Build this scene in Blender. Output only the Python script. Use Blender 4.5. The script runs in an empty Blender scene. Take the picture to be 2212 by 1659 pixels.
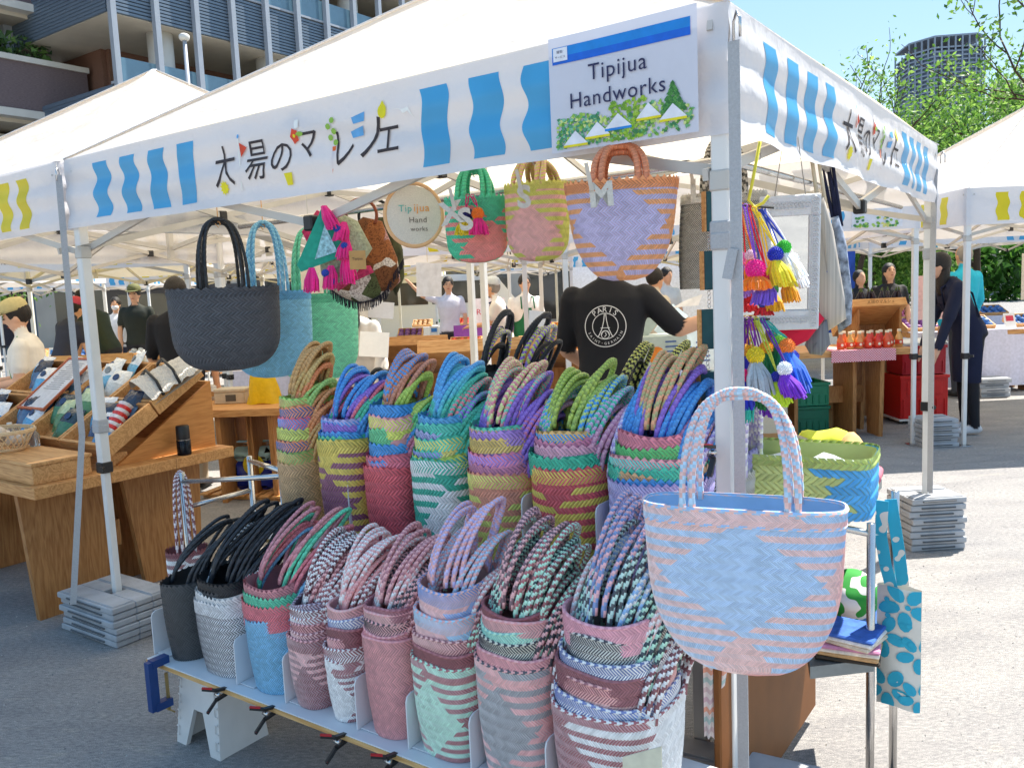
import bpy, math, random
import numpy as np
from mathutils import Vector, Matrix
random.seed(7); rng = np.random.default_rng(7)
SC = bpy.context.scene; COL = SC.collection
# ---------------------------------------------------------------- camera
CAM_H, PITCH, ROLL, FPX = 1.4938, 0.1152, -0.0437, 1810.39
CX, CY = 1106.0, 829.5
_f = np.array([0, math.cos(PITCH), -math.sin(PITCH)]); _u0 = np.array([0, math.sin(PITCH), math.cos(PITCH)]); _r0 = np.array([1.0, 0, 0])
_r = math.cos(ROLL) * _r0 + math.sin(ROLL) * _u0; _u = -math.sin(ROLL) * _r0 + math.cos(ROLL) * _u0
CAMP = np.array([0, 0, CAM_H])
cam = bpy.data.cameras.new('camera'); camo = bpy.data.objects.new('camera', cam); COL.objects.link(camo)
cam.sensor_width = 36; cam.lens = FPX / 2212 * 36; cam.clip_end = 2000; cam.clip_start = 0.05
camo.matrix_world = Matrix(((_r[0], _u[0], -_f[0], 0), (_r[1], _u[1], -_f[1], 0), (_r[2], _u[2], -_f[2], CAM_H), (0, 0, 0, 1)))
SC.camera = camo
# ---------------------------------------------------------------- sky and sun
SUN_AZ, SUN_EL = math.radians(51), math.radians(58)      # azimuth clockwise from +Y
wd = bpy.data.worlds.new('World'); SC.world = wd; wd.use_nodes = True
nt = wd.node_tree; nt.nodes.clear()
sky = nt.nodes.new('ShaderNodeTexSky'); sky.sky_type = 'NISHITA'; sky.sun_disc = False
sky.sun_elevation = SUN_EL; sky.sun_rotation = SUN_AZ; sky.air_density = 1.0; sky.dust_density = 0.0; sky.ozone_density = 2.0
bg = nt.nodes.new('ShaderNodeBackground'); bg.inputs['Strength'].default_value = 0.15
wo = nt.nodes.new('ShaderNodeOutputWorld')
hs = nt.nodes.new('ShaderNodeHueSaturation'); hs.inputs['Saturation'].default_value = 2.5; hs.inputs['Value'].default_value = 0.93; gm = nt.nodes.new('ShaderNodeGamma'); gm.inputs[1].default_value = 0.26
nt.links.new(sky.outputs[0], gm.inputs[0]); nt.links.new(gm.outputs[0], hs.inputs['Color']); nt.links.new(hs.outputs[0], bg.inputs[0]); nt.links.new(bg.outputs[0], wo.inputs[0])
sl = bpy.data.lights.new('sun', 'SUN'); sl.energy = 2.0; sl.angle = math.radians(0.53); sl.color = (1, 0.93, 0.82)
so = bpy.data.objects.new('sun', sl); COL.objects.link(so); so.location = (10, 8, 20)
_sd = Vector((math.sin(SUN_AZ) * math.cos(SUN_EL), math.cos(SUN_AZ) * math.cos(SUN_EL), math.sin(SUN_EL)))
so.rotation_euler = _sd.to_track_quat('Z', 'Y').to_euler()
SC.view_settings.view_transform = 'Standard'; SC.view_settings.look = 'None'
SC.view_settings.exposure = 2.45; SC.view_settings.gamma = 1.0; SC.view_settings.use_curve_mapping = False
SC.render.engine = 'CYCLES'
SC.cycles.max_bounces = 8; SC.cycles.transparent_max_bounces = 8; SC.cycles.transmission_bounces = 6; SC.cycles.diffuse_bounces = 5
SC.cycles.caustics_reflective = False; SC.cycles.caustics_refractive = False
# ---------------------------------------------------------------- stall frame and picking of points
YAW = 0.6157; ORI = np.array([0.5363, 2.0206, 0.0])
UU = np.array([-math.cos(YAW), math.sin(YAW), 0]); VV = np.array([math.sin(YAW), math.cos(YAW), 0])
RZ = -YAW; TW = 3.0; HT = 2.125; HB = 1.83
def SW(s, t, z=0.0): return ORI + UU * s + VV * t + np.array([0, 0, z])
def _ray(x, y): return _f * FPX + _r * (x - CX) + _u * (CY - y)
def at_z(x, y, z=0.0):
    d = _ray(x, y); return CAMP + d * (z - CAM_H) / d[2]
def at_t(x, y, t):
    d = _ray(x, y); return CAMP + d * (((ORI - CAMP) @ VV + t) / (d @ VV))
def at_s(x, y, s):
    d = _ray(x, y); return CAMP + d * (((ORI - CAMP) @ UU + s) / (d @ UU))
def at_y(x, y, Y):
    d = _ray(x, y); return CAMP + d * (Y / d[1])
def mpp(p): return float((np.asarray(p) - CAMP) @ _f) / FPX          # metres per picture unit at p
def face_cam(p, turn=0.0):                                          # heading that turns a thing's front (-y) to the visitor
    return math.atan2(-p[0], p[1]) + turn if True else 0
def st_of(p): p = np.asarray(p); return float((p - ORI) @ UU), float((p - ORI) @ VV)
# ---------------------------------------------------------------- colours and materials
def lin(v): return v / 12.92 if v <= 0.04045 else ((v + 0.055) / 1.055) ** 2.4
def hx(h):
    h = h.lstrip('#'); return tuple(lin(int(h[i:i + 2], 16) / 255) for i in (0, 2, 4))
MATS = {}
def pm(name, col, rough=0.6, var=0.12, scale=30, bump=0.0, metal=0.0, bscale=None, trans=0.0, tint=None, spec=0.4, stretch=None, alpha=1.0, sheen=0.0, attr=False, coord='Object', transmission=0.0):
    if name in MATS: return MATS[name]
    if isinstance(col, str): col = hx(col)
    m = bpy.data.materials.new(name); m.use_nodes = True; n = m.node_tree; n.nodes.clear(); L = n.links
    out = n.nodes.new('ShaderNodeOutputMaterial'); b = n.nodes.new('ShaderNodeBsdfPrincipled')
    b.inputs['Roughness'].default_value = rough; b.inputs['Metallic'].default_value = metal
    b.inputs['Specular IOR Level'].default_value = spec; b.inputs['Alpha'].default_value = alpha
    b.inputs['Transmission Weight'].default_value = transmission
    if sheen: b.inputs['Sheen Weight'].default_value = sheen
    tc = n.nodes.new('ShaderNodeTexCoord'); src = tc.outputs[coord]
    if stretch:
        mp = n.nodes.new('ShaderNodeMapping'); mp.inputs['Scale'].default_value = stretch; L.new(src, mp.inputs[0]); src = mp.outputs[0]
    no = n.nodes.new('ShaderNodeTexNoise'); no.inputs['Scale'].default_value = scale; no.inputs['Detail'].default_value = 5; L.new(src, no.inputs['Vector'])
    mr = n.nodes.new('ShaderNodeMapRange'); mr.inputs['From Min'].default_value = 0.25; mr.inputs['From Max'].default_value = 0.75
    mr.inputs['To Min'].default_value = 1 - var; mr.inputs['To Max'].default_value = 1 + var; L.new(no.outputs['Fac'], mr.inputs['Value'])
    mx = n.nodes.new('ShaderNodeMix'); mx.data_type = 'RGBA'; mx.blend_type = 'MULTIPLY'; mx.inputs['Factor'].default_value = 1
    if attr:
        at = n.nodes.new('ShaderNodeAttribute'); at.attribute_name = 'Col'; L.new(at.outputs['Color'], mx.inputs['A'])
    else: mx.inputs['A'].default_value = (*col, 1)
    L.new(mr.outputs[0], mx.inputs['B']); L.new(mx.outputs['Result'], b.inputs['Base Color'])
    if bump:
        n2 = n.nodes.new('ShaderNodeTexNoise'); n2.inputs['Scale'].default_value = bscale or scale * 3; n2.inputs['Detail'].default_value = 4; L.new(src, n2.inputs['Vector'])
        bp = n.nodes.new('ShaderNodeBump'); bp.inputs['Strength'].default_value = bump; bp.inputs['Distance'].default_value = 0.01
        L.new(n2.outputs['Fac'], bp.inputs['Height']); L.new(bp.outputs[0], b.inputs['Normal'])
    sh = b.outputs[0]
    if trans:
        tr = n.nodes.new('ShaderNodeBsdfTranslucent'); (L.new(mx.outputs['Result'], tr.inputs['Color']) if tint is None else setattr(tr.inputs['Color'], 'default_value', (*tint, 1)))
        if bump: L.new(bp.outputs[0], tr.inputs['Normal'])
        ms = n.nodes.new('ShaderNodeMixShader'); ms.inputs[0].default_value = trans; L.new(sh, ms.inputs[1]); L.new(tr.outputs[0], ms.inputs[2]); sh = ms.outputs[0]
    L.new(sh, out.inputs[0]); m.diffuse_color = (*col, 1); MATS[name] = m; return m
def wood(name, c1, c2, rough=0.55, axis=0, scale=1.0):
    if name in MATS: return MATS[name]
    m = bpy.data.materials.new(name); m.use_nodes = True; n = m.node_tree; n.nodes.clear(); L = n.links
    out = n.nodes.new('ShaderNodeOutputMaterial'); b = n.nodes.new('ShaderNodeBsdfPrincipled'); b.inputs['Roughness'].default_value = rough; b.inputs['Specular IOR Level'].default_value = 0.3
    tc = n.nodes.new('ShaderNodeTexCoord'); mp = n.nodes.new('ShaderNodeMapping'); sc = [9.0, 9.0, 9.0]; sc[axis] = 0.9
    mp.inputs['Scale'].default_value = [v * scale for v in sc]; L.new(tc.outputs['Object'], mp.inputs[0])
    no = n.nodes.new('ShaderNodeTexNoise'); no.inputs['Scale'].default_value = 2.0; no.inputs['Detail'].default_value = 3; no.inputs['Distortion'].default_value = 0.6; L.new(mp.outputs[0], no.inputs['Vector'])
    ml = n.nodes.new('ShaderNodeMath'); ml.operation = 'MULTIPLY'; ml.inputs[1].default_value = 14; L.new(no.outputs['Fac'], ml.inputs[0])
    fr = n.nodes.new('ShaderNodeMath'); fr.operation = 'PINGPONG'; fr.inputs[1].default_value = 1.0; L.new(ml.outputs[0], fr.inputs[0])
    n2 = n.nodes.new('ShaderNodeTexNoise'); n2.inputs['Scale'].default_value = 14; n2.inputs['Detail'].default_value = 6; L.new(mp.outputs[0], n2.inputs['Vector'])
    ad = n.nodes.new('ShaderNodeMath'); ad.operation = 'MULTIPLY_ADD'; ad.inputs[1].default_value = 0.45; L.new(fr.outputs[0], ad.inputs[0]); L.new(n2.outputs['Fac'], ad.inputs[2])
    cr = n.nodes.new('ShaderNodeValToRGB'); cr.color_ramp.elements[0].position = 0.3; cr.color_ramp.elements[1].position = 0.95
    cr.color_ramp.elements[0].color = (*hx(c1), 1); cr.color_ramp.elements[1].color = (*hx(c2), 1); L.new(ad.outputs[0], cr.inputs[0])
    L.new(cr.outputs[0], b.inputs['Base Color']); L.new(b.outputs[0], out.inputs[0]); MATS[name] = m; return m
CA = lambda n='painted', **k: pm(n, '#ffffff', attr=True, **k)
# ---------------------------------------------------------------- mesh builder
class MB:
    def __init__(s): s.V = []; s.F = []; s.C = []; s.n = 0; s.cur = None; s.hc = False
    def col(s, c): s.cur = hx(c) if isinstance(c, str) else c; return s
    def add(s, v, faces, cols=None):
        v = np.asarray(v, float).reshape(-1, 3); s.V.append(v); o = s.n; s.n += len(v)
        if isinstance(faces, np.ndarray): s.F.extend((faces + o).tolist())
        else: s.F.extend([[i + o for i in f] for f in faces])
        nf = len(faces)
        if cols is None: s.C.append(np.tile(np.array(s.cur if s.cur is not None else (1, 1, 1), float), (nf, 1)))
        else: s.C.append(np.asarray(cols, float)); s.hc = True
        return s
    def box(s, x0, y0, z0, x1, y1, z1, M=None):
        v = np.array([(x, y, z) for z in (z0, z1) for y in (y0, y1) for x in (x0, x1)], float)
        if M is not None: v = xf(M, v)
        return s.add(v, [[0, 2, 3, 1], [4, 5, 7, 6], [0, 1, 5, 4], [2, 6, 7, 3], [0, 4, 6, 2], [1, 3, 7, 5]])
    def bbox(s, x0, y0, z0, x1, y1, z1, b=0.004, M=None):      # box with chamfered edges
        xs, ys, zs = (x0, x1), (y0, y1), (z0, z1); v = []; idx = {}
        for i in (0, 1):
            for j in (0, 1):
                for k in (0, 1):
                    dx, dy, dz = b * (1 - 2 * i), b * (1 - 2 * j), b * (1 - 2 * k)
                    for ax, p in enumerate(((xs[i], ys[j] + dy, zs[k] + dz), (xs[i] + dx, ys[j], zs[k] + dz), (xs[i] + dx, ys[j] + dy, zs[k]))):
                        idx[i, j, k, ax] = len(v); v.append(p)
        F = []
        for i in (0, 1):
            q = [idx[i, 0, 0, 0], idx[i, 1, 0, 0], idx[i, 1, 1, 0], idx[i, 0, 1, 0]]; F.append(q if i else q[::-1])
            q = [idx[0, i, 0, 1], idx[0, i, 1, 1], idx[1, i, 1, 1], idx[1, i, 0, 1]]; F.append(q if i else q[::-1])
            q = [idx[0, 0, i, 2], idx[1, 0, i, 2], idx[1, 1, i, 2], idx[0, 1, i, 2]]; F.append(q if i else q[::-1])
            for j in (0, 1):
                F.append([idx[i, j, 0, 0], idx[i, j, 1, 0], idx[i, j, 1, 1], idx[i, j, 0, 1]])
                F.append([idx[i, 0, j, 0], idx[i, 1, j, 0], idx[i, 1, j, 2], idx[i, 0, j, 2]])
                F.append([idx[0, i, j, 1], idx[1, i, j, 1], idx[1, i, j, 2], idx[0, i, j, 2]])
                for k in (0, 1): F.append([idx[i, j, k, 0], idx[i, j, k, 1], idx[i, j, k, 2]])
        v = np.array(v); v = xf(M, v) if M is not None else v
        return s.add(v, F)
    def tube(s, P, r, n=8, cap=True, cols=None):
        P = np.asarray(P, float); m = len(P); r = np.broadcast_to(np.asarray(r, float), (m,))
        T = np.gradient(P, axis=0); T /= np.linalg.norm(T, axis=1)[:, None] + 1e-12
        ref = np.array([0.31, 0.17, 0.93]) if abs(T.mean(0) @ np.array([0.31, 0.17, 0.93])) < 0.85 else np.array([0.9, -0.3, 0.1])
        A = np.cross(T, ref); A /= np.linalg.norm(A, axis=1)[:, None] + 1e-12; B = np.cross(T, A)
        th = np.arange(n) / n * 2 * np.pi
        v = P[:, None, :] + r[:, None, None] * (A[:, None, :] * np.cos(th)[None, :, None] + B[:, None, :] * np.sin(th)[None, :, None])
        i, j = np.meshgrid(np.arange(m - 1), np.arange(n), indexing='ij'); j2 = (j + 1) % n
        f = np.stack([i * n + j, i * n + j2, (i + 1) * n + j2, (i + 1) * n + j], -1).reshape(-1, 4)
        F = f.tolist()
        if cap: F += [list(range(n))[::-1], [(m - 1) * n + k for k in range(n)]]
        if cols is not None: cols = np.vstack([cols, np.tile(cols[:1], (2, 1))]) if cap else cols
        return s.add(v.reshape(-1, 3), F, cols)
    def bar(s, a, b, w, h=None, up=(0, 0, 1)):                  # rectangular bar
        a = np.asarray(a, float); b = np.asarray(b, float); h = h or w; d = b - a; L = np.linalg.norm(d); d /= L
        up = np.asarray(up, float)
        if abs(d @ up) > 0.98: up = np.array([1.0, 0, 0])
        x = np.cross(d, up); x /= np.linalg.norm(x); y = np.cross(x, d)
        v = [p + x * sx * w / 2 + y * sy * h / 2 for p in (a, b) for sx, sy in ((-1, -1), (1, -1), (1, 1), (-1, 1))]
        return s.add(v, [[3, 2, 1, 0], [4, 5, 6, 7], [0, 1, 5, 4], [1, 2, 6, 5], [2, 3, 7, 6], [3, 0, 4, 7]])
    def prism(s, poly, z0, z1, M=None):                         # polygon in xy, pulled up
        k = len(poly); v = np.array([(x, y, z) for z in (z0, z1) for x, y in poly], float); v = xf(M, v) if M is not None else v
        return s.add(v, [list(range(k))[::-1], list(range(k, 2 * k))] + [[i, (i + 1) % k, k + (i + 1) % k, k + i] for i in range(k)])
    def lathe(s, prof, n=20, M=None, cols=None):                # (r, z) pairs
        m = len(prof); th = np.arange(n) / n * 2 * np.pi; p = np.array(prof, float)
        v = np.stack([p[:, 0, None] * np.cos(th), p[:, 0, None] * np.sin(th), np.repeat(p[:, 1, None], n, 1)], -1).reshape(-1, 3)
        v = xf(M, v) if M is not None else v
        F = [[i * n + j, i * n + (j + 1) % n, (i + 1) * n + (j + 1) % n, (i + 1) * n + j] for i in range(m - 1) for j in range(n)]
        F += [list(range(n))[::-1], [(m - 1) * n + k for k in range(n)]]
        return s.add(v, F)
    def ball(s, c, r, nu=12, nv=8, rough=0.0):
        r = np.broadcast_to(np.asarray(r, float), (3,)); V = [(0, 0, -1)]
        for i in range(1, nv):
            a = math.pi * (i / nv - 0.5); V += [(math.cos(a) * math.cos(2 * math.pi * j / nu), math.cos(a) * math.sin(2 * math.pi * j / nu), math.sin(a)) for j in range(nu)]
        V.append((0, 0, 1)); V = np.array(V)
        if rough: V = V * (1 + rough * rng.uniform(-1, 1, (len(V), 1)))
        F = [[0, 1 + (j + 1) % nu, 1 + j] for j in range(nu)]
        for i in range(nv - 2): F += [[1 + i * nu + j, 1 + i * nu + (j + 1) % nu, 1 + (i + 1) * nu + (j + 1) % nu, 1 + (i + 1) * nu + j] for j in range(nu)]
        e = len(V) - 1; F += [[e, 1 + (nv - 2) * nu + j, 1 + (nv - 2) * nu + (j + 1) % nu] for j in range(nu)]
        return s.add(V * r + np.asarray(c, float), F)
    def sheet(s, fn, nu, nv, flip=False, cols=None):            # fn(u array, v array) -> (n,3)
        u, v = np.meshgrid(np.linspace(0, 1, nu + 1), np.linspace(0, 1, nv + 1), indexing='ij')
        P = fn(u.ravel(), v.ravel()); i, j = np.meshgrid(np.arange(nu), np.arange(nv), indexing='ij'); w = nv + 1
        f = np.stack([i * w + j, (i + 1) * w + j, (i + 1) * w + j + 1, i * w + j + 1], -1).reshape(-1, 4)
        if flip: f = f[:, ::-1]
        return s.add(P, f, cols)
    def quad(s, a, b, c, d): return s.add([a, b, c, d], [[0, 1, 2, 3]])
    def build(s, name, mat, parent=None, smooth=False, M=None):
        me = bpy.data.meshes.new(name); v = np.vstack(s.V)
        if M is not None: v = xf(M, v)
        me.from_pydata(v.tolist(), [], s.F); me.update()
        if mat is not None: me.materials.append(mat)
        if s.cur is not None or s.hc:
            C = np.vstack(s.C); cnt = np.array([len(f) for f in s.F]); at = me.color_attributes.new('Col', 'FLOAT_COLOR', 'CORNER')
            full = np.ones((cnt.sum(), 4)); full[:, :3] = np.repeat(C, cnt, 0); at.data.foreach_set('color', full.ravel())
        if smooth: me.polygons.foreach_set('use_smooth', [True] * len(me.polygons))
        o = bpy.data.objects.new(name, me); COL.objects.link(o)
        if parent is not None: o.parent = parent
        return o
def xf(M, v):
    A = np.array(M); v = np.asarray(v, float); return v @ A[:3, :3].T + A[:3, 3]
def tag(o, label=None, cat=None, group=None, kind=None):
    if label: o['label'] = label
    if cat: o['category'] = cat
    if group: o['group'] = group
    if kind: o['kind'] = kind
    return o
def thing(name, label, cat, loc=(0, 0, 0), rz=0.0, group=None, rot=None):
    o = bpy.data.objects.new(name, None); COL.objects.link(o); o.empty_display_size = 0.05
    o.location = [float(v) for v in loc]; o.rotation_euler = rot if rot else (0, 0, rz); return tag(o, label, cat, group)
def struct(o): o['kind'] = 'structure'; return o
def copy_tree(o, parent=None):
    c = o.copy(); COL.objects.link(c); c.parent = parent
    for k in o.children: copy_tree(k, c)
    return c
def RZM(a): return Matrix.Rotation(a, 4, 'Z')
def TM(x, y, z): return Matrix.Translation((float(x), float(y), float(z)))
def text_mesh(body, size, spacing=1.0, extrude=0.0, shear=0.0, align='CENTER', offset=0.0):
    c = bpy.data.curves.new('lettering', 'FONT'); c.body = body; c.size = size; c.align_x = align; c.space_character = spacing; c.extrude = extrude; c.shear = shear; c.resolution_u = 3; c.offset = offset
    o = bpy.data.objects.new('lettering', c); COL.objects.link(o); bpy.context.view_layer.update()
    m = bpy.data.meshes.new_from_object(o.evaluated_get(bpy.context.evaluated_depsgraph_get()))
    v = np.zeros(len(m.vertices) * 3); m.vertices.foreach_get('co', v); f = [list(p.vertices) for p in m.polygons]
    bpy.data.objects.remove(o); bpy.data.curves.remove(c); bpy.data.meshes.remove(m)
    return v.reshape(-1, 3), f
# ================================================================ ground
def ground_mat():
    m = bpy.data.materials.new('packed_gravel'); m.use_nodes = True; n = m.node_tree; L = n.links
    b = n.nodes['Principled BSDF']; b.inputs['Roughness'].default_value = 0.95; b.inputs['Specular IOR Level'].default_value = 0.15
    tc = n.nodes.new('ShaderNodeTexCoord')
    def noise(s, d, st=None, dist=0.0):
        x = n.nodes.new('ShaderNodeTexNoise'); x.inputs['Scale'].default_value = s; x.inputs['Detail'].default_value = d; x.inputs['Distortion'].default_value = dist
        if st:
            mp = n.nodes.new('ShaderNodeMapping'); mp.inputs['Scale'].default_value = st; mp.inputs['Rotation'].default_value = (0, 0, 0.35); L.new(tc.outputs['Object'], mp.inputs[0]); L.new(mp.outputs[0], x.inputs['Vector'])
        else: L.new(tc.outputs['Object'], x.inputs['Vector'])
        return x
    def ramp(x, p0, c0, p1, c1):
        r = n.nodes.new('ShaderNodeValToRGB'); r.color_ramp.elements[0].position = p0; r.color_ramp.elements[1].position = p1
        r.color_ramp.elements[0].color = (*c0, 1); r.color_ramp.elements[1].color = (*c1, 1); L.new(x.outputs['Fac'], r.inputs[0]); return r
    def mix(a, b_, mode, f=1.0):
        x = n.nodes.new('ShaderNodeMix'); x.data_type = 'RGBA'; x.blend_type = mode; x.inputs['Factor'].default_value = f; L.new(a, x.inputs['A']); L.new(b_, x.inputs['B']); return x.outputs['Result']
    big = ramp(noise(1.6, 6, (1, 2.6, 1), 0.8), 0.32, (0.25, 0.249, 0.255), 0.7, (0.33, 0.326, 0.322))
    mid = ramp(noise(42, 4, (1, 2.2, 1)), 0.3, (0.72, 0.72, 0.74), 0.72, (1.22, 1.2, 1.17))
    fine = ramp(noise(330, 3), 0.33, (0.5, 0.5, 0.52), 0.68, (1.5, 1.47, 1.42))
    patch = ramp(noise(4.3, 3, (1.0, 3.2, 1), 1.2), 0.62, (1, 1, 1), 0.74, (1.22, 1.18, 1.1))
    c = mix(mix(mix(big.outputs[0], mid.outputs[0], 'MULTIPLY'), fine.outputs[0], 'MULTIPLY'), patch.outputs[0], 'MULTIPLY')
    L.new(c, b.inputs['Base Color'])
    bp = n.nodes.new('ShaderNodeBump'); bp.inputs['Strength'].default_value = 0.55; bp.inputs['Distance'].default_value = 0.006
    L.new(noise(230, 4).outputs['Fac'], bp.inputs['Height']); L.new(bp.outputs[0], b.inputs['Normal']); return m
g = MB(); g.quad((-400, -60, 0), (400, -60, 0), (400, 500, 0), (-400, 500, 0)); struct(g.build('ground', ground_mat()))
gv = MB(); _gn = 5200; _rg = np.random.default_rng(3); _gx = _rg.uniform(-4.2, 4.5, _gn); _gy = 1.6 + _rg.random(_gn) ** 1.3 * 6.5; _gs = _rg.uniform(.0015, .0055, _gn)
_gb = np.array([(1, 0, 0), (-.5, .87, 0), (-.5, -.87, 0), (0, 0, .9)]); _gv = np.stack([_gx, _gy, np.zeros(_gn)], -1)[:, None] + _gb[None] * _gs[:, None, None] * _rg.uniform(.6, 1.4, (_gn, 4, 1)); _go = np.arange(_gn)[:, None] * 4
gv.add(_gv.reshape(-1, 3), np.vstack([_go + np.array(q) for q in ((0, 1, 3), (1, 2, 3), (2, 0, 3))]), np.tile(np.array([(.30, .29, .28), (.46, .44, .41), (.22, .215, .22)])[_rg.integers(0, 3, _gn)], (3, 1)))
tag(gv.build('loose_gravel', CA('gravel_colour', rough=.95)), 'loose bits of gravel scattered over the ground', 'gravel', kind='stuff')
# ================================================================ canopy tents
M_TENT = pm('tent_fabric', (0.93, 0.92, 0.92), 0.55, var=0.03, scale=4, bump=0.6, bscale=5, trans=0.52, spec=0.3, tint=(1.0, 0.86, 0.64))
M_TENT.node_tree.nodes['Bump'].inputs['Distance'].default_value = 0.05
M_TENTY = pm('cream_tent_fabric', (0.88, 0.72, 0.30), 0.55, var=0.03, scale=4, bump=0.15, bscale=7, trans=0.45)
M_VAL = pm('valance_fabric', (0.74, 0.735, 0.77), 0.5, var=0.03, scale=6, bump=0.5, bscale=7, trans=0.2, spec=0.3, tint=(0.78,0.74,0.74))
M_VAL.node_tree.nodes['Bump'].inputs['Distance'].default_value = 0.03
M_SBLUE = pm('printed_blue', '#4aa6d8', 0.35, var=0.08, scale=5, trans=0.15); M_SYEL = pm('printed_yellow', '#e3cf1c', 0.35, var=0.08, scale=5, trans=0.15)
M_FRAME = pm('frame_white_paint', (0.72, 0.72, 0.71), 0.35, var=0.05, scale=12); M_FRAMEG = pm('frame_grey_metal', (0.52, 0.50, 0.47), 0.4, var=0.06, scale=12, metal=0.1)
M_BLK = pm('black_plastic', (0.018, 0.018, 0.02), 0.4, var=0.2, scale=20); M_WEB = pm('grey_webbing', '#b0b1b4', 0.8, var=0.10, scale=180, bump=0.3, bscale=400)
M_STEEL = pm('stainless_steel', (0.60, 0.59, 0.58), 0.25, var=0.08, scale=30, metal=0.95); M_INK = pm('dark_ink', '#3b3438', 0.7, var=0.35, scale=60)
def side_map(k, W, D, wav=1.0, ph=0.0):
    def f(q, z, o):
        q = np.asarray(q, float); z = np.asarray(z, float); d = np.clip((HT - z) / (HT - HB), 0, 1.3)
        w = (0.010 * np.sin(q * 6.3 + ph) * d + (0.006 if wav > 0.9 else 0.0) * np.sin(z * 52 + q * 1.1 + ph) * np.clip(d * 3, 0, 1) + 0.004 * np.sin(q * 19 + z * 8 + ph) * d) * wav + o
        if k == 0: return np.stack([-W + q, -w, z], -1)
        if k == 1: return np.stack([w, q, z], -1)
        if k == 2: return np.stack([-q, D + w, z], -1)
        return np.stack([-W - w, D - q, z], -1)
    return f
def stripe(f, qc, z0, z1, w, mat, parent, ph, amp=0.009):
    b = MB(); b.sheet(lambda u, v: f(qc + (u - 0.5) * w + amp * np.sin(v * 11 + ph), z0 + (z1 - z0) * v, 0.0013), 4, 28); b.build('stripe', mat, parent, True)
QS = (0.30, 0.50, 0.69, 0.88, 2.11, 2.30, 2.48, 2.67)
def put_text(f, body, q, z, size, mat, parent, name='printed_character', tilt=0.0, flip=False, sx=1.0, o=0.0028, off=0.0, subdiv=False):
    v, fc = text_mesh(body, size, offset=off)
    if not len(v): return
    c = (v.max(0) + v.min(0)) / 2; v = v - c; x, y = v[:, 0] * sx, v[:, 1]; ct, sn = math.cos(tilt), math.sin(tilt); x, y = x * ct - y * sn, x * sn + y * ct
    b = MB(); b.add(f(q + x, z + y, o), fc); b.build(name, mat, parent)
def blob(f, pts, mat, parent, name, o=0.0042):
    pts = np.array(pts, float); b = MB(); b.add(f(pts[:, 0], pts[:, 1], o), [list(range(len(pts)))]); b.build(name, mat, parent)
def ring_pts(q, z, rq, rz_, n=14, spike=0.0): return [(q + rq * (1 + spike * (i % 2)) * math.cos(2 * math.pi * i / n), z + rz_ * (1 + spike * (i % 2)) * math.sin(2 * math.pi * i / n)) for i in range(n)]
def marche_print(f, par):
    I = M_INK; dz = 1.97
    put_text(f, '大', 1.115, dz, 0.155, I, par, sx=0.85); put_text(f, '昜', 1.30, dz, 0.15, I, par, sx=0.8); put_text(f, 'の', 1.425, dz - 0.005, 0.125, I, par)
    put_text(f, 'マ', 1.555, dz + 0.02, 0.115, I, par); put_text(f, 'レ', 1.725, dz - 0.01, 0.14, I, par, sx=0.8); put_text(f, 'ノ', 1.845, dz + 0.005, 0.15, I, par); put_text(f, 'エ', 1.92, dz - 0.01, 0.12, I, par, sx=0.9)
    Y = pm('ink_yellow', '#e6d820', 0.6); R = pm('ink_red', '#d8482c', 0.6); G = pm('ink_green', '#8fbb4a', 0.6); B = pm('ink_blue', '#5fa5dc', 0.6); Wt = pm('ink_white', '#eeeeea', 0.6); O = pm('ink_orange', '#dd6a30', 0.6)
    blob(f, ring_pts(1.105, dz - 0.075, 0.018, 0.018, 20, 0.5), Y, par, 'printed_sun'); 
    blob(f, [(1.215, dz + 0.07), (1.25, dz + 0.05), (1.215, dz + 0.02)], R, par, 'printed_flag'); blob(f, [(1.208, dz + 0.085), (1.214, dz + 0.085), (1.212, dz - 0.095), (1.206, dz - 0.095)], Wt, par, 'printed_flag_pole'); blob(f, ring_pts(1.211, dz + 0.092, 0.006, 0.008, 8), B, par, 'printed_flag_knob')
    blob(f, [(1.435, dz - 0.06), (1.475, dz - 0.06), (1.468, dz - 0.10), (1.442, dz - 0.10)], Y, par, 'printed_bucket')
    blob(f, ring_pts(1.50, dz + 0.055, 0.016, 0.02, 10, 0.35), R, par, 'printed_flower'); blob(f, ring_pts(1.50, dz + 0.055, 0.006, 0.006, 8), Y, par, 'printed_flower_centre', 0.0055); blob(f, ring_pts(1.525, dz + 0.058, 0.018, 0.008, 8), G, par, 'printed_leaf'); blob(f, ring_pts(1.515, dz + 0.092, 0.010, 0.014, 8, 0.3), Wt, par, 'printed_butterfly')
    blob(f, [(1.668, dz), (1.684, dz), (1.660, dz - 0.085)], O, par, 'printed_carrot'); 
    for k in range(5): blob(f, ring_pts(1.672 + 0.010 * (-1) ** k, dz + 0.012 + 0.017 * k, 0.011, 0.010, 7), G, par, 'printed_carrot_leaf', 0.0044 + 0.0004 * k)
    for k, (a, c) in enumerate(((1.80, 0.075), (1.785, 0.035))): blob(f, [(a - 0.03, dz + c), (a + 0.03, dz + c + 0.01), (a + 0.025, dz + c - 0.018), (a - 0.025, dz + c - 0.02)], B, par, 'printed_wave')
    blob(f, [(1.905 + 0.018 * math.sin(t) , dz + 0.075 + 0.022 * math.cos(t) * (1.5 if math.cos(t) > 0.9 else 1)) for t in np.linspace(0, 2 * math.pi, 14)[:-1]], Y, par, 'printed_onion')
    blob(f, [(1.955, dz + 0.075), (1.98, dz + 0.068), (1.99, dz + 0.055), (2.01, dz + 0.06), (2.03, dz + 0.035), (2.01, dz + 0.072), (1.99, dz + 0.068)], Wt, par, 'printed_gull')
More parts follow.
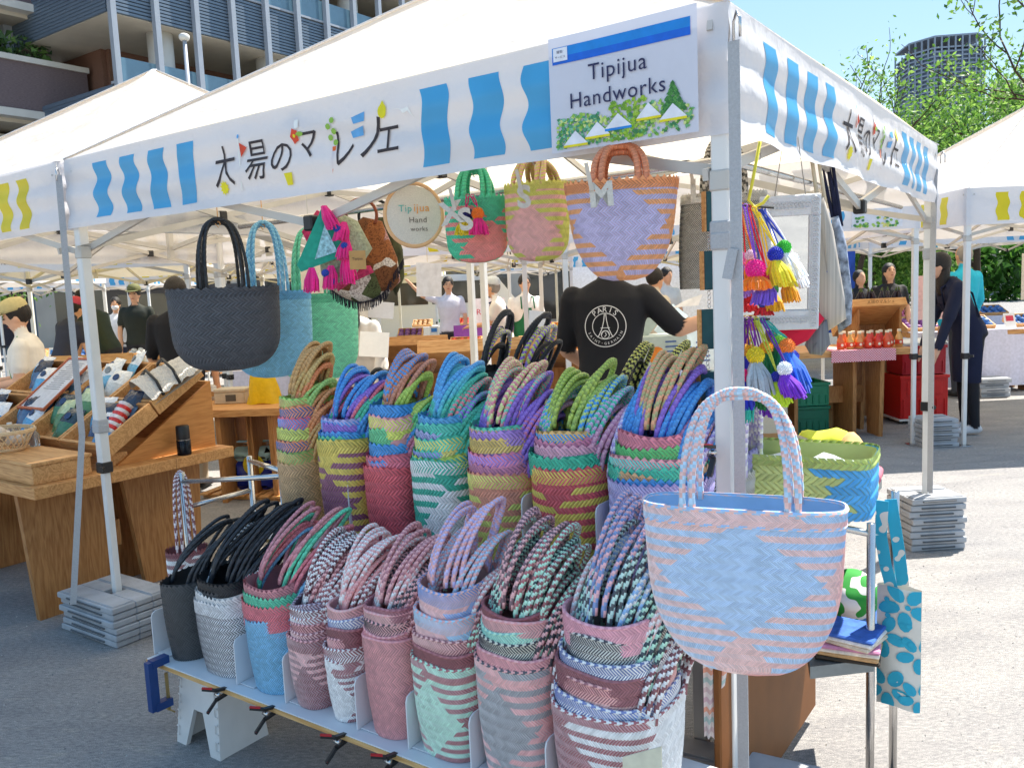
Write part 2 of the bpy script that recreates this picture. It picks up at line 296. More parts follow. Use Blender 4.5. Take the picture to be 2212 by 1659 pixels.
def make_tent(loc, rz, label, W=3.0, D=3.0, apex=3.05, smat=None, roofm=None, sides=(0, 1, 2, 3), prints=(), legs=(0, 1, 2, 3), group='market tents', full=False, ph=0.0, strips=(0, 1, 2, 3), poster=()):
    root = thing('canopy_tent', label, 'tent', loc, rz, group); smat = smat or M_SBLUE
    cs = [(-W, 0), (0, 0), (0, D), (-W, D)]; A = np.array([-W / 2, D / 2, apex])
    for k in range(4):                                          # roof panels, slack between the hips
        a = np.array([*cs[k], HT]); b_ = np.array([*cs[(k + 1) % 4], HT]); nrm = np.cross(b_ - a, A - a); nrm /= np.linalg.norm(nrm)
        def fn(u, v, a=a, b_=b_, nrm=nrm, k=k):
            P = (a + (b_ - a) * u[:, None]) * (1 - v[:, None]) + A * v[:, None]
            sag = -0.06 * np.sin(np.pi * v) * np.sin(np.pi * u) ** 0.7 + (0.012 * np.sin(u * 23 + k + ph) * (1 - v) * np.sin(np.pi * v) + 0.008 * np.sin(v * 31 + 3 * u + ph)) * np.sin(np.pi * u)
            return P + nrm * sag[:, None]
        b = MB(); b.sheet(fn, 28 if full else 12, 20 if full else 8); b.build('roof_panel', roofm or M_TENT, root, True)
    for k in range(4):                                          # taped seams along the hips
        a = np.array([*cs[k], HT + .004]); sb = MB(); sb.bar(a, A + [0, 0, .006], .03, .003, up=(0, 0, 1)); sb.build('hip_seam', pm('seam_white', (.80, .79, .80), .5), root)
    for k in range(4):
        f = side_map(k, W, D, 1.0 if full else 0.6, ph + k)
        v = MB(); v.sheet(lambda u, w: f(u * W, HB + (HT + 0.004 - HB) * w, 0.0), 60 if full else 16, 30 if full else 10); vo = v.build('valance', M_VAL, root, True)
        if k in strips:
            for i, q in enumerate(QS): stripe(f, q * W / 3.0, HB + 0.03, HT - 0.04, 0.105, smat, vo, i * 1.3 + ph)
        if k in prints: marche_print(f, vo)
        if k in poster:
            pb = MB(); pb.sheet(lambda u, w: f(2.42 + u * 0.42, HB + 0.02 + 0.25 * w, 0.006), 4, 3); po = pb.build('name_card', pm('card_white', '#e8e8ee', 0.5, trans=0.2), vo)
            gb = MB(); 
            for _ in range(60):
                q0, z0 = 2.44 + random.random() * 0.38, HB + 0.03 + random.random() ** 2 * 0.09; gb.col(random.choice(['#7fae3f', '#4f8f4a', '#a8c861', '#3f7f50', '#d6cf78'])); p_ = np.array(ring_pts(q0, z0, 0.014, 0.011, 6)); gb.add(f(p_[:, 0], p_[:, 1], 0.0075 + random.random() * 0.002), [list(range(6))])
            gb.build('printed_trees', CA('print_colours', rough=0.6), po)
    for k in legs:
        x, y = cs[k]; x += 0.03 if k in (0, 3) else -0.03; y += 0.03 if k < 2 else -0.03
        b = MB(); b.bbox(x - 0.022, y - 0.022, 0.75, x + 0.022, y + 0.022, HT, 0.004); lo = b.build('leg', M_FRAME, root)
        b = MB(); b.bbox(x - 0.016, y - 0.016, 0.006, x + 0.016, y + 0.016, 0.76, 0.003); b.build('inner_leg', M_FRAME, lo)
        b = MB(); b.bbox(x - 0.05, y - 0.05, 0.0, x + 0.05, y + 0.05, 0.006, 0.002); b.build('foot_plate', M_STEEL, lo)
        b = MB(); b.bbox(x - 0.027, y - 0.027, 0.735, x + 0.027, y + 0.027, 0.785, 0.004); b.tube([(x + 0.02, y - 0.02, 0.76), (x + 0.045, y - 0.045, 0.76)], 0.012, 8); b.build('leg_clamp', M_BLK, lo)
        b = MB(); b.bbox(x - 0.026, y - 0.026, HB - 0.13, x + 0.026, y + 0.026, HB - 0.08, 0.004); b.build('slider_clip', M_FRAMEG, lo)
    zt, zb = HT - 0.04, HB - 0.09; jn = []
    for k in range(4):                                          # folding trusses along the four sides
        p = np.array([*cs[k], 0.0]); q = np.array([*cs[(k + 1) % 4], 0.0]); inw = np.array([-W / 2, D / 2, 0]) - (p + q) / 2; inw /= np.linalg.norm(inw); p = p + inw * 0.045; q = q + inw * 0.045
        tb = MB(); mid = (p + q) / 2
        for a, c in ((p, mid), (mid, q)):
            tb.bar(a + [0, 0, zt], c + [0, 0, zb], 0.014, 0.028); tb.bar(a + inw * 0.017 + [0, 0, zb], c + inw * 0.017 + [0, 0, zt], 0.014, 0.028); jn.append((a + c) / 2 + [0, 0, (zt + zb) / 2] + inw * 0.008)
        jn.append(mid + [0, 0, zt]); jn.append(mid + [0, 0, zb]); tb.build('truss', M_FRAMEG, root)
    cb = MB(); cen = np.array([-W / 2, D / 2, 0]); 
    for k in range(4):
        mid = (np.array([*cs[k], 0.0]) + np.array([*cs[(k + 1) % 4], 0.0])) / 2; d = cen - mid; c2 = mid + d * 0.5
        cb.bar(mid + d * 0.03 + [0, 0, zt], cen - d * 0.02 + [0, 0, zb + 0.12], 0.014, 0.028); cb.bar(mid + d * 0.03 + [0, 0, zb], cen - d * 0.02 + [0, 0, zt + 0.12], 0.014, 0.028); jn.append(c2 + [0, 0, (zt + zb) / 2 + 0.06])
    cb.bar(cen + [0, 0, zb + 0.05], cen + [0, 0, apex - 0.06], 0.035, 0.035); cb.build('centre_truss', M_FRAMEG, root)
    for p in jn:
        b = MB(); b.bbox(p[0] - 0.022, p[1] - 0.022, p[2] - 0.026, p[0] + 0.022, p[1] + 0.022, p[2] + 0.026, 0.005); b.build('joint', M_BLK, root)
    return root
main = make_tent(SW(0, 0), RZ, 'white market tent whose front valance carries the Tipijua Handworks sign', full=True, prints=(0, 1), strips=(0, 1, 2, 3))
# webbing straps of the main tent
def strap(parent, P, w=0.03, th=0.003, wd=(0.7, 0.7, 0), name='strap'):
    b = MB(); P = [np.array(p, float) for p in P]
    for a, c in zip(P[:-1], P[1:]): b.bar(a, c, w, th, up=wd)
    return b.build(name, M_WEB, parent)
strap(main, [(0.020, -0.02, 2.03), (0.024, -0.03, 1.62), (0.024, -0.026, 1.2), (0.024, -0.026, 0.25)], 0.028, 0.003, (0, 1, 0))
strap(main, [(-2.985, -0.035, 2.06), (-2.99, -0.04, 1.65), (-2.985, -0.05, 0.92), (-3.0, -0.16, 0.17)], 0.026, 0.003, (0.88, -0.47, 0))
strap(main, [(0.0, 2.93, 2.0), (-0.005, 2.93, 1.5), (0.0, 2.92, 0.3)], 0.03, 0.003, (0.3, 1, 0))
for (x, y, z, h) in ((-0.03, 0.03, 1.57, 0.06), (-2.97, 0.03, 0.93, 0.05), (-0.03, 2.97, 1.55, 0.05)):
    b = MB(); b.bbox(x - 0.026, y - 0.026, z, x + 0.027, y + 0.026, z + h, 0.004); b.bbox(x - 0.024, y - 0.029, z - 0.01, x + 0.030, y + 0.024, z + h * 0.55, 0.004); b.build('strap_wrap', M_WEB, main)
b = MB(); b.bar((0.018, -0.036, 1.56), (0.004, -0.04, 1.49), 0.024, 0.003, up=(0, 1, 0)); b.build('strap_tail', M_WEB, main)
for (x, y) in ((0.02, -0.02), (-2.99, -0.03), (0.02, 2.97)):      # wire hooks that carry the straps
    b = MB(); b.tube([(x, y, 2.03), (x, y, 2.07), (x + 0.012, y - 0.012, 2.09), (x + 0.024, y - 0.024, 2.07), (x + 0.024, y - 0.024, 2.03)], 0.0035, 6); b.build('hook', M_STEEL, main, True)
b = MB(); b.tube([(-2.3, 0.36, 1.80), (-0.05, 0.36, 1.82)], 0.012, 10); b.build('hanging_rail', M_STEEL, main, True)
b = MB(); b.tube([(-0.10, 0.2, 1.80), (-0.10, 2.6, 1.80)], 0.010, 10); b.build('hanging_rail', M_STEEL, main, True)
# neighbouring tents
make_tent(SW(3.06, 0), RZ, 'white peaked market tent with yellow stripes over the wooden souvenir table', smat=M_SYEL, ph=2, group='market tents', full=True, legs=(0, 2, 3))
make_tent((6.75, 7.0, 0), 0.03, 'white market tent with yellow square stripes beside the leafy trees', smat=M_SYEL, ph=1, strips=(0, 3), poster=(0,))
make_tent((3.45, 7.05, 0), 0.03, 'white market tent with blue stripes above the juice bottle table', ph=3, poster=(0,))
make_tent((0.2, 8.2, 0), 0.05, 'white market tent over the empty slanted wooden display', smat=M_SYEL, ph=4, prints=(0,))
make_tent((-3.0, 8.0, 0), 0.05, 'white market tent with yellow stripes behind the black hanging bag', smat=M_SYEL, roofm=M_TENTY, ph=5, prints=(0,), strips=(0, 1))
make_tent((-6.4, 10.5, 0), 0.0, 'white market tent with blue stripes far behind the man in the khaki cap', ph=6, prints=(0,), poster=(0,))
make_tent((-2.6, 12.4, 0), 0.0, 'pale yellow roofed market tent behind the yellow bag table', smat=M_SYEL, roofm=M_TENTY, ph=7)
make_tent((1.0, 12.8, 0), 0.02, 'pale yellow roofed market tent behind the woman in the green apron', smat=M_SYEL, roofm=M_TENTY, ph=8, prints=(0,))
make_tent((4.6, 12.2, 0), 0.0, 'market tent with yellow roof behind the slanted eggplant display', smat=M_SBLUE, roofm=M_TENTY, ph=9)
make_tent((8.4, 12.6, 0), 0.0, 'white blue-striped market tent behind the man in the turquoise jacket', ph=10, poster=(0,))
make_tent((2.4, 18.5, 0), 0.0, 'distant white market tent with blue stripes at the back of the fair', ph=11)
make_tent((-1.6, 19.0, 0), 0.0, 'distant market tent with pale yellow roof at the back of the fair', smat=M_SYEL, roofm=M_TENTY, ph=12)
make_tent((-7.0, 16.5, 0), 0.0, 'distant blue-striped market tent near the brick building', ph=13)
make_tent((7.0, 19.0, 0), 0.0, 'distant market tent with yellow stripes below the tower block', smat=M_SYEL, ph=14)
# concrete weight plates that hold the tent legs
M_CONC = pm('cast_weight_grey', '#a5a8ad', 0.75, var=0.22, scale=9, bump=0.25, bscale=60)
def plate_mesh(w, d, h):
    b = MB(); e = 0.006
    for (x0, y0, x1, y1) in ((-w / 2, -d / 2, w / 2, -0.04), (-w / 2, 0.04, w / 2, d / 2), (-w / 2, -0.04, -0.04, 0.04), (0.035, -0.04, w / 2, 0.04)): b.bbox(x0, y0, 0, x1, y1, h * 0.86, 0.004)
    b.bbox(-w / 2 + 0.012, -d / 2 + 0.012, h * 0.86, w / 2 - 0.012, -0.045, h, 0.003); b.bbox(-w / 2 + 0.012, 0.045, h * 0.86, w / 2 - 0.012, d / 2 - 0.012, h, 0.003)
    return b
def weights(p, rz, n, w, d, h, where, jit=0.008):
    src = None
    for i in range(n):
        o = thing('weight_plate', '', 'weight', (p[0] + random.uniform(-jit, jit), p[1] + random.uniform(-jit, jit), i * h + 0.001), rz + random.uniform(-.02, .02), 'tent weight plates')
        nm = ['bottom', 'second', 'third', 'fourth', 'fifth', 'sixth', 'seventh', 'eighth', 'ninth']
        tag(o, 'grey weight plate, %s in the stack %s' % ('topmost' if i == n - 1 else (nm[i] + ('' if i == 0 else ' up')), where))
        if src is None:
            pl = plate_mesh(w, d, h).build('plate', M_CONC, o); b = MB(); b.tube([(-w * 0.3, -d / 2 - 0.001, h * .45), (-w * .3, -d / 2 - 0.004, h * .45), (w * .3, -d / 2 - 0.004, h * .45), (w * .3, -d / 2 - 0.001, h * .45)], 0.004, 5); hd = b.build('grip', pm('weight_grip_dark', '#55585c', 0.6), o); src = (pl, hd)
        else:
            for k in src: c = k.copy(); COL.objects.link(c); c.parent = o
weights(SW(2.97, 0.03)[:2], RZ, 6, 0.46, 0.30, 0.031, 'beside the wooden souvenir table')
weights(SW(0.03, 2.97)[:2], 0.05, 8, 0.30, 0.27, 0.036, 'at the sunlit far tent leg')
weights(SW(0.03, 0.03)[:2], RZ + 0.1, 6, 0.40, 0.28, 0.033, 'under the big blue bag')
weights(at_z(2015, 960)[:2], 0.0, 6, 0.30, 0.26, 0.040, 'in front of the red crates', .015)
weights(at_z(2135, 855)[:2], 0.0, 4, 0.34, 0.28, 0.055, 'behind the stooping vendor', .02)
weights(at_z(2185, 800)[:2], 0.0, 5, 0.34, 0.28, 0.06, 'beside the grey suitcase', .02)
# ================================================================ woven plastic bags
M_WOVEN = pm('woven_plastic', '#ffffff', 0.42, var=0.10, scale=60, attr=True, spec=0.45)
M_ROPE = pm('braided_plastic', '#ffffff', 0.45, var=0.10, scale=90, attr=True, spec=0.4)
M_LINER = pm('bag_inside', '#ffffff', 0.6, var=0.08, scale=30, attr=True)
M_DOT = pm('price_dot', '#ffffff', 0.4, attr=True)
DUO = 0.0; DEP = 0.0019
_hx0 = hx
def hx(h):
    c = np.array(_hx0(h)); return tuple(np.clip(c * 1.12 + 0.05 * (c.max() > 0.12), 0, 0.86))
def section_curve(wx, wy, p=2.6, n=720):
    th = np.linspace(0, 2 * np.pi, n + 1); c, s_ = np.cos(th), np.sin(th)
    x = np.sign(c) * np.abs(c) ** (2 / p) * wx; y = np.sign(s_) * np.abs(s_) ** (2 / p) * wy
    L = np.concatenate([[0], np.cumsum(np.hypot(np.diff(x), np.diff(y)))]); return x, y, L / L[-1], L[-1]
class Body:                                                   # bag surface: a around (0 = right side, runs by the back), h upward
    def __init__(s, wt, dt, H, wb=None, db=None, round_=0.0, p=2.6, bulge=0.0, skew=0.0, lean=(0, 0), fold=None):
        s.wt, s.dt, s.H, s.wb, s.db, s.rd, s.bulge, s.lean = wt, dt, H, wb or wt, db or dt, round_, bulge, lean
        s.x, s.y, s.L, s.per = section_curve(1.0, 1.0, p); s.fold = fold
        _, _, _, s.per = section_curve(wt / 2, dt / 2, p)
    def __call__(s, a, h, o=0.0):
        a, h = np.broadcast_arrays(np.asarray(a, float) % 1.0, np.asarray(h, float)); hh = np.clip(h, 0, 1)
        x = np.interp(a, s.L, s.x); y = np.interp(a, s.L, s.y)
        k = np.ones_like(hh)
        if s.rd: k = np.where(hh < s.rd, (np.clip(1 - (1 - hh / s.rd) ** 2.3, 1e-4, 1)) ** (1 / 2.3) * 0.75 + 0.25, 1.0)
        w = (s.wb + (s.wt - s.wb) * hh + s.bulge * np.sin(np.pi * hh)) * k / 2; d = (s.db + (s.dt - s.db) * hh + s.bulge * np.sin(np.pi * hh)) * (0.4 + 0.6 * k) / 2
        nx, ny = x / w, y / d; nl = np.hypot(nx, ny) + 1e-9
        z = s.H * h + (s.fold(x, y) * hh if s.fold else 0)
        return np.stack([x * w + o * nx / nl + s.lean[0] * h, y * d + o * ny / nl + s.lean[1] * h, z], -1)
def weave(b, body, rows, n, h0, h1, colf, dep=None, base=0.0, duo=None):
    dep = DEP if dep is None else dep; duo = DUO if duo is None else duo
    """Herringbone of slanting plastic straps: every strap end is a small ridge of its own."""
    rh = (h1 - h0) / rows; sl = rh * body.H / body.per
    j, i = np.meshgrid(np.arange(rows), np.arange(n), indexing='ij'); j = j.ravel(); i = i.ravel(); sg = np.where(j % 2 == 0, 1.0, -1.0)
    a0 = (i + 0.5 * (j % 2)) / n - sg * sl / 2; a1 = a0 + sg * sl; w = 0.45 / n; ha = h0 + j * rh - 0.06 * rh; hb = h0 + (j + 1) * rh + 0.06 * rh
    P = [body(a0 - w, ha, base), body(a0, ha, base + dep * .55), body(a0 + w, ha, base), body((a0 + a1) / 2 + w, (ha + hb) / 2, base + dep * .3), body((a0 + a1) / 2, (ha + hb) / 2, base + dep), body((a0 + a1) / 2 - w, (ha + hb) / 2, base + dep * .3),
         body(a1 - w, hb, base), body(a1, hb, base + dep * .55), body(a1 + w, hb, base)]
    V = np.stack(P, 1); m = len(j); o = np.arange(m)[:, None] * 9
    F = np.stack([o + np.array(q) for q in ((0, 1, 4, 5), (1, 2, 3, 4), (5, 4, 7, 6), (4, 3, 8, 7))], 1).reshape(-1, 4)
    k = sl * n; ip = (i + 0.5 * (j % 2)) - j * k; im = (i + 0.5 * (j % 2)) + j * k
    C = colf(np.where(sg > 0, ip, im), sg, (i + .5) / n, j, n, k)
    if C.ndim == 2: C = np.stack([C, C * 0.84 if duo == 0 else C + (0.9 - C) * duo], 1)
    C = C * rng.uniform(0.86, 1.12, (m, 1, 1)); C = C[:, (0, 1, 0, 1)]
    b.add(V.reshape(-1, 3), F, C.reshape(-1, 3))
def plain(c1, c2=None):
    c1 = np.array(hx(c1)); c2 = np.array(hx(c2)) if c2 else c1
    if np.abs(c1 - c2).max() < .16: c2 = c1 * .66  # near-equal tones: one strap half darkened, relief shading put into the colour
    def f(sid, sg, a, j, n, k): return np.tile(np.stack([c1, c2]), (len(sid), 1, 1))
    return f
def diamond(cA, cB, ac=0.75, jc=8, w=0.16, cB2=None, rep=1):
    """Straps of both directions change colour over a stretch: a full diamond where both do, stripes where one does."""
    A = np.array(hx(cA)); B = np.array(hx(cB))
    def f(sid, sg, a, j, n, k):
        c0 = ac * n + np.where(sg > 0, -jc * k, jc * k); per = n / rep; d = np.abs((sid - c0 + per / 2) % per - per / 2)
        return np.where((d < w * n)[:, None], B, A)
    return f
def bands(seq):
    cs = [np.array(hx(c)) for c in seq]
    def f(sid, sg, a, j, n, k): return np.array(cs)[j % len(cs)]
    return f
def teeth(b, body, n, h, size, col, o=0.001):
    a = np.arange(n) / n; dh = size / body.H
    V = np.stack([body(a - .5 / n, h, o), body(a + .5 / n, h, o), body(a, h + dh, o), body(a - .5 / n, h, o - .002), body(a + .5 / n, h, o - .002), body(a, h + dh, o - .002)], 1); q = np.arange(n)[:, None] * 6
    F = np.vstack([q + np.array((0, 1, 2)), q + np.array((5, 4, 3))]); c = np.array(hx(col)) * rng.uniform(.85, 1.1, (n, 1)); b.add(V.reshape(-1, 3), F, np.vstack([c, c]))
def piping(b, body, h, r, c1, c2, n=160):
    a = np.linspace(0, 1, n + 1)[:-1]; P = body(a, np.full(n, h), 0.0); th = np.arange(6) / 6 * 2 * np.pi
    N = body(a, np.full(n, h), 0.01) - P; N /= np.linalg.norm(N, axis=1)[:, None]; Z = np.array([0, 0, 1.0])
    V = P[:, None] + r * (N[:, None] * np.cos(th)[None, :, None] + Z * np.sin(th)[None, :, None]); i, j = np.meshgrid(np.arange(n), np.arange(6), indexing='ij')
    F = np.stack([i * 6 + j, ((i + 1) % n) * 6 + j, ((i + 1) % n) * 6 + (j + 1) % 6, i * 6 + (j + 1) % 6], -1).reshape(-1, 4)
    C = np.where((((i + j) // 2) % 2 == 0).reshape(-1, 1), np.array(hx(c1)), np.array(hx(c2))); b.add(V.reshape(-1, 3), F, C)
def rope(b, P, r, c1, c2, n=6, pitch=2, ball=0.18):
    P = np.asarray(P, float); m = len(P); i, j = np.meshgrid(np.arange(m - 1), np.arange(n), indexing='ij')
    half = j < n // 2; q = np.where(half, i + j, i - j) // pitch % 2
    c = np.where((q == 0)[..., None], np.array(hx(c1)), np.array(hx(c2))) * (0.86 + 0.2 * ((i + (j % 2)) % 2))[..., None]
    b.tube(P, r * (1 + ball * 0.5 * np.sin(np.arange(m) * 2.1)), n, True, c.reshape(-1, 3))
def arc(p0, p1, hgt, n=112, lean=(0, 0), power=0.62, up=np.array([0, 0, 1.0])):
    p0 = np.asarray(p0, float); p1 = np.asarray(p1, float); u = np.linspace(0, 1, n); th = np.pi * u
    x = (1 - np.sign(np.cos(th)) * np.abs(np.cos(th)) ** power) / 2; z = np.sin(th) ** power
    P = p0 + (p1 - p0) * x[:, None] + up * (hgt * z)[:, None]; P[:, 0] += lean[0] * z ** 1.6; P[:, 1] += lean[1] * z ** 1.6; return P
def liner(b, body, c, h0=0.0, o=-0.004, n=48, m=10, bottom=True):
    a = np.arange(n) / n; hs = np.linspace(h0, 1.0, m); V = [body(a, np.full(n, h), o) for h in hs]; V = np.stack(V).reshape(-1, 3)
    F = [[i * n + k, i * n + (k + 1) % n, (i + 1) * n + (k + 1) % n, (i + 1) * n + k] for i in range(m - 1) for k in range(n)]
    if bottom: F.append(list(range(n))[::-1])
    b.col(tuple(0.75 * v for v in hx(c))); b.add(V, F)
CNAME = {}
# ---------------------------------------------------------------- stacks of nested bags on the two shelves
ORD = ['outermost', 'second', 'third', 'fourth', 'fifth', 'sixth', 'seventh']
def stack(s, t, z, w, d, H, n, rows, outer, nest, where, hh=0.2, lean=(0.0, 0.0), tooth=True, rope_r=0.0085, group='nested woven bags', rz=0.0, taper=0.86, strands=2, span=0.2, shrink=0.034, fold=None, p=2.6, hcol=None, row_h=None, dS=0.0, rs=1.0):
    """One outer bag and the bags nested in it; each is a thing of its own. x to the right along the shelf, y into depth."""
    base = SW(s + dS, t, z); k_ = 0; top = H
    allb = [outer] + nest
    for k, (rise, ca, cb, patt, nm) in enumerate(allb):
        rise *= rs
        top = H if k == 0 else top + rise; sc = 1 - shrink * k
        o = thing('woven_bag', ('%s woven bag, outer bag of the stack %s' % (nm, where) if k == 0 and nest else '%s woven bag standing alone %s' % (nm, where) if not nest else '%s woven bag, %s in the %s stack' % (nm, 'innermost' if k == len(allb) - 1 else ORD[k] + ' inward', outer[4])), 'bag', base + UU * random.uniform(-.004, .004) * (k > 0), RZ + rz + random.uniform(-.05, .05), group)
        wt, dt = w * sc, d * sc; p = random.choice((2.2, 2.5, 2.9)); B = Body(wt, dt, top - 0.004 * k, wt * taper, dt * taper, p=p, bulge=0.012, fold=(lambda x, y, a_=random.uniform(.002, .009), c_=random.uniform(.002, .006), e_=random.uniform(0, 6): a_ * y + c_ * np.sin(3 * np.arctan2(y, x) + e_)))
        h0 = 0.0 if k == 0 else max(0.0, 1 - (rise + 0.03) / top)
        rh = row_h or H / rows; rr = rows if k == 0 else max(2, int(round((1 - h0) * top / rh))); nn = int(n * sc)
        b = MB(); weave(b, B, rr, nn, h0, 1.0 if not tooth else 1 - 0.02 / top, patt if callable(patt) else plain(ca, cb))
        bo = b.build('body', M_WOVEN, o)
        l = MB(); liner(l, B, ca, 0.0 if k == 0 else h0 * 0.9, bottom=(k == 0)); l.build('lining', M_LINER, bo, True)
        r = MB()
        if tooth:
            weave(r, B, 2, nn, 1 - 0.045 / top, 1 - 0.008 / top, plain(ca, ca if random.random() < .5 else cb), dep=None, base=0.002); teeth(r, B, nn // 2, 1 - 0.008 / top, 0.010, ca, 0.0035)
        else:
            weave(r, B, 2, nn, 1 - 0.035 / top, 1 - 0.004 / top, patt if (callable(patt) and k == 0) else plain(ca, cb), dep=None, base=0.0025); piping(r, B, 1.0, 0.0045, ca, cb)
        r.build('rim', M_WOVEN, o)
        hc = hcol[k] if hcol and k < len(hcol) and hcol[k] else (ca, cb)
        for sx in (-1, 1):
            hb = MB(); xo = sx * (wt / 2 - 0.008) * (1 - 0.10 * k) ; hgt = hh * random.uniform(0.88, 1.1) + (0.0 if k else 0.0)
            for q in range(strands):
                dx = -sx * (0.019 if strands < 3 else 0.015) * q; y0 = -dt * span - 0.012 * q; y1 = dt * span + 0.012 * q
                ln = (lean[0] * (0.7 + 0.6 * random.random()) + sx * 0.012, lean[1] * (0.8 + 0.4 * random.random()))
                rope(hb, arc((xo + dx, y0, top - 0.02), (xo + dx, y1, top - 0.02), hgt - 0.008 * q, lean=ln, power=0.7), rope_r, *hc)
            hb.build('handle', M_ROPE, o, True)
# upper shelf row
UZ, UT = 0.645, 0.06
TAN, LIME, ORG, TEAL, PINKH, BLU, PUR, YEL, CORAL = '#c39a66', '#a5c765', '#e08a5b', '#3cc3a0', '#e0687f', '#2b8fd8', '#8a63c9', '#d8c152', '#d9525f'
def upstack(s, w, nm, **k): stack(s, UT, UZ, w, 0.27, k.pop('H', 0.30), k.pop('n', 60), k.pop('rows', 15), where=nm, rope_r=0.0078, strands=3, lean=(0.05, 0.03), dS=-0.035, **k)
upstack(1.64, 0.155, 'by the metal rack', n=56, rows=18, H=0.28, rs=.88, hh=0.16,
        outer=(0, '#cda576', '#b98a58', plain('#cda576', '#bb8f60'), 'natural tan'),
        nest=[(0.05, '#8fae5a', '#c7a566', None, 'olive and tan'), (0.045, ORG, '#4a5f96', diamond(ORG, '#4a5f96', .72, 1, .1), 'orange and navy'), (0.05, '#cfd86a', '#6a4f80', diamond('#cfd86a', '#6a4f80', .8, 1, .1), 'lemon and plum'), (0.05, '#e0687f', '#5a8fd0', diamond('#e0687f', '#5a8fd0', .8, 1, .1), 'pink and blue'), (0.045, ORG, '#4a5f96', diamond(ORG, '#46589a', .8, 1, .12), 'bright orange'), (0.04, '#a0cf6a', '#c8a862', None, 'lime and tan')],
        hcol=[('#c79a5b', '#b08448'), ('#d98a50', '#c2743c'), ('#d2935a', '#b97a44'), ('#9bc56a', '#7fae56'), ('#e08850', '#c86f3c'), ('#c8a862', '#b18e4c'), ('#c79a5b', '#ad8146')])
upstack(1.40, 0.205, 'left of the coral one', n=60, rows=18, H=0.375, rs=.5, hh=0.15,
        outer=(0, YEL, '#8a4a68', diamond(YEL, '#8a4a68', .73, 7, .14), 'yellow and plum'),
        nest=[(0.035, '#35b58f', '#7fcf6a', None, 'green'), (0.025, BLU, '#3fa7d8', None, 'bright blue'), (0.065, PUR, '#9a74d6', None, 'purple'), (0.04, '#a9a6d8', '#4f8fd6', diamond('#a9a6d8', '#4f8fd6', .8, 1, .12), 'lavender and blue')],
        hcol=[('#2b8fd8', '#1f6fb8'), ('#35b58f', '#2a9a78'), ('#e0687f', '#c8506a'), ('#8a63c9', '#7450b0'), ('#2b8fd8', '#2478c0')])
upstack(1.185, 0.195, 'next to the teal one', n=58, rows=16, H=0.305, rs=.8, hh=0.15,
        outer=(0, CORAL, '#cc4a58', None, 'coral red'),
        nest=[(0.03, BLU, '#c86a86', diamond(BLU, '#d8808f', .8, 1, .1), 'blue with coral'), (0.025, '#e0687f', '#d45c74', None, 'rose pink'), (0.05, BLU, '#d8b45a', diamond(BLU, '#d8b45a', .78, 1, .12), 'blue with straw'), (0.065, '#63c88c', '#79d59c', None, 'mint green'), (0.055, '#e39aa0', '#cfd35a', diamond('#e39aa0', '#d2d65c', .8, 2, .13), 'pink and lime'), (0.045, BLU, '#3f9fe0', None, 'cobalt blue')],
        hcol=[('#c0728a', '#a85a74'), ('#2b8fd8', '#1f74bb'), ('#6fc884', '#58b06e'), ('#b8cf5c', '#9fb848'), ('#a8c84f', '#93b23e'), ('#c98468', '#b06f55'), ('#2b8fd8', '#b8745a')])
upstack(0.975, 0.205, 'next to the coral one', n=60, rows=17, H=0.345, rs=.7, hh=0.16,
        outer=(0, '#17a58c', '#e8e8e6', diamond('#17a58c', '#dedede', .86, 7, .13), 'teal, black and white'),
        nest=[(0.02, '#bcd85c', '#2fb59c', diamond('#bcd85c', '#2fb59c', .85, 1, .1), 'lime and teal'), (0.035, '#2fb59c', '#8a78c8', diamond('#2fb59c', '#8a78c8', .8, 1, .1), 'teal and lilac'), (0.055, '#35bfa2', '#d6cf6c', diamond('#35bfa2', '#d6cf6c', .82, 1, .07), 'turquoise and straw'), (0.035, '#9aa0d0', '#3f80c8', None, 'periwinkle'), (0.04, '#45c3ae', '#63cfc0', None, 'aqua'), (0.03, '#4aa5dc', '#3b8fce', None, 'sky blue')],
        hcol=[('#2fb59c', '#239a84'), ('#2ea890', '#22907a'), ('#8a63c9', '#3fae98'), ('#3fae98', '#e07080'), ('#38b8a0', '#2d9f8a'), ('#45b6c8', '#3a9fb8'), ('#4aa5dc', '#3b88c4')])
upstack(0.755, 0.225, 'next to the teal one', n=66, rows=17, H=0.32, rs=.67, hh=0.17,
        outer=(0, '#d98c70', '#d8d86a', diamond('#d98c70', '#c9cc5e', .80, 3, .15), 'salmon and yellow green'),
        nest=[(0.055, '#c8789c', '#b8688c', None, 'mauve pink'), (0.045, '#e57aa0', '#a880d0', diamond('#e57aa0', '#a880d0', .8, 1, .12), 'hot pink and violet'), (0.075, '#d8b860', '#9a7fd0', diamond('#d8b860', '#8a6fb8', .82, 1, .14), 'gold and violet'), (0.03, '#a880d0', '#c8789c', None, 'violet'), (0.025, '#58c8a8', '#d88a78', None, 'sea green')],
        hcol=[('#8a63c9', '#7450b0'), ('#9068cc', '#c06a90'), ('#8a63c9', '#7a55b8'), ('#8560c4', '#7048a8'), ('#5fc8a8', '#e08a90'), ('#d87a90', '#d0d890')])
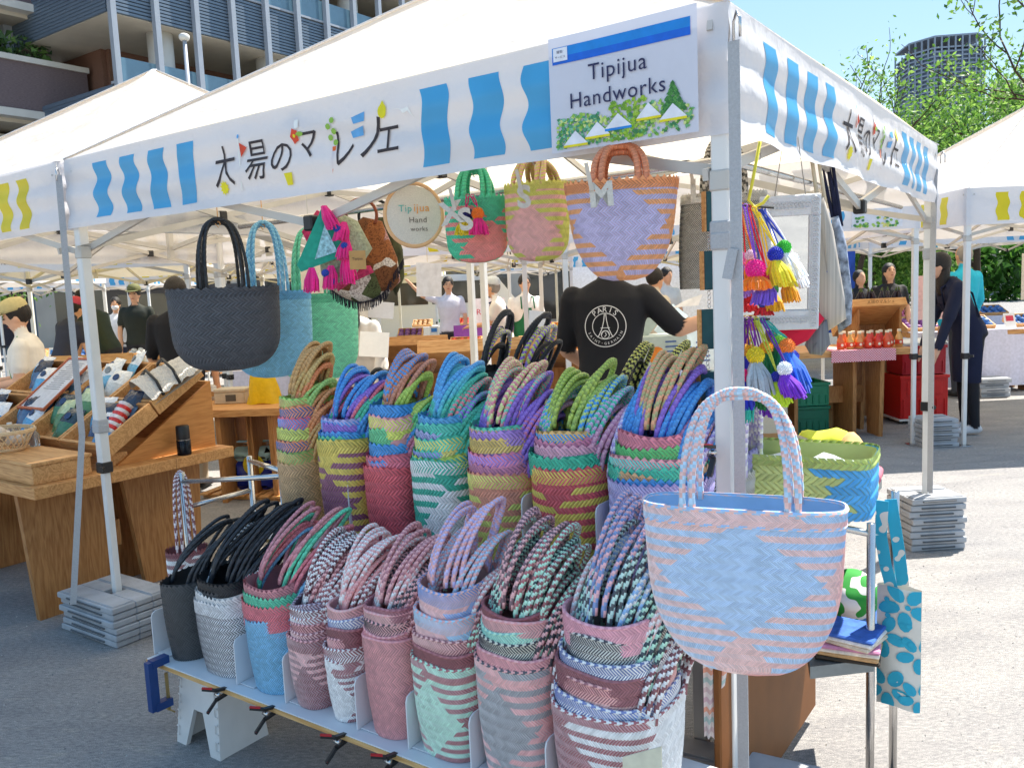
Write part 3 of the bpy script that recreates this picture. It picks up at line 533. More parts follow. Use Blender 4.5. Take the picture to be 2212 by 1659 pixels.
upstack(0.52, 0.23, 'next to the lilac one', n=66, rows=19, H=0.36, rs=.6, hh=0.17,
        outer=(0, '#cf4a54', '#d8c04a', diamond('#cf4a54', '#d6be48', .76, 5, .17), 'red and yellow'),
        nest=[(0.065, '#1fb893', '#17a884', None, 'emerald green'), (0.045, '#d8a0b8', '#8aa05a', diamond('#d8a8bc', '#93a85c', .85, 1, .12), 'dusty pink and olive'), (0.04, '#c8789c', '#b8688c', None, 'dark mauve'), (0.04, '#d8b068', '#3a90d0', diamond('#d8b068', '#3a90d0', .8, 1, .06), 'straw and blue')],
        hcol=[('#b0789c', '#c898b0'), ('#1fb893', '#b8a0c8'), ('#2b8fd8', '#a8c878'), ('#9ab850', '#7a9840'), ('#a8c04a', '#7f9838')])
upstack(0.26, 0.27, 'beside the big blue bag', n=84, rows=22, H=0.345, rs=.6, hh=0.20,
        outer=(0, '#9a90c8', '#b8aed8', plain('#8f84c0', '#b3aad6'), 'lilac'),
        nest=[(0.02, BLU, '#9ab85a', None, 'blue and olive'), (0.025, '#d8a878', '#c89868', None, 'peach'), (0.03, '#2ec0a0', '#24b090', None, 'jade green'), (0.05, '#e59aa4', '#5fc8b8', diamond('#e59aa4', '#5fc8b8', .88, 1, .1), 'pink and aqua'), (0.05, '#52bf6a', '#e09a80', diamond('#52bf6a', '#e09a80', .88, 1, .06), 'grass green'), (0.06, '#e58094', '#d8d05c', diamond('#e58094', '#d8d05c', .88, 1, .06), 'strawberry pink')],
        hcol=[('#a090d0', '#d0c8e8'), ('#2b8fd8', '#2478c0'), ('#c07a9a', '#a8688a'), ('#2f8fd6', '#2379bf'), ('#3a94dc', '#2a7cc4'), ('#8a63c9', '#7450b0'), ('#a8a870', '#d89a70')])
# third tier, seen between the handles of the upper row
stack(1.02, 0.50, 0.86, 0.24, 0.27, 0.27, 66, 14, (0, '#8a8a5c', '#2c2c30', plain('#a8a468', '#2a2a2e'), 'khaki and black'), [(0.04, '#b09474', '#c0a484', None, 'beige'), (0.045, '#22242a', '#1c1e24', None, 'black rimmed')], 'behind the teal stack', hh=0.20, lean=(0.06, 0.03), hcol=[('#22242c', '#1a1c22'), ('#8a63c9', '#c0d060'), ('#22242c', '#2c2e36')], group='nested woven bags')
stack(0.50, 0.52, 0.84, 0.20, 0.25, 0.24, 56, 12, (0, '#c88a6a', '#2c2c30', plain('#d09a7a', '#2a2a2e'), 'peach and black'), [(0.03, '#22242a', '#2a2c32', None, 'charcoal')], 'behind the red and yellow stack', hh=0.19, lean=(0.07, 0.03), hcol=[('#2a2c30', '#202226'), ('#c8c860', '#2c2c30')])
stack(1.62, 0.48, 0.80, 0.20, 0.25, 0.22, 56, 11, (0, '#222428', '#2c2e32', None, 'plain black'), [], 'behind the yellow and plum stack', hh=0.17, lean=(0.06, 0.02))
stack(st_of(at_t(1548, 1000, 0.42))[0], 0.42, 0.60, 0.24, 0.30, 0.34, 90, 18, (0, '#c8c8c6', '#2a2a2e', plain('#c4c4c2', '#2b2b2f'), 'grey and black herringbone'), [(0.05, '#9a90c8', '#d8d2ea', None, 'lilac and white')], 'behind the tent leg', hh=0.26, lean=(0.05, -0.12), hcol=[('#b0a8d0', '#e8e4f0'), ('#b0a8d0', '#e8e4f0')])
# lower shelf row
DUO = 0.28; DEP = 0.0012
LZ, LT = 0.295, -0.31
def lowstack(s, w, nm, **k): stack(s, LT, LZ, w, k.pop('d', 0.27), k.pop('H', 0.26), k.pop('n', 100), k.pop('rows', 20), where=nm, rope_r=k.pop('rope_r', 0.0068), strands=k.pop('strands', 3), lean=k.pop('lean', (0.05, 0.05)), row_h=0.0135, dS=0.035, **k)
MAU, MAUD, PK, WHT, MINT, SKY = '#8a4a52', '#6a3440', '#e8a4a4', '#e8e6ea', '#b0dcc4', '#7fbde8'
lowstack(1.755, 0.165, 'at the shelf end by the blue clamp', n=70, rows=18, H=0.27, hh=0.21, lean=(0.09, 0.12), outer=(0, '#46494c', '#3c3f42', None, 'charcoal grey'), nest=[], strands=3, hcol=[('#30353c', '#23272d')])
lowstack(1.54, 0.225, 'beside the charcoal bag', n=92, H=0.255, hh=0.215, lean=(0.09, 0.12), strands=3,
         outer=(0, '#d8d8da', '#56565c', plain('#d8d8da', '#5c5c62'), 'black and white herringbone'), nest=[(0.025, '#e0e0e2', '#4a5068', None, 'white rimmed'), (0.02, '#3a3e46', '#2c3038', None, 'slate'), (0.025, '#25282e', '#1d2026', None, 'black')], hcol=[('#e0e0e2', '#3f424a'), ('#2c3038', '#20242a'), ('#30343c', '#23262c'), ('#2a2e36', '#1e2228')])
lowstack(1.30, 0.215, 'beside the herringbone stack', n=96, H=0.24, hh=0.215, lean=(0.09, 0.11), strands=2,
         outer=(0, '#78b8e4', '#8cc6ec', None, 'light blue'), nest=[(0.055, '#e0707c', '#d4636f', None, 'coral pink'), (0.03, '#52c8a0', '#46ba92', None, 'mint green'), (0.028, '#c88088', '#b86f78', None, 'dusty rose')], hcol=[('#7abce8', '#5f9fd0'), ('#d87884', '#c2606c'), ('#52c8a0', '#40b08a'), ('#cc848c', '#b46c76')])
lowstack(1.115, 0.145, 'next to the light blue one', n=74, H=0.22, rs=.7, hh=0.175, tooth=False, span=.24,
         outer=(0, PK, MAU, diamond(PK, MAU, .80, 2, .16), 'pink and plum'), nest=[(0.035, MAU, '#e8b8b8', diamond(MAU, PK, .85, 1, .1), 'plum'), (0.035, PK, MAU, diamond(PK, MAU, .86, 1, .1), 'pale pink'), (0.035, '#9a5a60', WHT, diamond('#9a5a60', WHT, .8, 1, .12), 'rosewood and white'), (0.035, WHT, '#7a4650', None, 'white banded'), (0.02, '#6a4a5a', '#b0a8b8', None, 'aubergine')], hcol=[(MAU, WHT)] * 2 + [('#9a5a60', WHT), (MAU, PK), ('#5a2f3c', WHT), (MAU, WHT)])
lowstack(0.965, 0.145, 'next to the rose pink one', n=74, H=0.19, rs=.78, hh=0.18, tooth=False, span=.24,
         outer=(0, MAU, WHT, diamond('#94545c', WHT, .74, 6, .16), 'plum and white'), nest=[(0.045, WHT, MAU, diamond(WHT, '#94545c', .8, 1, .1), 'white and plum'), (0.04, '#94545c', PK, diamond('#94545c', PK, .85, 1, .07), 'rosewood'), (0.04, '#8a4a52', '#a86a70', None, 'wine'), (0.04, WHT, '#7a86b0', None, 'white edged'), (0.04, PK, '#e8b0ac', None, 'salmon pink')], hcol=[(MAU, PK), (PK, WHT), ('#b06a70', PK), (MAU, WHT), (PK, '#d88f90'), (PK, WHT)])
lowstack(0.80, 0.175, 'next to the mint star one', n=88, H=0.285, rs=.83, hh=0.17, tooth=False, span=.24,
         outer=(0, '#e09a9c', '#d08a90', plain('#dd989a', '#cf8a8f'), 'rose pink'), nest=[(0.02, PK, '#c87c84', None, 'blush pink'), (0.045, PK, '#3c3c44', diamond('#eaa8a4', '#3c3c44', .92, 1, .06), 'pink with black'), (0.03, '#e8aaa8', '#d8959a', None, 'peach pink'), (0.025, '#a86a74', '#8a4a56', None, 'mulberry')], hcol=[(PK, MAU), ('#d89a9c', '#8a5a62'), (PK, '#4a4a52'), (PK, WHT), ('#b0707a', PK)])
lowstack(0.60, 0.215, 'next to the rose pink one', n=104, H=0.265, hh=0.195, tooth=False, span=.26,
         outer=(0, '#a0565a', MINT, diamond('#a0565a', MINT, .74, 8, .13), 'terracotta and mint'), nest=[(0.035, '#8f4a50', '#a86468', None, 'terracotta'), (0.035, MAU, '#e8b0ac', diamond(MAU, PK, .88, 1, .07), 'plum with pink'), (0.06, PK, '#9cc4e0', diamond(PK, '#8cbce0', .93, 1, .08), 'pink and pale blue'), (0.075, '#e8b0ac', '#7090c8', diamond(PK, '#7c9cd0', .95, 1, .1), 'wide open pink')], hcol=[(MINT, '#8a4a50'), (PK, MAU), ('#d8989a', WHT), ('#a8c4e4', PK), ('#b8b0dc', PK)])
lowstack(0.385, 0.225, 'next to the mint star one', n=108, H=0.31, rs=.82, hh=0.2, tooth=False, span=.26,
         outer=(0, '#e8a09c', '#55555c', diamond('#e29a98', '#8a8a8e', .74, 9, .13), 'pink and grey'), nest=[(0.03, PK, '#c88088', None, 'pink ribbed'), (0.05, '#c8c8b8', '#3c3c44', plain('#d0d0c0', '#4a4a50'), 'ecru and black'), (0.035, MINT, '#78b8ac', None, 'pale mint'), (0.03, PK, '#d88f90', None, 'light pink'), (0.025, '#8a3f48', '#7a3540', None, 'dark red')], hcol=[(PK, '#3c3c44'), (MAU, MINT), ('#b8dcc8', '#8a4a50'), (MINT, '#3c4048'), ('#a85a60', MINT), (PK, '#6a4a54')])
lowstack(0.135, 0.275, 'under the big blue bag', n=128, H=0.26, hh=0.225, tooth=False, span=.27, d=0.30,
         outer=(0, '#f0eef0', '#9a4e56', diamond('#ecebee', '#9a4e56', .60, 7, .2, rep=1), 'white and wine striped'), nest=[(0.03, WHT, '#6878b0', None, 'white and blue edged'), (0.045, '#e8a49e', '#94545c', diamond('#e8a49e', '#94545c', .93, 1, .07), 'salmon'), (0.03, '#94545c', '#824650', None, 'brick'), (0.03, WHT, '#5a6a9c', None, 'white'), (0.05, '#c8c8c0', '#4a4a52', plain('#d0d0c8', '#50505a'), 'black and cream'), (0.04, '#e0a0ac', '#c88494', None, 'orchid pink')], hcol=[('#7a3f48', WHT), (MINT, '#3a4a52'), ('#e8aaa8', WHT), (MINT, '#4a5a60'), ('#88b0dc', WHT), ('#b8d8d0', '#4a5058'), ('#e0a8b0', '#6a86b8')])
DUO = 0.0; DEP = 0.0018
hx = _hx0
# ================================================================ shelves that carry the bags
M_BOARD = pm('white_board', '#d8dade', 0.5, var=0.05, scale=8); M_PLY = wood('plywood_edge', '#b98a50', '#d8b27a', axis=0)
W_OAK = wood('pine_wood', '#b87c45', '#dba76c', axis=0); W_OAKD = wood('dark_pine_wood', '#8a5528', '#b27a42', axis=2); W_BOX = wood('display_wood', '#a67444', '#d0a06a', axis=0); W_TABLE = wood('table_wood', '#a8703f', '#cf9c64', axis=0); W_TLEG = wood('table_leg_wood', '#8c5c34', '#b07f4e', axis=2)
def board(name, label, s0, s1, t0, t1, z, th=0.018):
    o = thing(name, label, 'shelf', SW((s0 + s1) / 2, t0, z - th), RZ); L = (s0 - s1) / 2
    b = MB(); b.bbox(-L, 0.003, 0, L, t1 - t0, th, 0.001); b.build('board', M_BOARD, o); b = MB(); b.box(-L, 0, 0.002, L, 0.003, th - 0.003); b.build('front_edge', M_PLY, o); return o, L
lo, LL = board('lower_shelf', 'long white low shelf board carrying the front row of woven bags', 1.90, -0.02, -0.47, -0.10, 0.293)
up, UL = board('upper_shelf', 'white raised shelf board carrying the back row of woven bags', 1.76, 0.02, -0.10, 0.22, 0.642)
for k, x in enumerate((-UL + 0.15, 0.0, UL - 0.15)):
    b = MB(); b.bbox(x - 0.02, 0.03, -0.624, x + 0.02, 0.06, 0.0, 0.003); b.bbox(x - 0.02, 0.26, -0.624, x + 0.02, 0.29, 0.0, 0.003); b.build('leg', M_FRAMEG, up)
t3 = thing('rear_shelf', 'white rear shelf board behind the upper row of bags', 'shelf', SW(1.75, 0.36, 0), RZ)
b = MB(); b.bbox(0, 0, 0.78, 1.7, 0.30, 0.80, 0.002); b.build('board', M_BOARD, t3)
for x in (0.03, 1.63):
    b = MB(); b.bbox(x, 0.02, 0, x + 0.04, 0.06, 0.78, 0.003); b.build('leg', M_FRAMEG, t3)
# divider plates standing between the lower stacks
def divider(s, t, z, d, h, name_i, label):
    o = thing('divider_plate', label, 'divider', SW(s, t, z), RZ, 'white divider plates'); b = MB()
    pl = [(0, 0), (d, 0), (d, h), (0.02, h), (0.006, h - 0.006), (0, h - 0.02)]; M = Matrix(((0, 0, 1, -0.002), (1, 0, 0, 0), (0, 1, 0, 0), (0, 0, 0, 1)))
    b.prism(pl, 0, 0.004, M); b.build('upright', M_BOARD, o); b = MB(); b.box(0.004, 0.01, 0.001, 0.07, d, 0.004); b.build('foot', M_BOARD, o)
for s, l in ((1.905, 'beside the charcoal bag at the shelf end'), (1.455, 'between herringbone and light blue stacks'), (1.225, 'between light blue and plum stacks'), (0.925, 'before the rose pink stack'), (0.735, 'between rose pink and mint star stacks'), (0.525, 'between mint star and pink and grey stacks'), (0.30, 'before the white and wine striped stack')):
    divider(s, -0.435, 0.294, 0.2, 0.15, 0, 'white divider plate ' + l)
o = thing('divider_plate', 'large cream divider plate in front of the white and wine striped bag', 'divider', SW(0.04, -0.475, 0.294), RZ); b = MB(); b.prism([(-0.035, 0), (0.055, 0), (0.055, 0.25), (-0.035, 0.20)], -0.002, 0.002, Matrix(((1, 0, 0, 0), (0, 0, -1, 0), (0, 1, 0, 0), (0, 0, 0, 1)))); b.build('upright', pm('cream_plate', '#d9d6bf', 0.5), o); b = MB(); b.box(-.035, 0.003, 0.001, 0.055, 0.05, 0.004); b.build('foot', pm('cream_plate', '#d9d6bf'), o)
for s, l in ((1.30, 'between yellow and coral stacks'), (0.60, 'between salmon and red stacks'), (0.36, 'between red and lilac stacks')):
    divider(s, -0.06, 0.644, 0.2, 0.26, 0, 'grey white divider plate ' + l + ' on the upper shelf')
# folding step stool under the lower shelf
M_STOOL = pm('stool_white_plastic', '#dcd9d6', 0.45, var=0.05, scale=14)
p = at_z(470, 1612); so_ = thing('folding_stool', 'white folding plastic step stool propping up the low shelf', 'stool', (*SW(1.70, -0.36)[:2], 0), RZ); so_.scale = (0.8, 0.8, 1.0)
def stool_side(y, lean):
    b = MB(); pl = [(-0.15, 0), (-0.085, 0), (-0.03, 0.135), (0.03, 0.135), (0.085, 0), (0.15, 0), (0.125, 0.262), (-0.125, 0.262)]
    v = []; 
    for yy in (y, y + 0.02): v += [(x, yy + lean * (0.262 - z), z) for x, z in pl]
    k = 8; b.add(v, [[0, 1, 2, 7], [2, 3, 6, 7], [3, 4, 5, 6], [8 + 7, 8 + 2, 8 + 1, 8], [8 + 7, 8 + 6, 8 + 3, 8 + 2], [8 + 6, 8 + 5, 8 + 4, 8 + 3]] + [[i, (i + 1) % k, k + (i + 1) % k, k + i][::-1] for i in range(k)]); return b
stool_side(-0.06, -0.12).build('front_panel', M_STOOL, so_); stool_side(0.10, 0.12).build('back_panel', M_STOOL, so_)
b = MB(); b.bbox(-0.135, -0.075, 0.262, 0.135, 0.135, 0.275, 0.004); b.build('top', M_STOOL, so_)
for sx in (-1, 1):
    b = MB(); b.add([(sx * 0.148, -0.085, 0.0), (sx * 0.148, 0.14, 0.0), (sx * 0.126, 0.11, 0.26), (sx * 0.126, -0.055, 0.26), (sx * 0.136, -0.085, 0.0), (sx * 0.136, 0.14, 0.0), (sx * 0.114, 0.11, 0.26), (sx * 0.114, -0.055, 0.26)], [[0, 1, 2, 3], [7, 6, 5, 4], [0, 3, 7, 4], [1, 5, 6, 2], [0, 4, 5, 1], [3, 2, 6, 7]]); b.build('side_panel', M_STOOL, so_)
    for i in range(4):
        b = MB(); z = 0.03 + i * 0.055; b.tube([(sx * (0.145 - z * .083), -0.094 + z * .12, z), (sx * (0.130 - z * .083), -0.096 + z * .12, z), (sx * (0.130 - z * .083), -0.094 + z * .12, z + 0.03), (sx * (0.145 - z * .083), -0.092 + z * .12, z + 0.03)], 0.003, 5); b.build('hinge_tab', M_STOOL, so_)
# clamps that pinch the dividers to the board
M_CLB = pm('clamp_black', (0.02, 0.02, 0.022), 0.4); M_CLR = pm('clamp_red', '#c8282c', 0.4); M_GC = pm('clamp_blue_paint', '#1d3f78', 0.4, var=.1)
def clamp(s, lab, a=0.0, loc=None, rot=None):
    o = thing('spring_clamp', 'black and red spring clamp ' + lab, 'clamp', loc if loc is not None else SW(s, -0.478, 0.283), RZ + a, 'spring clamps', rot=rot); o.scale = (0.52, 0.52, 0.52)
    b = MB(); b.bar((0, 0.03, 0.014), (0, -0.045, 0.03), 0.026, 0.016); b.build('jaw', M_CLB, o); b = MB(); b.bar((0, 0.03, -0.022), (0, -0.04, -0.03), 0.026, 0.014); b.build('jaw', M_CLB, o)
    b = MB(); b.bar((0, -0.04, 0.03), (-0.055, -0.09, 0.045), 0.024, 0.013); b.build('handle', M_CLB, o); b = MB(); b.bar((0, -0.04, -0.03), (-0.03, -0.085, -0.10), 0.026, 0.015); b.build('handle', M_CLB, o)
    b = MB(); b.bar((-0.012, -0.052, 0.043), (-0.055, -0.092, 0.053), 0.02, 0.005); b.build('grip_pad', M_CLR, o); b = MB(); b.bar((-0.012, -0.062, -0.055), (-0.022, -0.088, -0.09), 0.010, 0.004); b.build('grip_pad', M_CLR, o)
    b = MB(); b.tube([(-0.018, -0.028, 0), (0.018, -0.028, 0)], 0.012, 10); b.build('pivot', M_STEEL, o, True)
for s, l in ((1.475, 'below the herringbone bag'), (1.245, 'below the light blue bag'), (0.945, 'below the plum and white bag'), (0.755, 'below the rose pink bag'), (0.55, 'below the mint star bag')): clamp(s, l)
o = thing('g_clamp', 'dark blue G clamp hanging on the shelf end below the charcoal bag', 'clamp', SW(1.815, -0.475, 0.275), RZ)
b = MB()
for a_, c_ in (((0, 0.03, 0.03), (0, -0.03, 0.03)), ((0, -0.03, 0.04), (0, -0.03, -0.13)), ((0, -0.03, -0.12), (0, 0.03, -0.12))): b.bar(a_, c_, 0.030, 0.026)
b.build('frame', M_GC, o); b = MB(); b.tube([(0, 0.022, -0.02), (0, 0.022, -0.15)], 0.006, 8); b.tube([(-0.03, 0.022, -0.15), (0.03, 0.022, -0.15)], 0.003, 6); b.build('screw', pm('brassy_steel', '#a89060', 0.35, metal=.8), o)
# ================================================================ hanging bags
def hook_line(b, p, top, r=0.0018): b.tube([p, (p[0], p[1], top)], r, 5)
def hang_bag(px_l, px_r, px_b, t, label, patt, cols, rn, handle, turn=0.0, depth=0.12, wb=0.8, round_=0.35, tooth=True, n=90, p=3.2, cat='bag', hookc=None, group='hanging woven bags', rope_r=0.0085, strands=2, tilt=0.0, rim=True, name='woven_bag', hspan=0.16):
    pl, pr = at_t(*px_l, t), at_t(*px_r, t); mid = ((px_l[0] + px_r[0]) / 2, (px_l[1] + px_r[1]) / 2); P = at_t(*mid, t); k = mpp(P)
    W = abs(px_r[0] - px_l[0]) * k / math.cos(turn) if abs(turn) < 1 else depth; H = (px_b - mid[1]) * k
    o = thing(name, label, cat, (P[0], P[1], P[2] - H), math.atan2(-P[0], P[1]) + turn, group)
    o.rotation_euler = (0, tilt, math.atan2(-P[0], P[1]) + turn)
    B = Body(W, depth, H, W * wb, depth * 0.7, round_, p=p, bulge=0.01)
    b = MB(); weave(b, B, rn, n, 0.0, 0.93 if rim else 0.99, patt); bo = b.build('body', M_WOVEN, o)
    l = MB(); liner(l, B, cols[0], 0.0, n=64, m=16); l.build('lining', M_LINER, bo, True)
    r = MB(); weave(r, B, 2, n, 0.90, 0.975, patt if not tooth else plain(cols[0], cols[0]), base=0.002)
    if tooth: teeth(r, B, n // 2, 0.975, 0.012, cols[0], 0.004)
    else: piping(r, B, 0.985, 0.005, *cols[:2]); piping(r, B, 0.90, 0.004, *cols[:2])
    r.build('rim', M_WOVEN, o); hgt = handle[0] * k; hc = handle[1]
    for sy in (-1, 1):
        for q in range(strands):
            hb = MB(); rope(hb, arc((-W * hspan - 0.02 * q, sy * depth * 0.45, H * 0.96), (W * hspan + 0.02 * q, sy * depth * 0.45, H * 0.96), hgt + H * .04 - 0.004 * q + (0.012 if sy < 0 else 0), lean=(0.0, -sy * depth * 0.4), power=0.72), rope_r, *hc); hb.build('handle', M_ROPE, o, True)
    if hookc:
        b = MB(); b.tube([(0, 0, H + hgt - 0.002), (0, 0, H + hgt + 0.02), (0.0, 0, H + hgt + 0.15)], 0.002, 5); b.tube([(0, 0, H + hgt + 0.01), (0.008, 0, H + hgt - 0.008), (0.0, 0, H + hgt - 0.02), (-0.01, 0, H + hgt - 0.006)], 0.002, 5); b.build('hook', pm('hook_' + hookc.lstrip('#'), hookc, 0.4), o)
    return o, B, W, H, k
hx = lambda h: tuple(np.clip(np.array(_hx0(h)) * 1.2 + 0.03 * (max(_hx0(h)) > .1), 0, .86))
hang_bag((368, 627), (597, 617), 800, 0.02, 'big black woven bag hanging at the front of the tent', plain('#4c4f56', '#3c3f46'), ('#45484f', '#3a3d44'), 17, (140, ('#2a2b2e', '#1e1f22')), rope_r=.0065, depth=0.15, wb=0.90, round_=0.42, n=80, hookc='#c89048', turn=0.1)
hang_bag((490, 632), (667, 628), 815, 0.30, 'light blue woven bag hanging behind the black one', plain('#86c2e4', '#62aad6'), ('#58a2d0', '#4b96c6'), 22, (142, ('#5aa0c8', '#82bcd8')), rope_r=.0065, depth=0.15, wb=0.90, round_=0.42, n=110, hookc='#c89048', turn=0.1)
hang_bag((585, 640), (768, 630), 822, 0.58, 'mint green woven bag hanging behind the light blue one', plain('#7fd6b2', '#5cc09a'), ('#58bb94', '#4aa984'), 24, (135, ('#5cbf9c', '#48a684')), rope_r=.0065, depth=0.15, wb=0.90, round_=0.35, n=110, hookc='#b8b8b8', turn=0.1)
hang_bag((962, 437), (1092, 420), 566, 0.18, 'small green and pink checked bag with pompom charms hanging beside the hoop sign', diamond('#3cb88c', '#e07f78', .84, 3, .16), ('#3cb88c', '#30a67c'), 15, (58, ('#3fbf90', '#35a87e')), depth=0.10, wb=0.92, round_=0.3, n=66, hookc='#c8c8c8', turn=-0.15)
hang_bag((1099, 412), (1217, 385), 562, 0.20, 'small pink and chartreuse bag tagged with a letter S', diamond('#c0bf50', '#d8a09a', .74, 6, .17), ('#c8c45a', '#d8a8a0'), 17, (52, ('#c4c455', '#d49a96')), depth=0.13, wb=0.95, round_=0.3, n=74, turn=-0.45, hookc='#c8c8c8')
hang_bag((1221, 408), (1462, 380), 604, 0.0, 'large lilac and orange woven bag tagged with a letter M', diamond('#e89660', '#b0a6c6', .74, 11, .145), ('#e08850', '#9a90b4'), 19, (68, ('#d98458', '#c87248')), depth=0.15, wb=0.72, round_=0.55, n=104, turn=-0.05, rope_r=0.009)
hang_bag((1475, 440), (1650, 400), 620, 0.62, 'large black and white herringbone bag hanging behind the strapped leg', plain('#c4beb2', '#4a4845'), ('#bdb7ab', '#55524e'), 30, (110, ('#a8a39a', '#4a4844')), depth=0.14, wb=1.08, round_=0.0, n=130, turn=0.1, hookc='#d8c840')
# the big sunlit bag on the leg
DUO = 0.5; DEP = 0.0010
hx = lambda h: tuple(np.clip(np.array(_hx0(h)) * 1.12 + 0.05, 0, .86))
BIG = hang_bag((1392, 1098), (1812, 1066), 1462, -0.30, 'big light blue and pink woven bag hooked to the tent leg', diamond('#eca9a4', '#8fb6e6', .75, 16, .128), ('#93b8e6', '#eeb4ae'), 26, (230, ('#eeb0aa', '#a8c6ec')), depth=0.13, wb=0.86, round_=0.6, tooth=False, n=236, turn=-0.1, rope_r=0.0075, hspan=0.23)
DUO = 0.0; DEP = 0.0018; hx = _hx0
# letter tags clipped to the display bags
M_TAG = pm('pale_fabric_tag', '#cfcac0', 0.8, var=0.12, scale=160, bump=0.4, bscale=300); M_PEG = pm('peg_wood', '#c9beb0', 0.7)
def letter_tag(px, t, ch, hpx, label, tilt=0.0, peg=(0, 0)):
    P = at_t(*px, t); k = mpp(P); o = thing('letter_tag', label, 'tag', P, math.atan2(-P[0], P[1]), 'letter tags on the bags'); x0 = 0
    for c in ch:
        v, f = text_mesh(c, hpx * k * 1.35, extrude=0.003, offset=0.003); cc = (v.max(0) + v.min(0)) / 2; v = v - cc; v = xf(Matrix.Rotation(tilt, 4, 'Z'), v)
        b = MB(); b.add(np.stack([v[:, 0] + x0, -v[:, 2], v[:, 1] - (0.02 if x0 else 0)], -1), f); b.build('letter', M_TAG, o); x0 += hpx * k * 0.62
    b = MB(); b.bar((peg[0] * k, -0.008, peg[1] * k - 0.03), (peg[0] * k - 0.012, -0.012, peg[1] * k + 0.035), 0.012, 0.010); b.build('clothes_peg', M_PEG, o)
letter_tag((975, 460), 0.02, 'XS', 48, 'pale letter tags X and S pegged to the small green bag', 0.15, (8, 25)); letter_tag((1132, 425), 0.04, 'S', 48, 'pale letter S tag pegged to the chartreuse bag', 0, (-5, 30)); letter_tag((1299, 420), -0.14, 'M', 52, 'pale letter M tag pegged to the lilac and orange bag', 0.05, (-20, 35)); letter_tag((1508, 412), 0.5, 'L', 50, 'pale letter L tag pegged to the herringbone bag', 0, (-10, 35))
# ================================================================ name sign on the valance
def main_local(o): return o
fF = side_map(0, 3.0, 3.0, 1.0, 0.0)
sg = thing('stall_sign', 'white printed sign reading Tipijua Handworks with market drawing, on the front valance', 'sign', SW(0, 0), RZ)
flat = lambda q, z, o: np.stack([-3.0 + np.asarray(q, float), -0.030 - np.asarray(o, float) - 0.004 * np.sin(np.asarray(q, float) * 9), np.asarray(z, float)], -1)
b = MB(); b.sheet(lambda u, v: flat(2.525 + 0.413 * u, 1.838 + 0.29 * v, 0), 10, 2); b.build('panel', pm('sign_paper', '#d3d4e0', 0.45, var=.02, trans=.1), sg)
def sheetp(name, q0, q1, z0, z1, o, mat, par=sg):
    b = MB(); b.sheet(lambda u, v: flat(q0 + (q1 - q0) * u, z0 + (z1 - z0) * v, o), 8, 1); return b.build(name, mat, par)
sheetp('blue_band', 2.537, 2.922, 2.079, 2.102, 0.002, pm('sign_blue', '#1583d6', 0.4)); sheetp('deep_blue_band', 2.537, 2.922, 2.060, 2.079, 0.002, pm('sign_deep_blue', '#0a62d0', 0.4)); sheetp('category_box', 2.541, 2.583, 2.067, 2.100, 0.0035, pm('sign_white', '#e4e6ee', 0.5))
NAVY = pm('sign_navy_ink', '#26264f', 0.5)
def text_w(f, body, q, z, width, mat, par, o=0.004, **k):
    v, fc = text_mesh(body, 1.0, spacing=k.get('sp', 1.08)); c = (v.max(0) + v.min(0)) / 2; s_ = width / (v[:, 0].max() - v[:, 0].min()); v = (v - c) * s_
    b = MB(); b.add(f(q + v[:, 0], z + v[:, 1], o), fc); return b.build('lettering', mat, par)
text_w(flat, 'Tipijua', 2.725, 2.018, 0.165, NAVY, sg); text_w(flat, 'Handworks', 2.722, 1.962, 0.268, NAVY, sg); text_w(flat, '雑貨/', 2.562, 2.090, 0.020, NAVY, sg, .005); text_w(flat, 'サービス', 2.562, 2.077, 0.030, NAVY, sg, .005)
tb = MB()
def dabs(n, q0, q1, zf, cols, r=0.006):
    for _ in range(n):
        q = random.uniform(q0, q1); z = 1.846 + random.random() ** 0.9 * zf(q); tb.col(random.choice(cols)); a = random.random() * 3; P = np.array([(q + r * random.uniform(.6, 1.3) * math.cos(a + i * 1.5708), z + r * random.uniform(.5, 1.2) * math.sin(a + i * 1.5708)) for i in range(4)]); tb.add(flat(P[:, 0], P[:, 1], 0.0022 + random.random() * 0.001), [[0, 1, 2, 3]])
GR = ['#5f9a3c', '#8ab84a', '#3f8050', '#a8c85c', '#6fae78', '#cfd98a']
dabs(420, 2.545, 2.925, lambda q: 0.030 + 0.05 * abs(math.sin((q - 2.5) * 14)) ** .6, GR); dabs(160, 2.70, 2.80, lambda q: 0.095, ['#7fae2e', '#9cc03a', '#6c9a30']); dabs(110, 2.545, 2.67, lambda q: 0.075, ['#4f9a76', '#3f8a60', '#7fbf98'])
for _ in range(170):
    u = random.random(); q = 2.875 + random.uniform(-1, 1) * 0.034 * (1 - u); z = 1.89 + 0.07 * u; tb.col(random.choice(['#3f7f3a', '#2f6f38', '#5a9a4a'])); P = np.array([(q - .006, z), (q + .006, z - .002), (q, z + .006)]); tb.add(flat(P[:, 0], P[:, 1], 0.0034), [[0, 1, 2]])
tb.build('drawn_trees', CA('print_colours', rough=0.6), sg)
for q, z, w in ((2.60, 1.853, .036), (2.665, 1.866, .036), (2.725, 1.878, .038), (2.81, 1.890, .034), (2.875, 1.878, .036)):
    b = MB(); P = np.array([(q - w, z), (q + w, z), (q, z + .034)]); b.add(flat(P[:, 0], P[:, 1], 0.005), [[0, 1, 2]]); to = b.build('drawn_tent', pm('sign_white', '#e4e6ee'), sg)
    b = MB(); P = np.array([(q - w, z - .006), (q + w, z - .006), (q + w, z), (q - w, z)]); b.add(flat(P[:, 0], P[:, 1], 0.0052), [[0, 1, 2, 3]]); b.build('drawn_edge', random.choice([pm('sign_blue', '#1583d6'), pm('ink_yellow', '#e6d820')]), to)
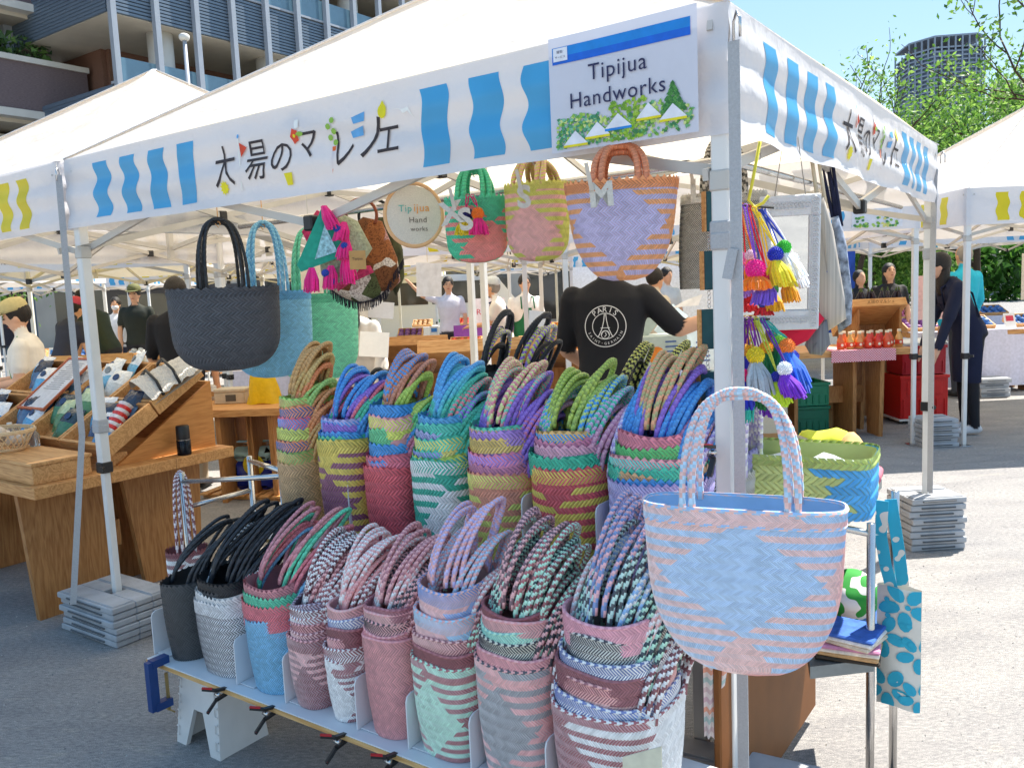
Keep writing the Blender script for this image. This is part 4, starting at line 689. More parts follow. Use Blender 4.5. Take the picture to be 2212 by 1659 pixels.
# ================================================================ helpers for hung goods
def cam_thing(name, label, cat, px, t=None, Y=None, group=None, turn=0.0):
    P = at_t(*px, t) if t is not None else at_y(*px, Y); o = thing(name, label, cat, P, math.atan2(-P[0], P[1]) + turn, group); k = mpp(P)
    def L(x, y, d=0.0): return np.array([(x - px[0]) * k, d, (px[1] - y) * k])
    return o, L, k
def hank(b, a, c, r, n=26, spread=1.0, col=None, jag=0.12):       # tassel: a bundle of yarn strands
    a = np.asarray(a, float); c = np.asarray(c, float); base = np.array(col if not isinstance(col, str) else hx(col))
    for i in range(n):
        th = i * 2.399; q = math.sqrt((i + .5) / n); e = np.array([math.cos(th) * r * q, math.sin(th) * r * q, 0]); end = c + e * spread * random.uniform(.8, 1.25) + np.array([0, 0, random.uniform(-jag, jag) * np.linalg.norm(c - a)])
        m = (a + end) / 2 + e * .45; b.tube([a + e * .35, m, end], [r * .17, r * .2, r * .12], 4, True, np.tile(base * random.uniform(.72, 1.15), (8, 1)))
def pompom(b, c, r, col, n=150):
    base = np.array(col if not isinstance(col, str) else hx(col)); b.col(tuple(base * .8)); b.ball(c, r * .86, 10, 7)
    for i in range(n):
        z = 1 - 2 * (i + .5) / n; th = i * 2.39996; d = np.array([math.cos(th) * math.sqrt(1 - z * z), math.sin(th) * math.sqrt(1 - z * z), z]); q = np.cross(d, [.3, .5, .8]); q /= np.linalg.norm(q); e = np.cross(d, q); p = np.asarray(c) + d * r * random.uniform(.95, 1.06); w = r * .16
        p0 = np.asarray(c) + d * r * .8; cc = base * random.uniform(.75, 1.2); b.add([p0 + q * w, p0 - q * w * .5 + e * w * .9, p0 - q * w * .5 - e * w * .9, p], [[0, 1, 3], [1, 2, 3], [2, 0, 3]], np.tile(cc, (3, 1)))
M_YARN = pm('wool_yarn', '#ffffff', 0.9, attr=True, var=0.15, scale=200, sheen=0.3)
def charm(px_top, px_pom, rp, cpom, px_end, ctas, t, label, cord, wid=0.5):
    rp *= 1.22; o, L, k = cam_thing('pompom_charm', label, 'charm', px_pom, t, group='pompom tassel charms')
    c = MB(); c.col(cord); a = L(*px_top); d = np.array([0, 0, rp * k]); c.tube([a + [0.003, 0, 0], (a + d) / 2 + [.004, 0, 0], d], 0.0022, 5); c.tube([a - [0.003, 0, 0], (a + d) / 2 - [.004, 0, 0], d], 0.0022, 5); c.tube([a + [.006 * math.cos(u), 0, .006 * math.sin(u)] for u in np.linspace(0, 6.28, 9)], .0012, 4); c.build('cord', M_YARN, o)
    p = MB(); pompom(p, (0, 0, 0), rp * k, cpom); p.build('pompom', M_YARN, o)
    h = MB(); e = L(*px_end); hank(h, np.array([0, 0, -rp * k * .7]), e, rp * k * 1.15, 60, 1.25, ctas); h.build('tassel', M_YARN, o)
PCH = [((1600, 448), (1600, 600), 14, '#c88ae8', (1606, 660), '#a06ad8', .20, 'lavender pompom charm with a lavender tassel behind the pink one', '#b080d0'), ((1640, 450), (1668, 625), 12, '#2c9a50', (1672, 670), '#f0b81c', .20, 'forest green pompom charm with a golden tassel', '#e8cc28'), ((1655, 452), (1712, 560), 12, '#f4f4f6', (1728, 618), '#f6f6f8', .20, 'all white pompom charm at the outer end of the rail', '#f0f0f0'), ((1610, 692), (1640, 815), 12, '#f2cf28', (1650, 880), '#18803f', .18, 'yellow pompom charm with a bottle green tassel', '#b4c040'), ((1648, 692), (1712, 770), 12, '#3050c8', (1728, 842), '#1a58d0', .18, 'cobalt pompom charm with a cobalt tassel', '#3aa89c'), ((1630, 692), (1660, 830), 11, '#8a2ac0', (1664, 895), '#7a28c8', .20, 'violet pompom charm hanging lowest of all', '#6a1c90'),
       ((1598, 445), (1596, 560), 15, '#f08ac8', (1600, 640), '#b48ae0', .16, 'pink pompom charm with long lilac tassel, hanging highest beside the strap', '#e88030'),
       ((1605, 445), (1622, 552), 11, '#f4d8e8', (1630, 610), '#f58a1c', .14, 'pale pink pompom charm with an orange tassel', '#e88030'),
       ((1612, 447), (1632, 582), 19, '#f01a96', (1632, 625), '#f58018', .06, 'hot pink pompom charm with a short orange tassel', '#8a50c8'),
       ((1620, 448), (1655, 600), 14, '#ee1c6c', (1648, 655), '#7a5ad8', .10, 'raspberry pompom charm with a violet tassel', '#d82030'),
       ((1632, 450), (1675, 550), 15, '#1430b8', (1690, 615), '#f2de2a', .10, 'royal blue pompom charm with a yellow tassel', '#e8cc28'),
       ((1645, 450), (1693, 535), 14, '#3cc83c', (1715, 600), '#f4f4f6', .14, 'bright green pompom charm with a white tassel', '#1c3fb0'),
       ((1652, 452), (1700, 600), 10, '#2848c0', (1708, 650), '#f4a818', .16, 'small blue pompom charm with an amber tassel', '#2848c0'),
       ((1604, 470), (1612, 640), 12, '#e8343a', (1615, 672), '#e82c30', .18, 'red pompom charm with a red tassel', '#d82030'),
       ((1625, 470), (1650, 655), 11, '#2a60c8', (1652, 680), '#e0303a', .20, 'blue pompom charm with a crimson tassel', '#3050b0'),
       ((1615, 690), (1610, 758), 13, '#f0b020', (1606, 830), '#2a2ab0', .12, 'amber pompom charm with a navy tassel', '#6a1c90'),
       ((1622, 690), (1632, 768), 17, '#ecd420', (1642, 850), '#b8c4cc', .06, 'yellow pompom charm with a pale grey tassel', '#7a2098'),
       ((1605, 690), (1603, 812), 14, '#f02078', (1606, 880), '#2030b8', .05, 'magenta pompom charm with a dark blue tassel', '#5a1888'),
       ((1632, 690), (1655, 752), 13, '#f0a820', (1658, 850), '#0f7a44', .14, 'orange yellow pompom charm with a long green tassel', '#b4c040'),
       ((1638, 690), (1677, 815), 11, '#2028b0', (1688, 875), '#cdee30', .08, 'dark blue pompom charm with a neon lime tassel', '#b4c040'),
       ((1645, 690), (1700, 748), 15, '#f58a30', (1722, 830), '#1a68d8', .12, 'orange pompom charm with a bright blue tassel', '#3aa89c'),
       ((1650, 690), (1695, 797), 14, '#eef0f4', (1718, 855), '#7a28c8', .06, 'white pompom charm with a purple tassel', '#5a2890'),
       ((1655, 690), (1683, 735), 14, '#8ad84a', (1670, 840), '#178a50', .18, 'lime green pompom charm with a dark green tassel', '#3aa89c'),
       ((1612, 700), (1618, 800), 10, '#f0c828', (1608, 905), '#34c8b8', .16, 'gold pompom charm with a turquoise tassel lowest beside the strap', '#5a1888')]
for a in PCH: charm(a[0], a[1], a[2], a[3], a[4], a[5], a[6], a[7], a[8])
# ring rail that carries the charms
o, L, k = cam_thing('charm_rail', 'black wire ring rail that holds the pompom charms', 'rail', (1630, 447), .12); b = MB(); b.tube([L(1590, 440), L(1670, 452)], .003, 6); b.tube([L(1600, 690), L(1660, 690)], .003, 6); b.tube([L(1592, 440), L(1600, 690)], .002, 5); b.build('wire', M_BLK, o)
o, L, k = cam_thing('yellow_hook', 'long yellow plastic hook hanging down to the charm rail', 'hook', (1640, 445), .10); b = MB(); b.tube([L(1643, 310), L(1625, 400), L(1618, 432), L(1630, 447), L(1648, 440), L(1660, 425)], .004, 8); b.build('hook_body', pm('yellow_plastic', '#d8cc3c', .4), o, True)
# carved mirror frame
o, L, k = cam_thing('mirror', 'white carved mirror frame hanging behind the pompom charms', 'mirror', (1705, 570), .62, turn=0.1)
w, h = 62 * k, 145 * k; fr = MB(); o.rotation_euler = (0.16, 0, o.rotation_euler[2])
for x0, z0, x1, z1 in ((-w, -h, w, -h * .70), (-w, h * .70, w, h), (-w, -h * .70, -w * .62, h * .70), (w * .62, -h * .70, w, h * .70)): fr.bbox(x0, -.01, z0, x1, .012, z1, .003)
fr.build('frame', pm('carved_white_paint', '#d6d8da', .6, var=.06, scale=40, bump=.7, bscale=55), o); b = MB(); b.box(-w * .62, .0, -h * .7, w * .62, .004, h * .7); b.build('glass', pm('mirror_glass', (.85, .87, .86), .03, var=.01, metal=1.0), o)
cv = MB()
for i in range(26):
    for sx in (-1, 1):
        z = -h * .92 + i * h * 1.84 / 25; cv.tube([(sx * w * .81 + .012 * math.cos(u) * (1 - u / 12), -.012, z + .012 * math.sin(u) * (1 - u / 12)) for u in np.linspace(0, 9, 12)], .0018, 4)
for i in range(10):
    for sz in (-1, 1):
        x = -w * .55 + i * w * 1.1 / 9; cv.tube([(x + .012 * math.cos(u) * (1 - u / 12), -.012, sz * h * .85 + .014 * math.sin(u) * (1 - u / 12)) for u in np.linspace(0, 9, 12)], .0018, 4)
cv.build('carving', pm('carved_white_paint', '#d6d8da'), o); b = MB(); b.tube([(-w * .5, 0, h), (0, 0, h + .30), (w * .5, 0, h)], .002, 5); b.build('cord', pm('cord_grey', '#9a948c', .8), o)
def cloth_bag(px, t, poly, thick, mat, label, name, straps=(), group=None, extra=None, turn=0.0):
    o, L, k = cam_thing(name, label, 'bag', px, t, group=group, turn=turn); P = [L(*q) for q in poly]; n = len(P); c = np.mean(P, 0); b = MB(); m = 6; rings = []
    for j in range(m + 1):                                       # pillow between two faces
        a = math.pi * j / m; r = 1.0 if 0 < j < m else .0; sc = 1 - .35 * abs(math.cos(a)) ** 3 if 0 < j < m else 0.02
        rings.append([c + (q - c) * sc + np.array([0, -thick * math.cos(a) + .004 * math.sin(q[2] * 90 + q[0] * 60), 0]) for q in P])
    v = np.array(rings).reshape(-1, 3); b.add(v, [[i * n + q, i * n + (q + 1) % n, (i + 1) * n + (q + 1) % n, (i + 1) * n + q] for i in range(m) for q in range(n)]); b.build('body', mat, o, True)
    for st, r, mt in straps:
        s_ = MB(); Q = [L(*q) for q in st]; s_.tube(Q, r, 6); s_.build('strap', mt, o, True)
    return o, L, k
CREAM = pm('natural_canvas', '#cfc3ac', .85, var=.06, scale=120); M_NAVY = pm('navy_cotton', '#161c3c', .85, var=.3, scale=14)
STR = pm('striped_linen', '#b4aca2', .85, var=.35, scale=6, stretch=(26, 1, .3)); STRG = pm('striped_grey_cotton', '#77787c', .85, var=.4, scale=6, stretch=(24, 1, 1))
cloth_bag((1795, 560), .85, [(1765, 430), (1780, 425), (1800, 500), (1822, 640), (1826, 690), (1790, 715), (1758, 690), (1755, 600)], .03, STR, 'beige striped linen tote hanging beside the mirror', 'tote_bag', [([(1768, 432), (1757, 350), (1770, 345), (1782, 430)], .006, CREAM)])
cloth_bag((1818, 560), 1.05, [(1798, 470), (1812, 465), (1828, 530), (1840, 640), (1838, 700), (1812, 720), (1800, 640)], .03, pm('navy_floral', '#8d97a8', .85, var=.85, scale=45), 'navy and white flowered bag on dark straps beside the linen tote', 'tote_bag', [([(1800, 470), (1778, 360), (1790, 355), (1812, 470)], .006, M_NAVY), ([(1806, 470), (1790, 358), (1800, 360), (1818, 490)], .006, M_NAVY)])
cloth_bag((1725, 720), .75, [(1672, 705), (1760, 668), (1778, 690), (1745, 735), (1700, 758), (1680, 745)], .012, pm('red_cotton', '#c8183c', .8, var=.1, scale=20), 'red cloth pouch hanging below the mirror frame', 'cloth_pouch')
cloth_bag((1765, 740), .8, [(1745, 725), (1785, 690), (1792, 745), (1775, 768), (1750, 765), (1740, 745)], .02, STRG, 'grey striped cloth bag hanging below the linen tote', 'cloth_pouch')
# teal painted name boards on chains beside the tent leg
TEALB = pm('teal_paint', '#24565c', .6, var=.2, scale=25)
for i, (x0, y0, x1, y1) in enumerate(((1523, 415, 1548, 500), (1519, 543, 1548, 626), (1514, 668, 1552, 754), (1512, 800, 1548, 872))):
    o, L, k = cam_thing('painted_board', 'teal painted wooden board, %s on the chain beside the tent leg' % ['topmost', 'second', 'third', 'lowest'][i], 'board', ((x0 + x1) / 2, (y0 + y1) / 2), .12, group='chained teal boards', turn=.5)
    a, c = L(x0, y1), L(x1, y0); b = MB(); b.bbox(a[0] * 1.2, -.008, a[2], c[0] * 1.2, .008, c[2], .003); b.build('board', TEALB, o)
    b = MB(); b.box(a[0] * 1.2 - .004, -.009, a[2], a[0] * 1.2, .009, c[2]); b.build('bare_edge', W_OAK, o); b = MB()
    for q in range(5): b.tube([np.array([.004 * math.cos(u), .001 * (q % 2), c[2] + .008 + q * .011 + .006 * math.sin(u)]) for u in np.linspace(0, 6.28, 8)], .0011, 4)
    b.build('chain', M_STEEL, o)
# ================================================================ hoop sign
o, L, k = cam_thing('hoop_sign', 'round embroidery hoop sign stitched Tipijua Hand works', 'sign', (894, 465), .14, turn=.12); R_ = 62 * k
b = MB(); b.lathe([(R_ * .99, -.003), (R_ * .99, .003)], 40, Matrix.Rotation(math.pi / 2, 4, 'X')); b.build('linen', pm('linen_cream', '#d8d0c4', .9, var=.1, scale=260, bump=.2, bscale=500), o)
b = MB(); b.tube([(R_ * math.cos(u), 0, R_ * 1.08 * math.sin(u)) for u in np.linspace(0, 2 * math.pi, 49)], .0065, 8, False); b.build('ring', pm('hoop_wood', '#e0b080', .5, var=.08, scale=30), o, True)
b = MB(); b.bbox(-.014, -.006, R_ * 1.08, -.004, .006, R_ * 1.08 + .022, .001); b.bbox(.004, -.006, R_ * 1.08, .014, .006, R_ * 1.08 + .022, .001); b.tube([(-.018, 0, R_ * 1.08 + .014), (.018, 0, R_ * 1.08 + .014)], .002, 6); b.build('clasp', pm('hoop_wood', '#e0b080'), o)
fl = lambda q, z, oo: np.stack([np.asarray(q, float), np.full(np.shape(q), -.006) - oo, np.asarray(z, float)], -1)
for body, x, z, w, c in (('Tip', -.028, .018, .042, '#58b0a8'), ('ijua', .026, .018, .05, '#e09a48'), ('Hand', .012, -.016, .056, '#6a6058'), ('works', .014, -.045, .056, '#6a6058')): text_w(fl, body, x, z, w, pm('thread_' + c[1:], c, .7), o, 0.0)
# ================================================================ crochet and patchwork bags
SAGE = pm('sage_crochet', '#a9ae92', .95, var=.3, scale=90, bump=.9, bscale=110); PINKC = pm('pink_crochet', '#c83a68', .95, var=.3, scale=90, bump=.9, bscale=110)
o, L, k = cloth_bag((725, 530), .10, [(688, 520), (725, 455), (775, 480), (803, 540), (760, 600), (722, 612), (690, 590)], .035, SAGE, 'sage crochet bag with teal flap, hot pink tassels and blue pompoms', 'crochet_bag')
b = MB(); b.add([L(*q, -.045) for q in ((700, 455), (738, 520), (748, 552), (650, 585), (642, 570))], [[0, 1, 2, 3, 4]]); b.build('flap', pm('teal_felt', '#2fa088', .95, var=.15, scale=60), o); b = MB(); b.add([L(*q, -.049) for q in ((705, 488), (728, 545), (680, 560))], [[0, 1, 2]]); b.build('embroidered_patch', pm('blue_embroidery', '#9fd0d8', .9, var=.5, scale=110), o)
for i, (a, e) in enumerate((((706, 450), (722, 495)), ((745, 485), (735, 520)), ((748, 520), (740, 560)), ((745, 550), (748, 610)), ((712, 575), (706, 620)), ((672, 578), (668, 625)))):
    h = MB(); hank(h, L(*a, -.055), L(*e, -.07), 13 * k, 46, 1.2, '#f0248c'); h.build('tassel', M_YARN, o)
for c in ((730, 498), (743, 535), (700, 590), (712, 608)):
    h = MB(); pompom(h, L(*c, -.075), 9 * k, '#1c46b0', 90); h.build('pompom', M_YARN, o)
cloth_bag((700, 530), .24, [(655, 500), (690, 455), (715, 470), (690, 540), (668, 530)], .02, PINKC, 'pink crochet corner of a bag behind the sage crochet bag', 'crochet_bag'); cloth_bag((765, 590), .18, [(722, 605), (740, 580), (800, 575), (808, 590), (760, 610), (728, 628)], .03, pm('pink_crochet', '#c83a68'), 'pink crochet purse below the kraft paper tag', 'crochet_bag')
FLO = pm('floral_patchwork', '#c9a184', .9, var=.55, scale=17)
def patch_mat():
    m = bpy.data.materials.new('patchwork_print'); m.use_nodes = True; n = m.node_tree; L_ = n.links; b = n.nodes['Principled BSDF']; b.inputs['Roughness'].default_value = .9
    tc = n.nodes.new('ShaderNodeTexCoord'); v = n.nodes.new('ShaderNodeTexVoronoi'); v.inputs['Scale'].default_value = 11; v.voronoi_dimensions = '3D'; L_.new(tc.outputs['Object'], v.inputs['Vector'])
    r = n.nodes.new('ShaderNodeValToRGB'); r.color_ramp.interpolation = 'CONSTANT'; e = r.color_ramp.elements; e[0].color = (*hx('#9a5c30'), 1); e[1].position = .3; e[1].color = (*hx('#dccdbb'), 1)
    for p, c in ((.48, '#b98a86'), (.62, '#7a4a28'), (.78, '#e0d6cc'), (.9, '#56603a')): x = e.new(p); x.color = (*hx(c), 1)
    s = n.nodes.new('ShaderNodeSeparateColor'); L_.new(v.outputs['Color'], s.inputs[0]); L_.new(s.outputs[0], r.inputs[0])
    no = n.nodes.new('ShaderNodeTexNoise'); no.inputs['Scale'].default_value = 70; no.inputs['Distortion'].default_value = 2.5; L_.new(tc.outputs['Object'], no.inputs['Vector']); r2 = n.nodes.new('ShaderNodeValToRGB'); r2.color_ramp.elements[0].position = .42; r2.color_ramp.elements[1].position = .5; r2.color_ramp.elements[0].color = (.35, .28, .25, 1); L_.new(no.outputs['Fac'], r2.inputs[0])
    mx = n.nodes.new('ShaderNodeMix'); mx.data_type = 'RGBA'; mx.blend_type = 'MULTIPLY'; mx.inputs['Factor'].default_value = .8; L_.new(r.outputs[0], mx.inputs['A']); L_.new(r2.outputs[0], mx.inputs['B']); L_.new(mx.outputs['Result'], b.inputs['Base Color']); return m
o, L, k = cloth_bag((800, 560), .30, [(762, 490), (790, 470), (830, 480), (858, 560), (862, 610), (820, 650), (770, 655), (715, 630), (705, 600), (735, 530)], .05, patch_mat(), 'brown patchwork bag with round wooden handle and black fringe', 'patchwork_bag')
b = MB(); b.tube([L(787, 468) + np.array([32 * k * math.cos(u), -.03, 34 * k * math.sin(u)]) for u in np.linspace(-.6, 3.7, 24)], .006, 8); b.build('ring_handle', pm('amber_handle', '#8a4526', .3), o, True)
h = MB()
for i in range(90):
    u = i / 89; x = 712 + 158 * u; y = 622 + 34 * math.sin(math.pi * min(1, u * 1.25)) ** .8 - 60 * max(0, u - .75) / .25 * .9; a = L(x, y - 6, -.03 - .02 * random.random()); h.tube([a, a + np.array([random.uniform(-.004, .004), 0, -.030 * random.uniform(.8, 1.25)])], .0016, 4)
h.build('fringe', pm('black_fringe', (.02, .018, .03), .9), o)
o, L, k = cloth_bag((845, 540), .48, [(818, 470), (850, 470), (870, 540), (870, 600), (850, 640), (830, 600)], .04, pm('olive_print', '#4a4c32', .9, var=.6, scale=24), 'olive printed bag with black handle behind the patchwork bag', 'patchwork_bag')
b = MB(); b.tube([L(815, 470) + np.array([34 * k * math.cos(u), -.02, 36 * k * math.sin(u)]) for u in np.linspace(-.4, 3.5, 24)], .006, 8); b.build('ring_handle', M_BLK, o, True)
o, L, k = cam_thing('price_tag', 'kraft paper tag hanging on the pink crochet purse', 'tag', (772, 560), .02); b = MB(); b.box(*(L(755, 582)), *(L(790, 542, .002))); b.build('card', pm('kraft_card', '#c0945c', .8), o); text_w(lambda q, z, oo: np.stack([np.asarray(q, float), np.full(np.shape(q), -.002) - oo, np.asarray(z, float)], -1), 'Tipijua', 0, 0, 22 * k, M_INK, o, 0.0)
o, L, k = cam_thing('paper_sheet', 'white translucent plastic sheet hanging from the tent frame', 'sheet', (925, 603), 1.6); b = MB(); b.sheet(lambda u, v: np.stack([(-27 + 54 * u + 3 * v) * k, .01 * np.sin(u * 7 + v * 3), (-36 + 72 * v - 4 * u) * k], -1), 8, 8); b.build('film', pm('milky_film', '#e6e6f0', .4, trans=.4), o, True); b = MB(); b.tube([(0, 0, 36 * k), (0.0, 0, .28)], .0015, 4); b.build('cord', CREAM, o)
charm((1012, 425), (1008, 463), 12, '#181c70', (1006, 505), '#ead31c', .10, 'navy pompom charm with a yellow tassel on the small green bag', '#c81c6c'); charm((1022, 425), (1032, 462), 12, '#f5801c', (1033, 505), '#e81c84', .10, 'orange pompom charm with a magenta tassel on the small green bag', '#c81c6c')
clamp(0, 'gripping the strapped tent leg', 0.6, loc=SW(0.05, -0.02, 1.07))
# ================================================================ steel rack behind the lower row, cart beside the leg
def rods(o, L, segs, r, name='rod', mat=M_STEEL):
    for a, c in segs:
        b = MB(); b.tube([a, c], r, 12); b.build(name, mat, o, True)
rk = thing('steel_rack', 'stainless steel tube rack standing behind the black bags', 'rack', SW(0, 0), RZ)
def loc(p): s_, t_ = st_of(p); return np.array([-s_, t_, p[2]])
A, Bp, Cp = loc(at_t(392, 1020, 0.02)), loc(at_t(607, 1005, -0.02)), loc(at_t(538, 985, 0.30))
for q in (A, Bp, Cp): rods(rk, None, [((q[0], q[1], 0), (q[0], q[1], q[2]))], .012, 'post')
dz = np.array([0, 0, -.02]); rods(rk, None, [(A + dz * 2, Bp + dz * 2), (Bp + dz, Cp + dz), (A + [0, 0, -.15], Cp + [0, 0, -.15])], .010)
ct = thing('steel_cart', 'stainless steel cart with trays beside the strapped tent leg', 'cart', SW(0, 0), RZ)
P1, P2 = loc(at_y(1882, 1130, 2.25)), loc(at_y(1934, 1060, 2.36)); P3, P4 = loc(at_y(1690, 1300, 2.75)), loc(at_y(1602, 1300, 2.6))
for q, z in ((P1, P1[2]), (P2, P2[2]), (P3, .80), (P4, .80)): rods(ct, None, [((q[0], q[1], 0), (q[0], q[1], z))], .0115, 'post')
M_GALV = pm('galvanised_sheet', '#7f878a', .4, var=.15, scale=18, metal=.6)
def tray(name, pts, th):
    b = MB(); n = len(pts); v = [p + np.array([0, 0, -th]) for p in pts] + list(pts); b.add(v, [list(range(n))[::-1], list(range(n, 2 * n))] + [[i, (i + 1) % n, n + (i + 1) % n, n + i] for i in range(n)]); b.build(name, M_GALV, ct)
zt = .80; c1, c2 = loc(at_z(1815, 1130, zt)), loc(at_z(1905, 1035, zt)); tray('top_tray', [c1, c2, c2 + [-.5, 0, 0], c1 + [-.5, 0, 0]], .03)
zl = .42; c1, c2 = loc(at_z(1750, 1440, zl)), loc(at_z(1888, 1424, zl)); d_ = np.array([-.15, .42, 0]); tray('lower_tray', [c1, c2, c2 + d_, c1 + d_], .035)
rods(ct, None, [(P1 + [0, 0, -.03], P1 + [-.30, .05, -.02]), (P1 + [0, 0, P1[2] * 0 - (P1[2] - .43)], P1 + [-.12, .02, -(P1[2] - .44)])], .010)
# woven basket on the cart
pb = at_t(1735, 1100, .55); k = mpp(pb); o = thing('woven_basket', 'lime and sky blue woven basket full of wrapping paper on the cart', 'basket', (pb[0], pb[1], .802), RZ + .1); hx = lambda h: tuple(np.clip(np.array(_hx0(h)) * 1.2 + 0.04, 0, .86))
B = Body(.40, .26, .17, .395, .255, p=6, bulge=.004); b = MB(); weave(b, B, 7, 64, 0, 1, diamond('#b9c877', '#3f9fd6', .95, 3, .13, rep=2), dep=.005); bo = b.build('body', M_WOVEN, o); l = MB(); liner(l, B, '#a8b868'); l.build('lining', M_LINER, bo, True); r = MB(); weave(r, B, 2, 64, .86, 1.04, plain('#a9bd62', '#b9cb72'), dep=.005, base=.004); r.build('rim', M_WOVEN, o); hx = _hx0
def crumple(o, c, r, mat, name, seed=0, flatz=1.0, n=14):
    b = MB(); rg = np.random.default_rng(seed); b.ball(c, (r[0], r[1], r[2]), n, 9); V = b.V[-1]; ph = rg.uniform(0, 6, 3); V += np.stack([np.sin(V[:, 1] * 60 + ph[0]) * .12 * r[0], np.sin(V[:, 2] * 70 + ph[1]) * .12 * r[1], np.sin(V[:, 0] * 55 + ph[2]) * .22 * r[2] + np.cos(V[:, 1] * 80) * .12 * r[2]], -1); b.V[-1] = V; return b.build(name, mat, o, True)
o = thing('tissue_paper', 'white crumpled tissue paper in the lime and blue basket', 'paper', (pb[0], pb[1], .92), RZ); crumple(o, (.08, 0, .0), (.09, .08, .04), pm('tissue', '#dfe6ee', .6, trans=.3), 'sheet', 2); crumple(o, (-.08, .01, .0), (.09, .08, .03), pm('tissue', '#dfe6ee'), 'sheet', 3)
for nm, lb, px, t, r, c, sd in (('cloth', 'folded neon yellow cloth behind the woven basket', (1790, 955), .85, (.09, .06, .04), '#d8dc4a', 4), ('cloth', 'folded taupe cloth behind the woven basket', (1740, 970), .8, (.10, .06, .035), '#b0a08c', 5), ('cloth', 'folded tan cloth beside the woven basket', (1845, 985), .8, (.05, .07, .06), '#cfae78', 6), ('cloth', 'rolled pink cloth in the metal tray beside the basket', (1872, 1025), .7, (.05, .08, .035), '#d87888', 7)):
    P = at_t(*px, t); o = thing(nm, lb, 'cloth', P, RZ, 'folded cloths on the cart'); crumple(o, (0, 0, 0), r, pm('cloth_' + c[1:], c, .9, var=.1), 'fold', sd)
# goods on the lower tray
P = at_z(1845, 1330, .52); o = thing('sun_hat', 'white sun hat with green leaf print on the lower cart tray', 'hat', (*at_z(1842, 1300, .48)[:2], .47), 0.3)
def hat_prof(r, h, br): return [(r + br, 0), (r + br * .5, .008), (r, .018), (r * .97, h * .7), (r * .8, h * .95), (r * .35, h)]
LEAF = pm('leaf_print', '#ffffff', .8)
def print_mat(name, c1, c2, scale, thr=.5):
    m = bpy.data.materials.new(name); m.use_nodes = True; n = m.node_tree; b = n.nodes['Principled BSDF']; b.inputs['Roughness'].default_value = .8; tc = n.nodes.new('ShaderNodeTexCoord'); no = n.nodes.new('ShaderNodeTexVoronoi'); no.inputs['Scale'].default_value = scale; no.feature = 'SMOOTH_F1'; r = n.nodes.new('ShaderNodeValToRGB'); r.color_ramp.interpolation = 'CONSTANT'; r.color_ramp.elements[0].color = (*hx(c2), 1); r.color_ramp.elements[1].position = thr; r.color_ramp.elements[1].color = (*hx(c1), 1); n.links.new(tc.outputs['Object'], no.inputs['Vector']); n.links.new(no.outputs['Distance'], r.inputs[0]); n.links.new(r.outputs[0], b.inputs['Base Color']); return m
b = MB(); b.lathe(hat_prof(.075, .12, .03), 28); b.build('crown', print_mat('green_leaf_print', '#e6e6e2', '#2f9a3c', 24, .45), o, True); o.rotation_euler = (.5, -.5, .3)
o = thing('sun_hat', 'blue denim sun hat below the leaf print hat', 'hat', (*at_z(1850, 1330, .44)[:2], .45), 0); b = MB(); b.lathe(hat_prof(.07, .09, .06), 28); b.build('crown', pm('denim_blue', '#5a82c0', .8, var=.15, scale=60), o, True); o.rotation_euler = (.15, -.25, 0)
for i in range(7):
    c = ['#3a342c', '#c8a070', '#e0d8c8', '#c888a8', '#d8c8b0', '#e8e2da', '#3f68b8'][i]; o = thing('folded_scarf', 'folded %s scarf, %s up in the pile on the lower cart tray' % (['dark brown', 'tan', 'cream', 'mauve', 'sand', 'white', 'blue'][i], ['first', 'second', 'third', 'fourth', 'fifth', 'sixth', 'seventh'][i]), 'scarf', (*at_z(1832, 1405, .43)[:2], .423 + i * .011), RZ + random.uniform(-.2, .2), 'folded scarves'); b = MB(); b.bbox(-.085, -.07, 0, .085, .07, .0105, .004); b.build('fold', pm('scarf_' + c[1:], c, .9, var=.35, scale=40), o)
# flowered tote on the post
o, L, k = cam_thing('flowered_tote', 'slim turquoise flowered tote hanging on the cart post', 'bag', (1942, 1390), None, 2.28, turn=-.1); a, c = L(1898, 1530), L(1985, 1262); b = MB(); n_ = 10
FLW = pm('turquoise_cotton', '#ffffff', .8, attr=True, var=.05)
def tote_fn(sgn): return lambda u, v: np.stack([a[0] + (c[0] - a[0]) * u, sgn * (.018 * np.sin(np.pi * u) + .004) + .003 * np.sin(v * 9 + u * 5), a[2] + (c[2] - a[2]) * v + .006 * np.sin(u * 5)], -1)
for sg_ in (-1, 1): b.col('#d9d6cc'); b.sheet(tote_fn(sg_), 8, 12, flip=sg_ > 0)
b.build('body', FLW, o, True); fl_ = MB(); tf = tote_fn(-1)
for (u0, v0, R0) in ((.66, .86, .62), (.12, .58, .55), (.95, .48, .5), (.25, .14, .6), (.95, .12, .45)):
    for q in range(5):
        an = q * 1.2566 + u0 * 9; cu, cv_ = u0 + R0 * .62 * math.cos(an), v0 + R0 * .2 * math.sin(an); P_ = np.array([(cu + R0 * (.42 * math.cos(an) * math.cos(w_) - .27 * math.sin(an) * math.sin(w_)), cv_ + R0 * .325 * (.42 * math.sin(an) * math.cos(w_) + .27 * math.cos(an) * math.sin(w_))) for w_ in np.linspace(0, 6.28, 12)[:-1]])
        if P_.min() < 0.0 or P_.max() > 1.0: P_ = np.clip(P_, 0.0, 1.0)
        fl_.col('#2fa6c4'); X = tf(P_[:, 0], P_[:, 1]); X[:, 1] -= .0035; fl_.add(X, [list(range(len(X)))[::-1]])
